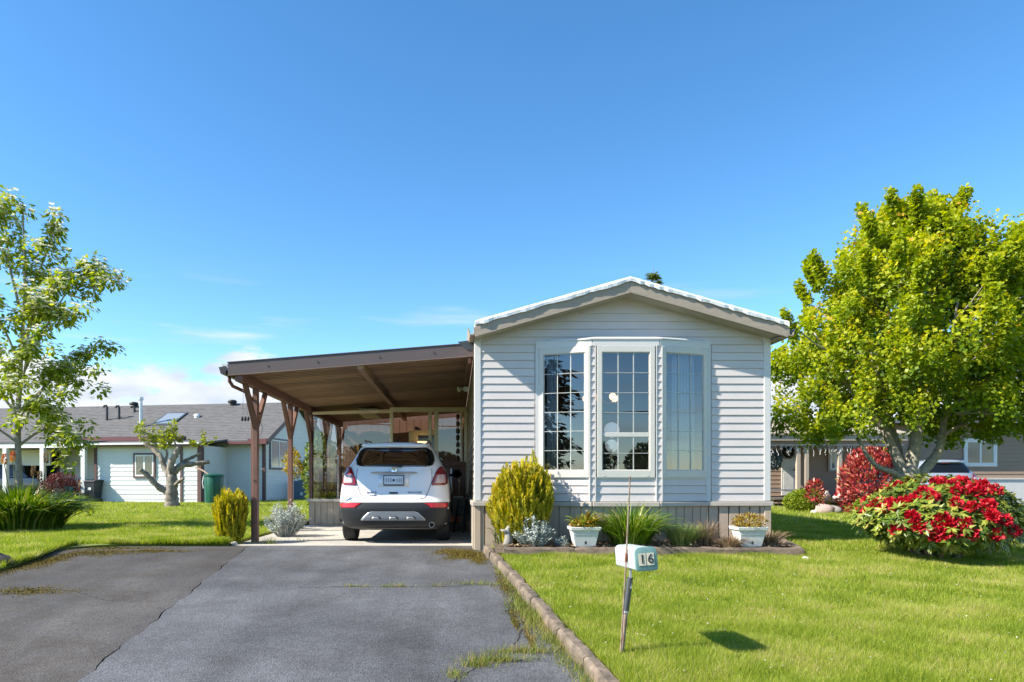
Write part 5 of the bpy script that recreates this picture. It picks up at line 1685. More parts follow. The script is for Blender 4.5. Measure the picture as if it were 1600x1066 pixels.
# the maple beyond the lawn
TX, TY = 7.90, 12.0
rng = np.random.default_rng(40)
mp_t = thing('maple_tree', 'round crowned maple with fresh yellow green leaves over the lawn', 'tree', (TX, TY, 0))
T = lambda x, y, z: Vector((TX + x, TY + y, z))
mb = MB()
limb(mb, [T(0, 0, -0.1), T(0.0, 0, 0.4), T(0.02, 0, 0.9), T(0.03, 0, 1.22)], 0.235, 0.20, 12, 0.04)
mb.build('trunk', M_barkg, mp_t, smooth='all')
limbs = [([(0.0, 0, 0.95), (-0.12, 0, 1.35), (-0.30, 0.1, 1.9), (-0.42, 0.2, 2.6), (-0.5, 0.2, 3.6), (-0.55, 0.3, 4.6)], 0.105),
         ([(0.05, 0, 1.0), (0.12, -0.05, 1.5), (0.22, -0.05, 2.1), (0.28, -0.1, 2.9), (0.35, -0.1, 4.0), (0.3, -0.1, 5.0)], 0.125),
         ([(0.08, 0, 0.95), (0.42, 0.0, 1.28), (0.66, 0.05, 1.62), (0.78, 0.1, 2.2), (1.0, 0.1, 3.0), (1.2, 0.2, 4.0)], 0.10),
         ([(0.0, 0.05, 1.0), (0.02, 0.25, 1.6), (-0.05, 0.5, 2.4), (0.0, 0.8, 3.4), (0.1, 0.9, 4.4)], 0.09),
         ([(-0.05, -0.05, 1.02), (-0.35, -0.2, 1.14), (-0.72, -0.35, 1.25), (-0.98, -0.4, 1.55), (-1.15, -0.4, 2.0), (-1.5, -0.5, 2.3)], 0.06),
         ([(0.62, 0.05, 1.75), (0.95, 0.0, 1.95), (1.3, -0.1, 2.25), (1.8, -0.2, 2.6)], 0.05),
         ([(-0.3, 0.1, 1.9), (-0.8, 0.0, 2.4), (-1.3, -0.1, 3.0), (-1.6, 0, 3.6)], 0.06),
         ([(0.2, -0.05, 2.0), (0.15, -0.6, 2.6), (0.0, -1.1, 3.2), (-0.1, -1.4, 3.8)], 0.06),
         ([(0.25, -0.1, 2.6), (0.8, -0.7, 3.2), (1.3, -1.0, 3.7)], 0.05)]
for pts, r_ in limbs:
    b = MB()
    limb(b, [T(*p) for p in pts], r_, r_ * 0.18, 9, 0.05)
    b.build('limb', M_barkg, mp_t, smooth='all')
# crown: clumps through a tall round volume, each drawn upward
nC = 900
zf = rng.uniform(0, 1, nC)                       # height in the crown
zc = 1.62 + 4.10 * zf
prof_r = np.interp(zf, [0, 0.06, 0.2, 0.45, 0.62, 0.78, 0.9, 1.0], [1.65, 1.98, 2.13, 2.08, 1.76, 1.28, 0.78, 0.32])
ang = rng.uniform(0, 2 * PI, nC)
lob = 1 + 0.13 * np.sin(3 * ang + 2.2 * zc) + 0.10 * np.sin(7 * ang - 3.9 * zc + 1.0) + 0.06 * np.sin(13 * ang + 6.1 * zc) + rng.normal(size=nC) * 0.04
q = rng.uniform(0.08, 1.0, nC) ** 0.42
C = np.column_stack([np.cos(ang) * prof_r * lob * q, np.sin(ang) * prof_r * lob * q * 0.92, zc]) + np.array([TX + 0.14, TY, 0])
# leading shoots that break the outline
sp = []
for k_ in range(46):
    a_ = rng.uniform(0, 2 * PI); f_ = rng.uniform(0.35, 1.0)
    r0 = float(np.interp(f_, [0, 0.06, 0.2, 0.45, 0.62, 0.78, 0.9, 1.0], [1.75, 2.08, 2.22, 2.18, 1.86, 1.36, 0.85, 0.35]))
    for j in range(4):
        sp.append((TX + 0.1 + math.cos(a_) * (r0 + 0.05 * j), TY + math.sin(a_) * (r0 + 0.05 * j) * 0.92, 1.62 + 4.1 * f_ + 0.11 * j))
C = np.concatenate([C, np.array(sp)]); q = np.concatenate([q, np.ones(len(sp))])
keep = C[:, 2] > 1.75 + 0.5 * np.exp(-(((C[:, 0] - TX) / 0.8) ** 2))
C, q = C[keep], q[keep]
# thin spots, so that the sky and dark hollows show
rad = rng.uniform(0.11, 0.24, len(C))
rad[-len(sp):] = 0.085
P, Dl, ci, ql = clumped(rng, C, rad, 150, 0.7)
outw = unit(P - np.array([TX, TY, 3.4]))
n = len(P)
A = outw * 0.5 + Dl * 0.5 + rng.normal(size=(n, 3)) * 0.5 + np.array([0, 0, -0.15])
N = outw * 0.5 + rng.normal(size=(n, 3)) * 0.6 + np.array([0, 0, 0.55])
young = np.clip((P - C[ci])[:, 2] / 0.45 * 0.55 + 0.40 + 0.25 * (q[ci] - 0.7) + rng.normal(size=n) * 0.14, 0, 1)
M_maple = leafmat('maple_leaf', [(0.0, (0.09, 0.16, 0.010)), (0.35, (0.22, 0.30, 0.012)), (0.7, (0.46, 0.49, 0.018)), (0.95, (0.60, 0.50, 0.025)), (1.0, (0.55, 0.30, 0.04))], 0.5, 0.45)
s_ = rng.uniform(0.55, 1.4, n)
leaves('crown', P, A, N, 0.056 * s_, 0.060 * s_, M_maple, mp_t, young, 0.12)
b = MB()
for i in range(0, len(C), 9):      # twigs from the limbs into the clumps
    e = Vector(C[i])
    s0 = Vector((TX + (e.x - TX) * 0.55, TY + (e.y - TY) * 0.55, max(2.1, e.z - 0.6)))
    b.tube([s0, s0.lerp(e, 0.5) + Vector((0, 0, -0.06)), e], [0.022, 0.014, 0.006], 5, False)
tw = b.build('twigs', M_barkg, mp_t, smooth='all')
tw['kind'] = 'stuff'

# the flowering dogwood
DX, DY = -8.96, 14.0
rng = np.random.default_rng(77)
dg = thing('dogwood_tree', 'slender flowering tree with white blossom beside the side lawn', 'tree', (DX, DY, 0))
T = lambda x, y, z: Vector((DX + x, DY + y, z))
b = MB()
limb(b, [T(0.02, 0, -0.1), T(0.0, 0, 1.0), T(-0.02, 0, 2.2), T(0.02, 0.05, 3.6), T(0.12, 0, 5.0), T(0.08, 0, 6.7)], 0.085, 0.012, 10, 0.05)
b.build('trunk', M_barkg, dg, smooth='all')
tips = []
br = [(2.0, (0.45, -0.1, 2.7), (0.9, -0.2, 3.2), (1.3, -0.2, 3.0)), (2.3, (-0.4, 0, 2.8), (-0.9, 0.1, 3.3), (-1.4, 0, 3.3)), (1.75, (-0.4, -0.2, 2.1), (-0.9, -0.3, 2.3), (-1.2, -0.3, 2.0)),
      (2.6, (0.3, -0.2, 3.5), (0.6, -0.3, 4.4), (1.0, -0.3, 5.0)), (3.0, (0.25, 0.2, 3.8), (0.8, 0.2, 4.8), (1.5, 0.1, 5.5)), (3.6, (0.4, 0, 4.6), (1.1, 0, 5.25), (1.95, -0.1, 5.15)),
      (3.4, (-0.3, -0.1, 4.2), (-0.8, -0.2, 5.0), (-1.2, -0.2, 5.5)), (4.2, (0.2, 0.1, 5.0), (0.45, 0.2, 5.7), (0.62, 0.2, 6.25)), (4.6, (-0.2, 0, 5.4), (-0.45, 0, 6.1), (-0.4, 0, 6.6)),
      (2.4, (0.4, 0.3, 3.0), (1.0, 0.4, 3.6), (1.5, 0.4, 3.8)), (1.9, (0.3, -0.4, 2.3), (0.8, -0.6, 2.5), (1.25, -0.6, 2.2)), (1.7, (0.35, 0.1, 2.0), (0.8, 0.1, 2.1), (1.15, 0, 1.75)),
      (2.9, (-0.2, -0.4, 3.6), (-0.3, -0.9, 4.3), (-0.2, -1.2, 4.6)), (2.2, (0.1, -0.4, 2.7), (0.4, -0.9, 3.2), (0.9, -1.0, 3.5)), (3.2, (0.4, -0.3, 4.0), (0.8, -0.6, 4.4), (1.35, -0.7, 4.2))]
for z0, *pts in br:
    b = MB()
    path = limb(b, [T(0, 0, z0)] + [T(*p) for p in pts], 0.032, 0.006, 6)
    b.build('branch', M_barkg, dg, smooth='all')
    for k_ in range(5, len(path)):
        tips.append((path[k_], 0.10 + 0.22 * rng.uniform()))
    for k_ in range(7):
        p = path[rng.integers(4, len(path))]
        e = p + Vector((rng.normal() * 0.32, rng.normal() * 0.32, rng.normal() * 0.2 - 0.04))
        tips.append((e, 0.2))
for zz in np.linspace(4.2, 6.75, 12):
    tips.append((T(0.1 + rng.normal() * 0.12, rng.normal() * 0.12, zz), 0.17))
C = np.array([t_[0] for t_ in tips]); rad = np.array([t_[1] for t_ in tips])
P, Dl, ci, ql = clumped(rng, C, rad * 1.15, 42, -0.2)
n = len(P)
A = Dl * np.array([1, 1, 0.3]) + rng.normal(size=(n, 3)) * 0.3 + np.array([0, 0, -0.35])
N = rng.normal(size=(n, 3)) * 0.4 + np.array([0, 0, 1.0])
M_dog = leafmat('dogwood_leaf', [(0.0, (0.10, 0.17, 0.015)), (0.5, (0.26, 0.33, 0.025)), (1.0, (0.46, 0.47, 0.06))], 0.5, 0.4)
s_ = rng.uniform(0.7, 1.3, n)
leaves('crown', P, A, N, 0.115 * s_, 0.062 * s_, M_dog, dg, rng.uniform(0, 1, n), 0.15)
# blossom: four pale bracts each
fl_c = P[rng.choice(n, 1700, replace=False)] + np.array([0, 0, 0.03])
k_ = len(fl_c)
PP, AA, NN = [], [], []
for i in range(4):
    a = rng.uniform(0, 0.4, k_) + i * PI / 2
    PP.append(fl_c); AA.append(np.stack([np.cos(a), np.sin(a), np.full(k_, 0.25)], 1)); NN.append(np.tile([0, 0, 1.0], (k_, 1)) + rng.normal(size=(k_, 3)) * 0.25)
M_bloom = leafmat('blossom_white', [(0.0, (0.62, 0.64, 0.48)), (1.0, (0.80, 0.80, 0.72))], 0.3, 0.6)
leaves('blossom', np.concatenate(PP), np.concatenate(AA), np.concatenate(NN), 0.078, 0.066, M_bloom, dg, rng.uniform(0, 1, 4 * k_), -0.05)

# pollarded fruit tree on the side lawn: stubs of cut limbs and fresh shoots
QX, QY = -10.05, 24.2
rng = np.random.default_rng(5)
M_gnarl = mat('gnarled_bark', (0.20, 0.165, 0.135), 0.95, 0.6, 2.2, bump=1.0, bscale=7, stretch=(2.5, 2.5, 1.4), color2=(0.36, 0.31, 0.26), detail=9)
pt_ = thing('pollarded_tree', 'hard pruned old fruit tree with cut stubs and fresh shoots', 'tree', (QX, QY, LAWN_L))
S_ = 1 / 195.0
Q = lambda x, y, d=0.0: Vector((QX + (x - 398) * S_, QY + d, (772 - y) * S_ + 0.0))
b = MB()
limb(b, [Q(398, 790), Q(396, 735), Q(394, 680), Q(395, 610), Q(398, 545)], 0.27, 0.17, 12, 0.10)
b.build('trunk', M_gnarl, pt_, smooth='all')
ends = []
for pts, r_ in (([(375, 670, 0), (310, 625, -.1), (250, 555, -.2), (202, 505, -.3)], 0.13), ([(385, 560, 0), (335, 490, .1), (310, 420, .1), (250, 370, .2), (185, 322, .2)], 0.12),
                ([(398, 560, 0), (395, 480, -.1), (420, 420, -.1), (445, 380, -.1), (455, 345, -.1)], 0.14), ([(410, 530, 0), (470, 480, 0), (560, 468, 0), (648, 455, .1)], 0.12),
                ([(410, 510, 0), (470, 450, .2), (530, 415, .3), (575, 395, .3)], 0.08), ([(412, 625, 0), (455, 595, -.2), (503, 570, -.3)], 0.08), ([(400, 520, 0), (380, 440, .3), (385, 390, .4)], 0.06),
                ([(440, 420, -.1), (425, 350, 0), (410, 310, 0)], 0.05), ([(330, 480, .1), (345, 410, .2), (340, 370, .2)], 0.06)):
    b = MB()
    limb(b, [Q(*p) for p in pts], r_, r_ * 0.55, 9, 0.16)
    b.build('limb', M_gnarl, pt_, smooth='all')
    ends.append(Q(*pts[-1]))
sh = MB()
PP, AA, NN = [], [], []
for (x, y, h, n_) in ((215, 240, 150, 9), (150, 215, 80, 4), (345, 260, 150, 8), (395, 230, 140, 7), (440, 290, 60, 4), (300, 300, 100, 5), (520, 320, 60, 4), (600, 290, 110, 5), (250, 290, 100, 4), (360, 330, 80, 5)):
    for i in range(n_):
        p0 = Q(x + rng.normal() * 14, y + h * 0.55, rng.normal() * 0.25)
        p1 = p0 + Vector((rng.normal() * 0.12, rng.normal() * 0.12, h * S_ * rng.uniform(0.6, 1.15)))
        sh.tube([p0, p1], [0.012, 0.005], 4, False)
        for k_ in range(20):
            f = rng.uniform(0.05, 1)
            a = rng.uniform(0, 2 * PI)
            PP.append(p0.lerp(p1, f)); AA.append((math.cos(a), math.sin(a), rng.uniform(0, 1))); NN.append((rng.normal(), rng.normal(), 1.0))
o_ = sh.build('shoots', M_barkg, pt_); o_['kind'] = 'stuff'
M_shoot = leafmat('young_leaf', [(0.0, (0.16, 0.22, 0.02)), (0.6, (0.30, 0.34, 0.03)), (1.0, (0.42, 0.40, 0.05))], 0.45, 0.5)
leaves('foliage', np.array(PP), np.array(AA), np.array(NN), 0.13, 0.07, M_shoot, pt_, rng.uniform(0, 1, len(PP)), 0.1)

# rhododendron with red trusses
RXc, RYc = 6.24, 8.75
rz0 = gz(RYc) + LAWN_R
rng = np.random.default_rng(60)
rh = thing('rhododendron', 'broad rhododendron bush covered with red flower clusters on the lawn', 'shrub', (RXc, RYc, rz0))
RR = np.array([0.94, 0.85, 0.49])
RC = np.array([RXc, RYc, rz0 + 0.50])
def whorls(n, seed, q0=0.75):
    r2 = np.random.default_rng(seed)
    D, r_ = lumpy(r2, n, 30, 0.13, 8.0)
    q = q0 + (1 - q0) * r2.uniform(0, 1, n) ** 0.6
    P = D * (r_ * q)[:, None] * RR
    low = P[:, 2] < 0
    P[low, 2] *= 0.75
    return P + RC, D, r2
P0, D0, r2 = whorls(1150, 3)
PP, AA, NN, RV = [], [], [], []
nl = 9
base_t = r2.uniform(0, 1, len(P0))
for i in range(nl):
    a = 2 * PI * i / nl + r2.uniform(0, 6, len(P0))
    up = unit(D0 + np.array([0, 0, 0.7]))
    e1 = unit(np.cross(up, r2.normal(size=up.shape)))
    e2 = np.cross(up, e1)
    A = e1 * np.cos(a)[:, None] + e2 * np.sin(a)[:, None] + up * r2.uniform(-0.25, 0.7, len(P0))[:, None]
    PP.append(P0); AA.append(A); NN.append(up + 0.2 * r2.normal(size=up.shape)); RV.append(np.clip(base_t * 0.7 + r2.uniform(0, 0.3, len(P0)), 0, 1))
M_rhodo = leafmat('rhododendron_leaf', [(0.0, (0.03, 0.065, 0.014)), (0.35, (0.10, 0.16, 0.02)), (0.7, (0.26, 0.30, 0.04)), (1.0, (0.40, 0.33, 0.08))], 0.25, 0.35)
PP, AA, NN, RV = map(np.concatenate, (PP, AA, NN, RV))
s_ = r2.uniform(0.75, 1.2, len(PP))
leaves('foliage', PP, AA, NN, 0.105 * s_, 0.036 * s_, M_rhodo, rh, RV, 0.12)
b = MB()
for i in range(11):
    a = rng.uniform(0, 2 * PI)
    e = Vector(RC) + Vector((math.cos(a) * 0.7, math.sin(a) * 0.5, rng.uniform(-0.1, 0.25)))
    s0 = Vector((RXc - 0.05 + math.cos(a) * 0.1, RYc + math.sin(a) * 0.1, rz0 - 0.05))
    limb(b, [s0, s0.lerp(e, 0.4) + Vector((0, 0, -0.04)), e], 0.035, 0.012, 6)
st = b.build('stems', M_bark, rh, smooth='all'); st.name = 'stem'
M_red = leafmat('red_petal', [(0.0, (0.28, 0.004, 0.014)), (0.5, (0.52, 0.010, 0.028)), (1.0, (0.68, 0.045, 0.065))], 0.25, 0.5)
spots = [(630, 680), (668, 690), (655, 665), (735, 670), (715, 655), (800, 650), (780, 660), (860, 630), (845, 645), (740, 805), (770, 785), (865, 790), (890, 800), (830, 730), (845, 745), (940, 620), (955, 640), (1000, 545), (970, 548), (1080, 590), (1060, 560), (1110, 545), (1140, 590), (1190, 580), (1220, 560), (1205, 600), (1300, 590), (1020, 760), (1045, 770), (1000, 740), (950, 800), (960, 845), (1000, 845), (985, 815), (1020, 830), (1085, 815), (1130, 770), (1165, 835), (1260, 670), (1290, 745), (1350, 755), (1280, 730), (1080, 660), (1165, 685), (760, 572), (830, 552), (1310, 835), (1405, 815), (1240, 690), (905, 600)]
cl_pts = []
for zx, zy in spots:
    u, v = 1190 + zx / 3.55, 600 + zy / 3.55
    d = np.array([(u - CX) / F, 1.0, (CY - v) / F])
    o = np.array([0, 0, CAMZ])
    oc = (o - RC) / (RR * 1.02); dd = d / (RR * 1.02)
    A_, B_, C_ = dd @ dd, 2 * oc @ dd, oc @ oc - 1
    disc = B_ * B_ - 4 * A_ * C_
    tt = (-B_ - math.sqrt(disc)) / (2 * A_) if disc > 0 else -B_ / (2 * A_)
    cl_pts.append(o + d * tt)
r3 = np.random.default_rng(8)
for i in range(26):            # those on the far side
    a = r3.uniform(0.1, PI - 0.1); e = r3.uniform(0.0, 1.2)
    cl_pts.append(RC + RR * 1.0 * np.array([math.cos(a) * math.cos(e), math.sin(a) * math.cos(e), math.sin(e)]))
for c in cl_pts:
    n_ = 62
    D = unit(r3.normal(size=(n_, 3)))
    outv = unit((c - RC)[None, :])[0]
    Pf = c + D * 0.035
    rs = r3.uniform(0.045, 0.065)
    o = leaves('flower_cluster', Pf, D + outv * 0.3 + r3.normal(size=(n_, 3)) * 0.2, r3.normal(size=(n_, 3)), rs * r3.uniform(0.8, 1.2, n_), rs * 0.95, M_red, rh, r3.uniform(0, 1, n_), 0.1, stuff=False)

# photinia, clipped shrubs, others
M_phot = leafmat('red_photinia', [(0.0, (0.10, 0.02, 0.014)), (0.4, (0.30, 0.03, 0.03)), (0.75, (0.50, 0.06, 0.06)), (0.9, (0.62, 0.20, 0.15)), (1.0, (0.24, 0.26, 0.05))], 0.3, 0.35)
shrub('photinia_shrub', 'tall shrub with dark red glossy leaves behind the maple trunk', 'shrub', (11.35, 18.6, 0.0), (0.72, 0.65, 0.98), 4200, 0.13, 0.05, M_phot, 70, up=0.8, stem=(9, 0.03))
shrub('photinia_shoot', 'small side shoot with red leaves by the porch post', 'shrub', (9.95, 18.9, 0.35), (0.22, 0.2, 0.32), 420, 0.11, 0.045, M_phot, 71, up=0.8, stem=(3, 0.015))
M_box = leafmat('box_leaf', [(0.0, (0.09, 0.15, 0.010)), (0.6, (0.22, 0.29, 0.014)), (1.0, (0.33, 0.36, 0.025))], 0.35, 0.5)
shrub('clipped_shrub', 'wide rounded yellow green shrub before the neighbouring porch', 'shrub', (10.30, 20.0, 0.03), (0.62, 0.5, 0.34), 6500, 0.06, 0.035, M_box, 72, amp=0.05)
shrub('clipped_shrub', 'low rounded green shrub under the red leaved shrub', 'shrub', (10.95, 17.9, 0.03), (0.42, 0.4, 0.24), 3000, 0.06, 0.035, M_box, 73, amp=0.08)
M_green = leafmat('garden_leaf', [(0.0, (0.08, 0.14, 0.02)), (0.6, (0.22, 0.28, 0.04)), (1.0, (0.42, 0.42, 0.08))], 0.4, 0.5)
shrub('garden_bush', 'sunlit yellow green bush seen past the porch posts', 'shrub', (-3.95, 20.6, 0.0), (0.55, 0.6, 1.15), 3600, 0.12, 0.06, M_green, 74, stem=(6, 0.02))
shrub('garden_bush', 'small orange yellow bush behind the porch corner post', 'shrub', (-4.75, 20.0, 1.05), (0.22, 0.22, 0.42), 500, 0.10, 0.05, leafmat('amber_leaf', [(0.0, (0.25, 0.18, 0.02)), (1.0, (0.55, 0.40, 0.04))], 0.4), 75, stem=(3, 0.012))
shrub('heather_bush', 'low brownish bush at the corner of the porch half wall', 'shrub', (-3.35, 13.6, 0.0), (0.30, 0.35, 0.22), 1800, 0.05, 0.012, leafmat('heather', [(0.0, (0.07, 0.05, 0.03)), (0.6, (0.15, 0.13, 0.05)), (1.0, (0.22, 0.22, 0.07))], 0.2), 76)
t = strap_clump('window_plant', 'small green plants with yellow blooms on the porch wall cap', (-2.72, PY + 0.25, 0.55), 0.35, 0.14, 160, 15, M_strap, 0.02)
n = 160
P = np.column_stack([rng.normal(-2.8, 0.14, n), rng.normal(PY + 0.22, 0.05, n), rng.uniform(0.62, 0.74, n)])
leaves('blossom', P, rng.normal(size=(n, 3)), rng.normal(size=(n, 3)), 0.03, 0.03, leafmat('yellow_petal', [(0.0, (0.55, 0.40, 0.02)), (1.0, (0.65, 0.58, 0.05))], 0.3), t, rng.uniform(0, 1, n))

# red hot poker clump at the left edge
KX, KY = -8.55, 13.3
t = strap_clump('poker_plant', 'large clump of dark green arching leaves with orange flower spikes', (KX, KY, LAWN_L), 1.05, 0.86, 2600, 16, leafmat('poker_leaf', [(0.0, (0.04, 0.085, 0.008)), (0.5, (0.11, 0.19, 0.016)), (0.85, (0.23, 0.30, 0.035)), (1.0, (0.40, 0.34, 0.12))], 0.35, 0.4), 0.03, 'plant', foot=0.75)
rng = np.random.default_rng(90)
for x, z_, old in ((-0.06, 1.48, False), (0.10, 1.52, False), (0.74, 1.50, True), (0.50, 1.25, True), (0.62, 1.15, True), (-0.3, 1.4, False)):
    fsx = KX + x - 0.05
    s_ = MB().cyl((KX + x * 0.6, KY, 0.1), (fsx, KY - 0.2, z_ - 0.16), 0.012, 0.009, 6).build('flower_stalk', mat('poker_stalk', (0.22, 0.22, 0.10), 0.8), t)
    nn = 110
    f_ = rng.uniform(0, 1, nn); a = rng.uniform(0, 2 * PI, nn)
    rr_ = 0.035 * np.sin(PI * np.clip(f_ * 0.85 + 0.12, 0, 1)) + 0.008
    P = np.column_stack([fsx + np.cos(a) * rr_ * 0.3, KY - 0.2 + np.sin(a) * rr_ * 0.3, z_ - 0.16 + f_ * 0.20])
    A = np.column_stack([np.cos(a), np.sin(a), np.full(nn, -0.5)])
    mm = leafmat('spent_spike', [(0.0, (0.14, 0.07, 0.03)), (1.0, (0.30, 0.20, 0.10))], 0.2) if old else leafmat('poker_bloom', [(0.0, (0.60, 0.42, 0.05)), (0.35, (0.60, 0.20, 0.03)), (1.0, (0.48, 0.06, 0.015))], 0.25)
    leaves('flower_spike', P, A, rng.normal(size=(nn, 3)), 0.05, 0.02, mm, s_, f_, 0.0, stuff=False)
for i, (x, y, h_) in enumerate(((120, 800, 0.5), (138, 806, 0.3))):
    p_ = px(x, 806, 17.5)
    shrub('sapling', ('thin little sapling in the side lawn beyond the poker clump', 'tiny green seedling in the side lawn near the sapling')[i], 'sapling', (p_.x, 17.5, LAWN_L), (0.09, 0.09, h_ * 0.55), 90, 0.09, 0.04, M_dog, 92 + i, stem=(2, 0.008))
# the tip of a conifer far behind the roof
def conifer(label, c, H, Rb, seed, n_wh=26, m=None, per=26, group=None, name='conifer'):
    rng = np.random.default_rng(seed)
    t = thing(name, label, 'tree', c, group=group)
    MB().tube([Vector(c), Vector(c) + Vector((0, 0, H))], [Rb * 0.09 + 0.03, 0.02], 7).build('trunk', M_bark, t)
    PP, AA, NN = [], [], []
    for i in range(n_wh):
        f = i / n_wh
        z_ = H * (0.10 + 0.9 * f)
        r_ = Rb * (1 - f) ** 0.85 * rng.uniform(0.75, 1.2) + 0.15
        for k_ in range(9):
            a = rng.uniform(0, 2 * PI)
            L_ = r_ * rng.uniform(0.6, 1.15)
            for j in range(per):
                s0 = rng.uniform(0.15, 1)
                w_ = (1 - s0) * L_ * 0.3 + 0.05
                PP.append((c[0] + math.cos(a) * L_ * s0 + rng.normal() * w_ * 0.5, c[1] + math.sin(a) * L_ * s0 + rng.normal() * w_ * 0.5, c[2] + z_ - 0.22 * L_ * s0 ** 1.5 + rng.normal() * 0.12))
                AA.append((math.cos(a) + rng.normal() * 0.5, math.sin(a) + rng.normal() * 0.5, -0.25 + rng.normal() * 0.25)); NN.append((rng.normal() * 0.4, rng.normal() * 0.4, 1))
    q = len(PP)
    sz = H / 14
    leaves('crown', np.array(PP), np.array(AA), np.array(NN), 0.42 * sz, 0.16 * sz, m or M_conif, t, rng.uniform(0, 1, q), 0.1)
    return t
M_conif = leafmat('conifer_needle', [(0.0, (0.014, 0.03, 0.014)), (0.6, (0.04, 0.075, 0.025)), (1.0, (0.085, 0.12, 0.03))], 0.15, 0.6)
conifer('tip of a tall conifer showing above the white roof ridge', (17.4, 60.0, 0), 19.6, 3.0, 3, 26, leafmat('larch_needle', [(0.0, (0.05, 0.09, 0.02)), (1.0, (0.22, 0.26, 0.04))], 0.3), 10)

# ------------------------------------------------------------------ the white neighbour
LO = Vector((-10.47, 28.0, 0.0)); LR = R(-10)
nb = thing('neighbour_house', 'white sided bungalow with grey shingle roof and dark red trim', 'house', LO, LR, local=True)
def lx(u, y):
    """local x on the neighbour's facade seen at photo column u, at local depth y"""
    c, s = math.cos(LR), math.sin(LR)
    k_ = (u - CX) / F
    # X = LOx + c x - s y ; Y = LOy + s x + c y ; X = k Y
    return (k_ * (LO.y + c * y) - LO.x + s * y) / (c - k_ * s)
def lap(mb, x0, x1, y, z0, z1, e=0.19, along='x', d=-1):
    """one sheet of lap cladding: saw-toothed face"""
    pts = []
    z = z0
    while z < z1 - 1e-4:
        zt = min(z + e, z1)
        pts += [(y + d * 0.022, z), (y + d * 0.003, zt)]
        z = zt
    pts = [(y, z0)] + pts + [(y, z1)]
    return mb.prism(pts, along, x0, x1)
M_wsid = mat('white_siding', (0.66, 0.67, 0.66), 0.5, 0.03, 2)
M_shing = mat('grey_shingle', (0.115, 0.11, 0.11), 0.9, 0.35, 3.0, bump=0.6, bscale=10, stretch=(1, 4, 4), detail=8)
M_oxred = mat('oxblood_trim', (0.13, 0.04, 0.042), 0.5, 0.08, 4)
M_trimb = mat('brown_trim', (0.11, 0.055, 0.05), 0.55, 0.08, 4)
XS = lx(152, 0.0)
lap(MB(), XS, -0.12, 0.0, 0.0, 2.40).build('extension_wall', M_wsid, nb)
MB().box(XS, -0.01, 0.001, 2.2, 0.0, 2.40).build('extension_shell', M_wsid, nb)
for x0, x1 in ((XS - 0.13, XS - 0.002), (-0.119, 0.05)):
    MB().box(x0, x1, -0.04, 0.2, 0.0, 2.40).build('corner_board', M_trimb, nb)
MB().box(lx(284, 0) - 0.05, lx(284, 0) + 0.05, -0.05, -0.024, 0.0, 2.35).build('downpipe', M_trimb, nb)
# eaves of the extension
MB().prism([(-0.35, 2.42), (2.3, 2.72), (2.3, 2.80), (-0.35, 2.50)], 'x', XS - 0.2, 0.2).build('extension_roof', M_shing, nb)
MB().box(XS - 0.2, 0.2, -0.40, -0.352, 2.36, 2.47).build('extension_fascia', M_trimb, nb)
MB().box(XS - 0.2, 0.2, -0.46, -0.402, 2.43, 2.50).build('extension_gutter', M_white, nb)
MB().prism([(0.9, 2.66), (1.3, 2.70), (1.3, 2.86), (0.9, 2.84)], 'x', lx(105, 1), lx(285, 1)).build('flashing', M_oxred, nb)
def small_window(parent, x0, x1, z0, z1, y, trim, along='x', sgn=-1):
    """slider: trim board, white frame, two panes. along 'y': in a wall facing +x"""
    def bx(a, b, d0, d1, c, e):
        return MB().box(a, b, y + min(sgn * d0, sgn * d1), y + max(sgn * d0, sgn * d1), c, e) if along == 'x' else MB().box(y + min(sgn * d0, sgn * d1), y + max(sgn * d0, sgn * d1), a, b, c, e)
    t = 0.075
    f = MB()
    for a, b, c, e in ((x0 - t, x1 + t, z1, z1 + t), (x0 - t, x1 + t, z0 - t, z0), (x0 - t, x0, z0, z1), (x1, x1 + t, z0, z1)):
        q = bx(a, b, 0.0, 0.05, c, e); f.add(q.v, q.f)
    win = f.build('window', trim, parent)
    xm = (x0 + x1) / 2
    f = MB()
    for a, b, c, e in ((x0, x1, z1 - 0.06, z1), (x0, x1, z0, z0 + 0.06), (x0, x0 + 0.06, z0 + 0.06, z1 - 0.06), (x1 - 0.06, x1, z0 + 0.06, z1 - 0.06), (xm - 0.035, xm + 0.035, z0 + 0.06, z1 - 0.06)):
        q = bx(a, b, 0.026, 0.045, c, e); f.add(q.v, q.f)
    f.build('frame', M_white, win)
    for a, b in ((x0 + 0.06, xm - 0.035), (xm + 0.035, x1 - 0.06)):
        q = bx(a, b, 0.028, 0.034, z0 + 0.06, z1 - 0.06)
        q.build('pane', mat('far_glass', (0.03, 0.045, 0.05), 0.05, 0.1, spec=0.9), win)
    return win
small_window(nb, lx(212, 0), lx(241, 0), 1.13, 2.02, -0.022, M_trimb)
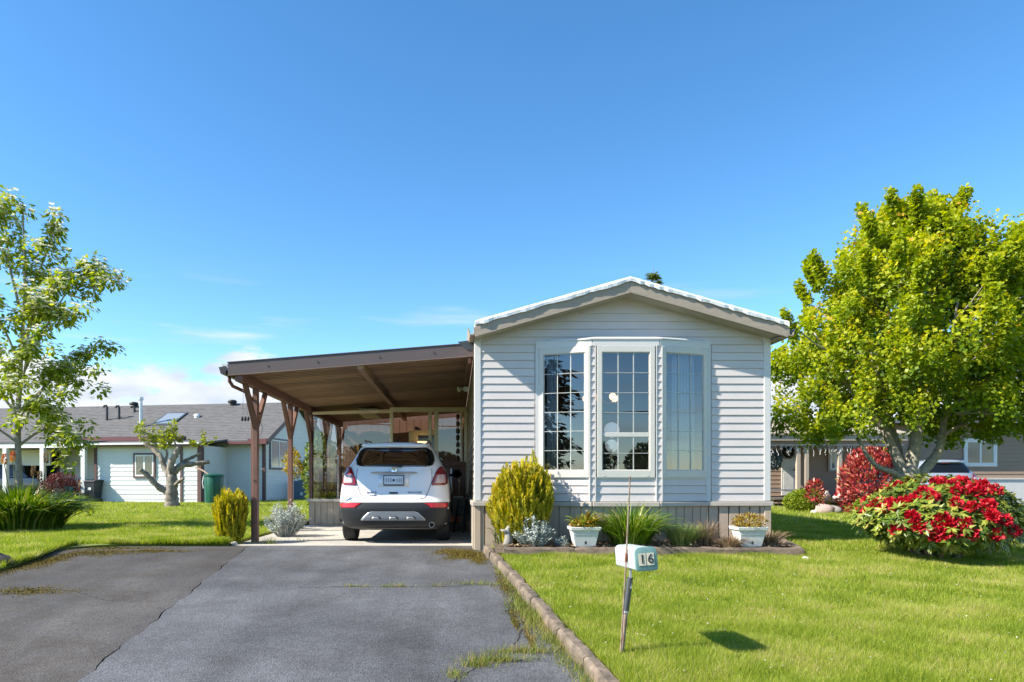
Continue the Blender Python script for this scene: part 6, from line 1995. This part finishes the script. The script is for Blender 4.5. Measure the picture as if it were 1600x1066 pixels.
# main house body
XM, YM = 1.75, 2.2
lap(MB(), 0.052, XM - 0.10, YM, 0.05, 2.62).build('front_wall', M_wsid, nb)
lap(MB(), -16.0, XS, YM, 0.05, 2.62).build('front_wall', M_wsid, nb)
MB().box(-16, XM, YM + 0.002, 9.2, 0.0, 2.62).build('house_shell', M_wsid, nb)
MB().box(XM - 0.099, XM + 0.03, YM - 0.03, YM + 0.1, 0.05, 2.62).build('corner_board', M_trimb, nb)
gw = MB()
pts_g = [(YM + 0.1, 0.18), (9.2, 0.18), (9.2, 2.65), (5.7, 4.45), (YM + 0.1, 2.65)]
gw.prism(pts_g, 'x', XM - 0.05, XM)
gw = gw.build('gable_wall', M_wsid, nb)
z = 0.18
while z < 4.35:         # laps of the gable, clipped by the roof slope
    z1 = min(z + 0.19, 4.42)
    lim = lambda zz: (YM + 0.1, 9.2) if zz < 2.65 else (YM + 0.1 + (zz - 2.65) / 1.8 * 3.4, 9.2 - (zz - 2.65) / 1.8 * 3.5)
    (a0, b0), (a1, b1) = lim(z), lim(z1)
    vs = [(XM, a0, z), (XM + 0.022, a0, z), (XM + 0.003, a1, z1), (XM, a1, z1), (XM, b0, z), (XM + 0.022, b0, z), (XM + 0.003, b1, z1), (XM, b1, z1)]
    MB().add(vs, [(0, 1, 2, 3), (7, 6, 5, 4), (0, 4, 5, 1), (1, 5, 6, 2), (2, 6, 7, 3)]).build('lap_board', M_wsid, gw)
    z = z1
MB().box(XM - 0.06, XM - 0.01, YM + 0.1, 9.2, 0.0, 0.179).build('plinth', M_trimb, nb)
small_window(nb, 2.72, 4.45, 1.52, 2.78, XM + 0.02, mat('slate_trim', (0.06, 0.07, 0.10), 0.5), 'y', 1)
MB().box(XM + 0.055, XM + 0.06, 3.9, 4.3, 1.60, 2.0).build('window_paper', M_white, nb)
# roof with shingles, rake, eaves
rY0, rYr, rZ0 = 1.75, 5.7, 2.58
rS = (4.66 - rZ0) / (rYr - rY0)
rfz = lambda y: rZ0 + rS * (y - rY0)
n = 24
cours = []
for i in range(n):           # shingle courses as small steps
    y0 = rY0 + (rYr - rY0) * i / n; y1 = rY0 + (rYr - rY0) * (i + 1) / n
    cours += [(y0, rfz(y0) + 0.115), (y1, rfz(y1) + 0.095)]
MB().prism([(rY0, rfz(rY0) + 0.02)] + cours + [(rYr, rfz(rYr) + 0.02)], 'x', -16.2, XM + 0.32).build('roof', M_shing, nb)
MB().prism([(rYr, rfz(rYr)), (rYr, rfz(rYr) + 0.10), (9.65, rZ0 + 0.10), (9.65, rZ0)], 'x', -16.2, XM + 0.32).build('roof', M_shing, nb)
MB().prism([(rY0, rfz(rY0) - 0.10), (rYr, rfz(rYr) - 0.10), (rYr, rfz(rYr) + 0.08), (rY0, rfz(rY0) + 0.08)], 'x', XM + 0.321, XM + 0.36).build('rake_board', mat('rake_dark', (0.07, 0.05, 0.055), 0.5), nb)
MB().box(0.25, XM + 0.32, rY0 - 0.05, rY0 - 0.002, 2.50, 2.62).build('fascia', mat('slate_fascia', (0.07, 0.075, 0.10), 0.5), nb)
MB().box(0.25, XM + 0.36, rY0 - 0.14, rY0 - 0.052, 2.52, 2.63).build('gutter', M_oxred, nb)
MB().box(XM - 0.5, XM + 0.37, rY0 - 0.142, rY0 - 0.0, 2.632, 2.74).build('gutter_return', M_oxred, nb)
# white carport at the far side
MB().box(-13.0, XS - 0.21, -0.42, -0.30, 2.33, 2.52).build('carport_beam', M_white, nb)
MB().prism([(-0.45, 2.53), (2.2, 2.72), (2.2, 2.78), (-0.45, 2.58)], 'x', -13.0, XS - 0.2).build('carport_roof', M_shing, nb)
for u in (131, 67, 9):
    x = lx(u, -0.36)
    MB().box(x - 0.09, x + 0.09, -0.44, -0.28, 0.0, 2.329).build('carport_post', M_white, nb)
x = lx(131, -0.36)
MB().tube([(x - 0.26, -0.36, 2.33), (x - 0.26, -0.36, 2.22), (x - 0.10, -0.36, 2.08), (x - 0.10, -0.46, 1.98)], 0.05, 8).build('downspout', M_white, nb)
MB().box(lx(48, YM), lx(92, YM), YM - 0.05, YM - 0.0, 1.02, 2.1).build('carport_window', MATS['far_glass'], nb)
MB().box(lx(89, YM - 0.06), lx(89, YM - 0.06) + 0.1, YM - 0.06, YM - 0.03, 0.9, 2.2).build('window_trim', M_trimb, nb)
MB().box(-16, lx(45, 0), 1.2, 1.3, 1.62, 2.33).build('carport_valance', M_white, nb)
# roof furniture
def on_roof(u, y):
    return Vector((lx(u, y), y, rfz(y) + 0.105))
for u, y, hh, ww in ((167, 4.0, 0.62, 0.15), (186, 4.1, 0.55, 0.13), (210, 4.9, 0.20, 0.12)):
    p = on_roof(u, y)
    MB().tube([p + Vector((0, 0, -0.1)), p + Vector((0, 0, hh)), p + Vector((-0.04, 0, hh + 0.09)), p + Vector((-0.13, 0, hh + 0.10)), p + Vector((-0.19, 0, hh + 0.02))], 0.055, 8).build('vent_pipe', M_black, nb, smooth=True)
p = on_roof(220, 3.2)
fl_ = MB().cyl(p + Vector((0, 0, -0.15)), p + Vector((0, 0, 1.25)), 0.075, n=14).build('flue_pipe', M_metal, nb, smooth=True)
MB().lathe([(0.09, 1.25), (0.12, 1.27), (0.12, 1.38), (0.10, 1.40), (0.001, 1.42)], p, 14).build('flue_cap', M_metal, fl_, smooth=True)
for u, y in ((209, 5.5), (363, 5.5)):
    p = on_roof(u, y)
    MB().lathe([(0.12, -0.05), (0.12, 0.08), (0.20, 0.10), (0.23, 0.16), (0.17, 0.24), (0.001, 0.27)], p, 14).build('roof_turbine', M_black, nb, smooth=True)
p = on_roof(268, 4.1)
skl = MB()
a, b = -0.55, 0.55
skl.add([(p.x + a, 3.3, rfz(3.3) + 0.17), (p.x + b, 3.3, rfz(3.3) + 0.17), (p.x + b, 4.6, rfz(4.6) + 0.17), (p.x + a, 4.6, rfz(4.6) + 0.17), (p.x + a, 3.3, rfz(3.3) + 0.08), (p.x + b, 3.3, rfz(3.3) + 0.08), (p.x + b, 4.6, rfz(4.6) + 0.08), (p.x + a, 4.6, rfz(4.6) + 0.08)],
        [(0, 1, 2, 3), (4, 7, 6, 5), (0, 4, 5, 1), (1, 5, 6, 2), (2, 6, 7, 3), (3, 7, 4, 0)])
sk_ = skl.build('skylight', mat('skylight_frame', (0.05, 0.05, 0.055), 0.4), nb)
MB().quad((p.x + a + 0.08, 3.4, rfz(3.4) + 0.176), (p.x + b - 0.08, 3.4, rfz(3.4) + 0.176), (p.x + b - 0.08, 4.5, rfz(4.5) + 0.176), (p.x + a + 0.08, 4.5, rfz(4.5) + 0.176)).build('skylight_glass', mat('skylight_glass', (0.22, 0.25, 0.28), 0.12, 0.05), sk_, fixn=False)
for u, y in ((308, 4.2), (236, 1.2)):
    p = on_roof(u, y) if y > 1.8 else Vector((lx(u, y), y, 2.70))
    MB().lathe([(0.13, -0.06), (0.13, 0.04), (0.17, 0.05), (0.12, 0.13), (0.001, 0.15)], p, 12).build('roof_vent', M_white, nb, smooth=True)
p = Vector((XM + 0.9, 5.6, 0))

def lw_pt(x, y, z=0):
    c, s = math.cos(LR), math.sin(LR)
    return Vector((LO.x + c * x - s * y, LO.y + s * x + c * y, z))
# air conditioner beside the gable
q = lw_pt(XM + 0.75, 5.0)
ac = thing('air_conditioner', 'blue grey air conditioning unit beside the neighbour gable wall', 'air conditioner', q, LR, local=True)
MB().box(-0.42, 0.42, -0.42, 0.42, 0.06, 0.92).build('casing', mat('ac_blue', (0.12, 0.17, 0.23), 0.5), ac, bevel=0.03, seg=2)
MB().box(-0.46, 0.46, -0.46, 0.46, 0.0, 0.06).build('pad', M_conc, ac)
MB().lathe([(0.30, 0.921), (0.36, 0.925), (0.36, 0.955), (0.30, 0.96)], (0, 0, 0), 20).build('fan_guard', M_black, ac)
MB().box(-0.10, 0.04, -0.426, -0.421, 0.24, 0.40).build('rating_label', M_white, ac)
for i in range(7):
    MB().box(0.421, 0.428, -0.34, 0.34, 0.2 + i * 0.09, 0.23 + i * 0.09).build('louvre', MATS['ac_blue'], ac)
me_ = thing('gas_meter', 'small grey meter on the neighbour wall above the unit', 'meter', lw_pt(XM + 0.2, 6.0), LR, local=True)
MB().box(-0.12, 0.12, -0.1, 0.1, 1.15, 1.45).build('meter_body', mat('meter_grey', (0.10, 0.12, 0.15), 0.5), me_, bevel=0.03, seg=2)
MB().cyl((0, 0, 0.0), (0, 0, 1.15), 0.03, n=8).build('riser_pipe', MATS['meter_grey'], me_)
# dark green barrel composter
q = px(334, 788, 27.0)
cb = thing('compost_bin', 'dark green ribbed garden barrel standing by the shaded white wall', 'compost bin', (q.x, 27.0, LAWN_L))
M_dkgreen = mat('dark_green_plastic', (0.008, 0.09, 0.06), 0.4, 0.15, 5)
c0 = (q.x, 27.0, LAWN_L)
MB().lathe([(0.30, 0), (0.315, 0.05), (0.345, 0.6), (0.365, 1.08), (0.355, 1.10)], c0, 24).build('barrel', M_dkgreen, cb, smooth=True)
for i in range(8):
    a = i * PI / 4 + 0.2
    MB().tube([Vector(c0) + Vector((math.cos(a) * 0.312, math.sin(a) * 0.312, 0.06)), Vector(c0) + Vector((math.cos(a) * 0.362, math.sin(a) * 0.362, 1.05))], 0.014, 5).build('rib', M_dkgreen, cb)
MB().lathe([(0.39, 1.09), (0.395, 1.14), (0.30, 1.18), (0.001, 1.20)], c0, 24).build('lid', M_dkgreen, cb, smooth=True)
MB().tube([Vector(c0) + Vector((-0.36, -0.1, 1.1)), Vector(c0) + Vector((-0.40, -0.12, 0.85)), Vector(c0) + Vector((-0.36, -0.12, 0.62))], 0.022, 6).build('handle', M_white, cb)
q2 = px(316, 720, 27.5)
hp = thing('rain_pipe', 'brown diverter pipe running from the wall corner to the green barrel', 'pipe', (q2.x, 27.5, 1.5))
MB().tube([px(306, 731, 27.7), px(316, 735, 27.3), px(328, 743, 27.05)], 0.035, 8).build('pipe_run', mat('tan_pipe', (0.22, 0.15, 0.10), 0.6), hp, smooth=True)
# wheeled bin, chair, pot and dark red bush before the white carport
q = lw_pt(lx(146, -0.3), -0.3)
wb = thing('wheelie_bin', 'black wheeled bin with white emblem beside the white extension', 'bin', q, LR, local=True)
vs = []
for z_, w_ in ((0.06, 0.17), (0.90, 0.25)):
    vs += [(-w_, -w_ * 1.1, z_), (w_, -w_ * 1.1, z_), (w_, w_ * 1.1, z_), (-w_, w_ * 1.1, z_)]
MB().add(vs, [(3, 2, 1, 0), (4, 5, 6, 7), (0, 1, 5, 4), (1, 2, 6, 5), (2, 3, 7, 6), (3, 0, 4, 7)]).build('bin_body', mat('bin_black', (0.03, 0.035, 0.045), 0.5), wb, bevel=0.015)
MB().prism([(-0.30, 0.901), (0.30, 0.901), (0.30, 0.96), (0.0, 1.0), (-0.30, 0.93)], 'x', -0.27, 0.27).build('lid', MATS['bin_black'], wb, bevel=0.01)
MB().box(-0.08, 0.08, -0.262, -0.254, 0.56, 0.66).build('emblem', M_white, wb)
for sx in (-1, 1):
    MB().lathe([(0.03, -0.025), (0.1, -0.025), (0.1, 0.025), (0.03, 0.025)], (sx * 0.19, 0.2, 0.10), 14, 'x').build('wheel', M_black, wb)
q = lw_pt(lx(125, -0.2), -0.2)
chd = thing('garden_chair', 'tan backed garden chair standing by the white carport post', 'chair', q, LR, local=True)
M_tan = mat('tan_mesh', (0.30, 0.20, 0.11), 0.7)
MB().box(-0.24, 0.24, 0.18, 0.21, 0.46, 0.98).build('backrest', M_tan, chd, bevel=0.01)
MB().box(-0.25, 0.25, -0.25, 0.2, 0.42, 0.455).build('seat', M_tan, chd, bevel=0.01)
for sx in (-1, 1):
    for sy in (-0.22, 0.18):
        MB().cyl((sx * 0.23, sy, 0.0), (sx * 0.23, sy, 0.42), 0.016, n=6).build('leg', M_black, chd)
    MB().box(sx * 0.25 - 0.02, sx * 0.25 + 0.02, -0.24, 0.2, 0.62, 0.65).build('armrest', M_black, chd)
q = lw_pt(lx(118, -0.6), -0.7)
bn = thing('garden_bench', 'low dark slatted bench at the edge of the side lawn', 'bench', q, LR, local=True)
for i in range(4):
    MB().box(-0.55, 0.55, -0.2 + i * 0.11, -0.11 + i * 0.11, 0.40, 0.43).build('slat', M_timber, bn)
for sx in (-0.45, 0.0, 0.45):
    for sy in (-0.15, 0.18):
        MB().box(sx - 0.025, sx + 0.025, sy - 0.025, sy + 0.025, 0.0, 0.40).build('leg', M_black, bn)
q = lw_pt(lx(107, -0.8), -0.8)
ptn = thing('garden_pot', 'teal glazed garden pot beside the dark red bush', 'pot', q)
MB().lathe([(0.11, 0.35), (0.16, 0.40), (0.19, 0.62), (0.17, 0.70), (0.15, 0.70), (0.14, 0.6), (0.001, 0.6)], q, 16).build('pot_body', mat('teal_glaze', (0.01, 0.16, 0.14), 0.2), ptn, smooth=True)
MB().lathe([(0.14, 0.0), (0.14, 0.349), (0.001, 0.349)], q, 12).build('pot_stand', M_black, ptn)
q = lw_pt(lx(90, -0.9), -0.9, 0.0)
shrub('barberry_bush', 'dark red leaved bush in front of the white carport', 'shrub', q, (0.75, 0.6, 0.62), 2600, 0.10, 0.04, leafmat('barberry', [(0.0, (0.05, 0.015, 0.015)), (0.6, (0.14, 0.035, 0.035)), (1.0, (0.24, 0.08, 0.06))], 0.25), 101, stem=(6, 0.02))
# dark blue pickup under the white carport, nose to the right
q = lw_pt(-12.9, 0.75, 0)
pk = thing('pickup_truck', 'dark blue pickup truck under the white carport', 'truck', q, LR, local=True)
M_navy = mat('navy_paint', (0.012, 0.022, 0.06), 0.25, 0.05, coat=0.6)
low_p = [(0.0, 0.5), (5.3, 0.5), (5.42, 0.62), (5.40, 0.90), (5.25, 1.02), (4.1, 1.10), (0.0, 1.10)]
MB().prism(low_p, 'y', -0.05, 1.80).build('body', M_navy, pk, bevel=0.06, seg=3, smooth=True)
cab = [(1.3, 1.101), (4.15, 1.101), (3.55, 1.58), (3.2, 1.66), (1.7, 1.66), (1.45, 1.55)]
cbo = MB()
n_ = len(cab)
vs = [(x, 0.0 + (z_ - 1.1) * 0.28, z_) for x, z_ in cab] + [(x, 1.75 - (z_ - 1.1) * 0.28, z_) for x, z_ in cab]
cbo.add(vs, [tuple(range(n_)), tuple(reversed(range(n_, 2 * n_)))] + [(i, (i + 1) % n_, n_ + (i + 1) % n_, n_ + i) for i in range(n_)])
cbo.build('cab', M_navy, pk, bevel=0.03, seg=2)
def cabglass(a, b):
    f_ = lambda x, z_: (x, (z_ - 1.1) * 0.28 - 0.006, z_)
    MB().quad(f_(a[0], 1.15), f_(a[1], 1.15), f_(b[1], 1.55), f_(b[0], 1.55)).build('side_window', M_tintdk, pk, fixn=False)
cabglass((1.45, 2.5), (1.6, 2.5)); cabglass((2.58, 3.95), (2.58, 3.5))
MB().quad((4.13, 0.05, 1.13), (4.13, 1.7, 1.13), (3.60, 1.58, 1.57), (3.60, 0.17, 1.57)).build('windscreen', M_tintdk, pk, fixn=False)
for x in (0.95, 4.35):
    for y in (0.05, 1.70):
        w_ = MB().lathe([(0.20, -0.11), (0.36, -0.11), (0.38, -0.05), (0.38, 0.05), (0.36, 0.11), (0.20, 0.11)], (x, y, 0.38), 24, 'y').build('wheel', M_rubber, pk, smooth=True)
        MB().lathe([(0.001, -0.10), (0.16, -0.09), (0.22, -0.115), (0.22, 0.1)], (x, y, 0.38), 18, 'y').build('rim', mat('bronze_rim', (0.40, 0.22, 0.14), 0.35, metal=0.5), w_, smooth=True)
MB().box(5.35, 5.48, 0.0, 1.75, 0.45, 0.62).build('front_bumper', M_chrome, pk, bevel=0.02)
for y in (0.1, 1.4):
    MB().box(5.36, 5.43, y, y + 0.25, 0.72, 0.88).build('headlight', M_lens, pk)

# ------------------------------------------------------------------ the beige neighbour behind the maple
M_bsid = mat('beige_siding', (0.30, 0.21, 0.15), 0.6, 0.05, 3)
M_bpost = mat('beige_post', (0.42, 0.34, 0.26), 0.6, 0.06, 4)
M_found = mat('white_skirting', (0.62, 0.60, 0.57), 0.6, 0.04)
WY = 25.0
rn = thing('neighbour_house', 'beige sided mobile home with covered porch behind the maple tree', 'house', (15, WY, 0))
lap(MB(), 11.0, 24.0, WY, 1.05, 3.15, 0.15).build('front_wall', M_bsid, rn)
lap(MB(), 10.4, 15.2, WY - 0.3, 0.4, 2.6, 0.15).build('porch_wall', M_bsid, rn)
MB().box(10.5, 24.0, WY + 0.002, WY + 8, 0.0, 3.15).build('house_shell', M_bsid, rn)
MB().box(15.2, 24.0, WY - 0.05, WY, 0.0, 1.04).build('skirting', M_found, rn)
MB().box(15.2, 24.0, WY - 0.09, WY - 0.052, 1.0, 1.05).build('skirting_cap', M_found, rn)
# main roof: low pitch, white verge
MB().prism([(WY - 0.55, 3.12), (WY + 4, 3.75), (WY + 4, 3.87), (WY - 0.55, 3.24)], 'x', 15.0, 24.5).build('roof', M_roofw, rn)
MB().box(15.0, 24.5, WY - 0.60, WY - 0.552, 3.02, 3.22).build('fascia', mat('slate_grey', (0.14, 0.15, 0.17), 0.5), rn)
MB().box(15.0, 24.4, WY - 0.55, WY, 3.10, 3.118).build('soffit', M_taupe, rn)
# window with its two sashes
def rx(u, y): return (u - CX) / F * y
win = small_window(rn, rx(1508, WY), rx(1553, WY), 1.55, 2.42, WY - 0.02, M_white)
# porch: posts, beam, low roof, floor, steps, door
PYF = 23.0
bz = lambda v: CAMZ + (CY - v) / F * PYF
MB().box(10.3, 15.1, PYF - 0.06, PYF + 0.06, 2.12, 2.42).build('porch_beam', M_bsid, rn)
MB().box(10.2, 15.1, PYF - 0.20, PYF - 0.062, 2.30, 2.48).build('porch_gutter', M_taupe, rn)
MB().prism([(PYF - 0.25, 2.49), (WY, 2.95), (WY, 3.03), (PYF - 0.25, 2.55)], 'x', 10.1, 15.2).build('porch_roof', mat('tan_roof', (0.36, 0.30, 0.22), 0.8, 0.2), rn)
for u in (1247, 1260, 1312):
    x = rx(u, PYF)
    MB().box(x - 0.065, x + 0.065, PYF - 0.055, PYF + 0.055, 0.0, 2.118).build('porch_post', M_bpost, rn, bevel=0.006)
MB().box(10.6, 15.1, PYF + 0.06, WY - 0.32, 0.28, 0.36).build('porch_floor', M_timber, rn)
for i in range(3):
    MB().box(10.7, 11.5, PYF - 0.5 + i * 0.22, PYF - 0.28 + i * 0.22, 0.08 + i * 0.12, 0.12 + i * 0.12).build('porch_step', M_timber, rn)
for zz in (0.35, 0.62):
    MB().box(10.5, 11.46, PYF - 0.02, PYF + 0.02, zz, zz + 0.05).build('step_rail', mat('grey_rail', (0.20, 0.20, 0.20), 0.6), rn)
dr = MB().box(rx(1221, WY - .35), rx(1244, WY - .35), WY - 0.36, WY - 0.325, 0.42, 2.42).build('door', mat('pale_door', (0.50, 0.50, 0.47), 0.5), rn, bevel=0.01)
MB().cyl((rx(1241, WY - .35), WY - 0.36, 1.35), (rx(1241, WY - .35), WY - 0.42, 1.35), 0.035, n=10).build('door_knob', M_black, dr)
for i in range(2):
    MB().box(rx(1224, WY - .35), rx(1240, WY - .35), WY - 0.372, WY - 0.361, 0.6 + i * 0.85, 1.25 + i * 0.8).build('door_panel', MATS['pale_door'], dr, bevel=0.008)
small_window(rn, rx(1296, WY - .3), rx(1312, WY - .3), 1.35, 2.1, WY - 0.322, M_taupe)
wr = thing('door_wreath', 'dark round wreath hanging on the pale neighbour door', 'wreath', (rx(1232, WY - .4), WY - 0.40, 2.0))
c_ = Vector((rx(1232, WY - .4), WY - 0.40, 1.98))
rng = np.random.default_rng(3)
a = rng.uniform(0, 2 * PI, 700)
rad_ = 0.17 + rng.normal(size=700) * 0.03
P = np.column_stack([c_.x + np.cos(a) * rad_, c_.y + rng.normal(size=700) * 0.03, c_.z + np.sin(a) * rad_])
leaves('wreath_leaves', P, rng.normal(size=(700, 3)), rng.normal(size=(700, 3)) + np.array([0, -0.5, 0]), 0.07, 0.03, leafmat('wreath_leaf', [(0.0, (0.015, 0.02, 0.012)), (1.0, (0.06, 0.05, 0.04))], 0.1), wr, rng.uniform(0, 1, 700))
q = px(1213, 722, PYF)
hb_ = shrub('hanging_basket', 'dark hanging basket plant at the end of the neighbour porch', 'plant', (q.x, PYF + 0.3, q.z - 0.25), (0.28, 0.25, 0.32), 1300, 0.09, 0.04, leafmat('dark_ivy', [(0.0, (0.02, 0.035, 0.03)), (0.7, (0.06, 0.085, 0.085)), (1.0, (0.20, 0.24, 0.27))], 0.15), 110)
MB().tube([(q.x, PYF + 0.3, q.z), (q.x, PYF + 0.3, 2.49)], 0.008, 5).build('hanger', M_black, hb_)
# icicle lights under the beam
ic = thing('icicle_lights', 'white icicle light string drooping under the neighbour porch beam', 'light string', (12.0, PYF - 0.08, 2.15))
rng = np.random.default_rng(14)
b = MB()
x = 10.5
while x < 15.0:
    n_ = rng.integers(3, 7)
    p_ = Vector((x, PYF - 0.09, 2.16))
    pts = [p_]
    for i in range(n_):
        p_ = p_ + Vector((rng.normal() * 0.035, rng.normal() * 0.01, -rng.uniform(0.02, 0.09)))
        pts.append(p_)
    b.tube(pts, 0.007, 4, False)
    x += rng.uniform(0.05, 0.11)
b.tube([(10.4, PYF - 0.09, 2.16), (15.05, PYF - 0.09, 2.16)], 0.012, 5)
st_ = b.build('strands', mat('light_wire_white', (0.66, 0.63, 0.6), 0.5), ic)
st_['kind'] = 'stuff'
# silver wagon seen past the maple, tail towards the street
make_car('silver wagon parked beside the beige house behind the maple', (rx(1472, 20.8), 20.4, -0.02), R(-14), mat('silver_car_paint', (0.36, 0.39, 0.44), 0.25, 0.03, metal=0.4, coat=0.6), detail=False)
dv = MB().grid([[(x, y, 0.078) for x in (12.6, 15, 24)] for y in (19.6, 22, 24.9)]).build('neighbour_drive', M_asph2, fixn=False)
tag(dv, 'grey drive under the silver wagon', 'driveway', kind='structure')
# bench with ornaments
q = px(1299, 798, 19.2)
be = thing('ornament_bench', 'small wooden bench with ornaments between the round green shrubs', 'bench', (q.x, 19.2, LAWN_R))
MB().box(q.x - 0.32, q.x + 0.32, 19.05, 19.35, 0.36, 0.41).build('seat', mat('warm_wood', (0.30, 0.19, 0.11), 0.7, 0.2), be, bevel=0.006)
for sx in (-0.24, 0.24):
    MB().box(q.x + sx - 0.04, q.x + sx + 0.04, 19.08, 19.32, LAWN_R, 0.359).build('leg', MATS['warm_wood'], be)
M_cer = mat('white_ceramic', (0.66, 0.62, 0.54), 0.35)
u_ = thing('ceramic_urn', 'cream ceramic urn standing on the small ornament bench', 'urn', (q.x - 0.14, 19.2, 0.41))
MB().lathe([(0.06, 0.411), (0.10, 0.47), (0.105, 0.56), (0.06, 0.64), (0.05, 0.68), (0.065, 0.70), (0.001, 0.70)], (q.x - 0.14, 19.2, 0), 16).build('urn_body', M_cer, u_, smooth=True)
g_ = thing('goose_ornament', 'white goose ornament standing on the small bench', 'ornament', (q.x + 0.16, 19.2, 0.41))
MB().tube([(q.x + 0.02, 19.2, 0.50), (q.x + 0.10, 19.2, 0.49), (q.x + 0.18, 19.2, 0.50), (q.x + 0.24, 19.2, 0.57), (q.x + 0.25, 19.2, 0.68), (q.x + 0.28, 19.2, 0.72), (q.x + 0.31, 19.2, 0.72)], [0.02, 0.075, 0.08, 0.05, 0.025, 0.032, 0.015], 12).build('goose_body', M_cer, g_, smooth='all')
MB().cyl((q.x + 0.31, 19.2, 0.72), (q.x + 0.36, 19.2, 0.712), 0.014, 0.004, 8).build('beak', MATS['orange_plastic'], g_)
MB().lathe([(0.06, 0.411), (0.03, 0.43), (0.025, 0.46)], (q.x + 0.13, 19.2, 0), 10).build('goose_foot', MATS['orange_plastic'], g_)
for i, (u, v, r_, lab) in enumerate(((1273, 801, 0.10, 'small white rock beside the wide rounded shrub'), (1288, 797, 0.26, 'pinkish grey boulder leaning by the ornament bench'), (1303, 802, 0.22, 'flat grey rock under the ornament bench'))):
    p_ = px(u, v, 18.7)
    stone('stone', lab, (p_.x, 18.7, LAWN_R + r_ * 0.3), r_, 20 + i, (M_pale, mat('pink_rock', (0.36, 0.27, 0.24), 0.9, 0.2), M_rock)[i], 0.75)

# ------------------------------------------------------------------ across the street: seen mirrored in the panes
conifer('tall dark fir across the street mirrored in the bay window', (-11.6, -13.5, -0.4), 17.0, 2.7, 21, 32, per=42, group='firs across the street')
conifer('slim fir farther along the street behind the photographer', (-20.0, -30, -0.4), 12.0, 2.4, 22, 22, per=20, group='firs across the street')
for i, (x, y, h_, r_) in enumerate(((-9, -44, 4.5, 3.2), (-1.5, -46, 3.6, 2.6), (5, -48, 4.2, 2.8), (11.5, -45, 4.6, 3.0), (18, -42, 4.0, 2.8), (25, -38, 5, 3))):
    lab = ('round leafy tree across the street beyond the slim fir', 'low leafy tree across the street behind the power line', 'leafy tree across the street in line with the bay', 'broad leafy tree across the street past the bay line', 'smaller leafy tree across the street to the maple side', 'far leafy tree at the end of the street row')[i]
    rng = np.random.default_rng(200 + i)
    t = thing('street_tree', lab, 'tree', (x, y, -0.4), group='leafy trees across the street')
    MB().tube([(x, y, -0.5), (x, y, h_ * 0.6)], [0.2, 0.08], 8).build('trunk', M_bark, t)
    shrub('x', '', '', (x, y, h_ * 0.18), (r_, r_, h_ * 0.42), 5000, 0.3, 0.2, M_conif if i % 2 else leafmat('street_leaf', [(0.0, (0.03, 0.05, 0.015)), (1.0, (0.09, 0.13, 0.03))], 0.25), 210 + i, parent=t, amp=0.3)
PLY = -26
for i, x in enumerate((-34, 40)):
    up_ = thing('utility_pole', ('wooden utility pole across the street toward the firs', 'wooden utility pole across the street toward the maple side')[i], 'pole', (x, PLY, -0.4))
    MB().cyl((x, PLY, -0.5), (x, PLY, 8.6), 0.15, 0.11, 10).build('pole_shaft', M_timber, up_)
    MB().box(x - 0.06, x + 0.06, PLY - 1.0, PLY + 1.0, 8.0, 8.15).build('cross_arm', M_timber, up_)
pts = [(x, PLY, 5.3 + 2.6 * ((x - 3) / 37) ** 2) for x in np.linspace(-34, 40, 30)]
pw = MB().tube(pts, 0.045, 6).build('power_line', M_black, fixn=False)
tag(pw, 'black overhead cable slung between the utility poles across the street', 'cable')
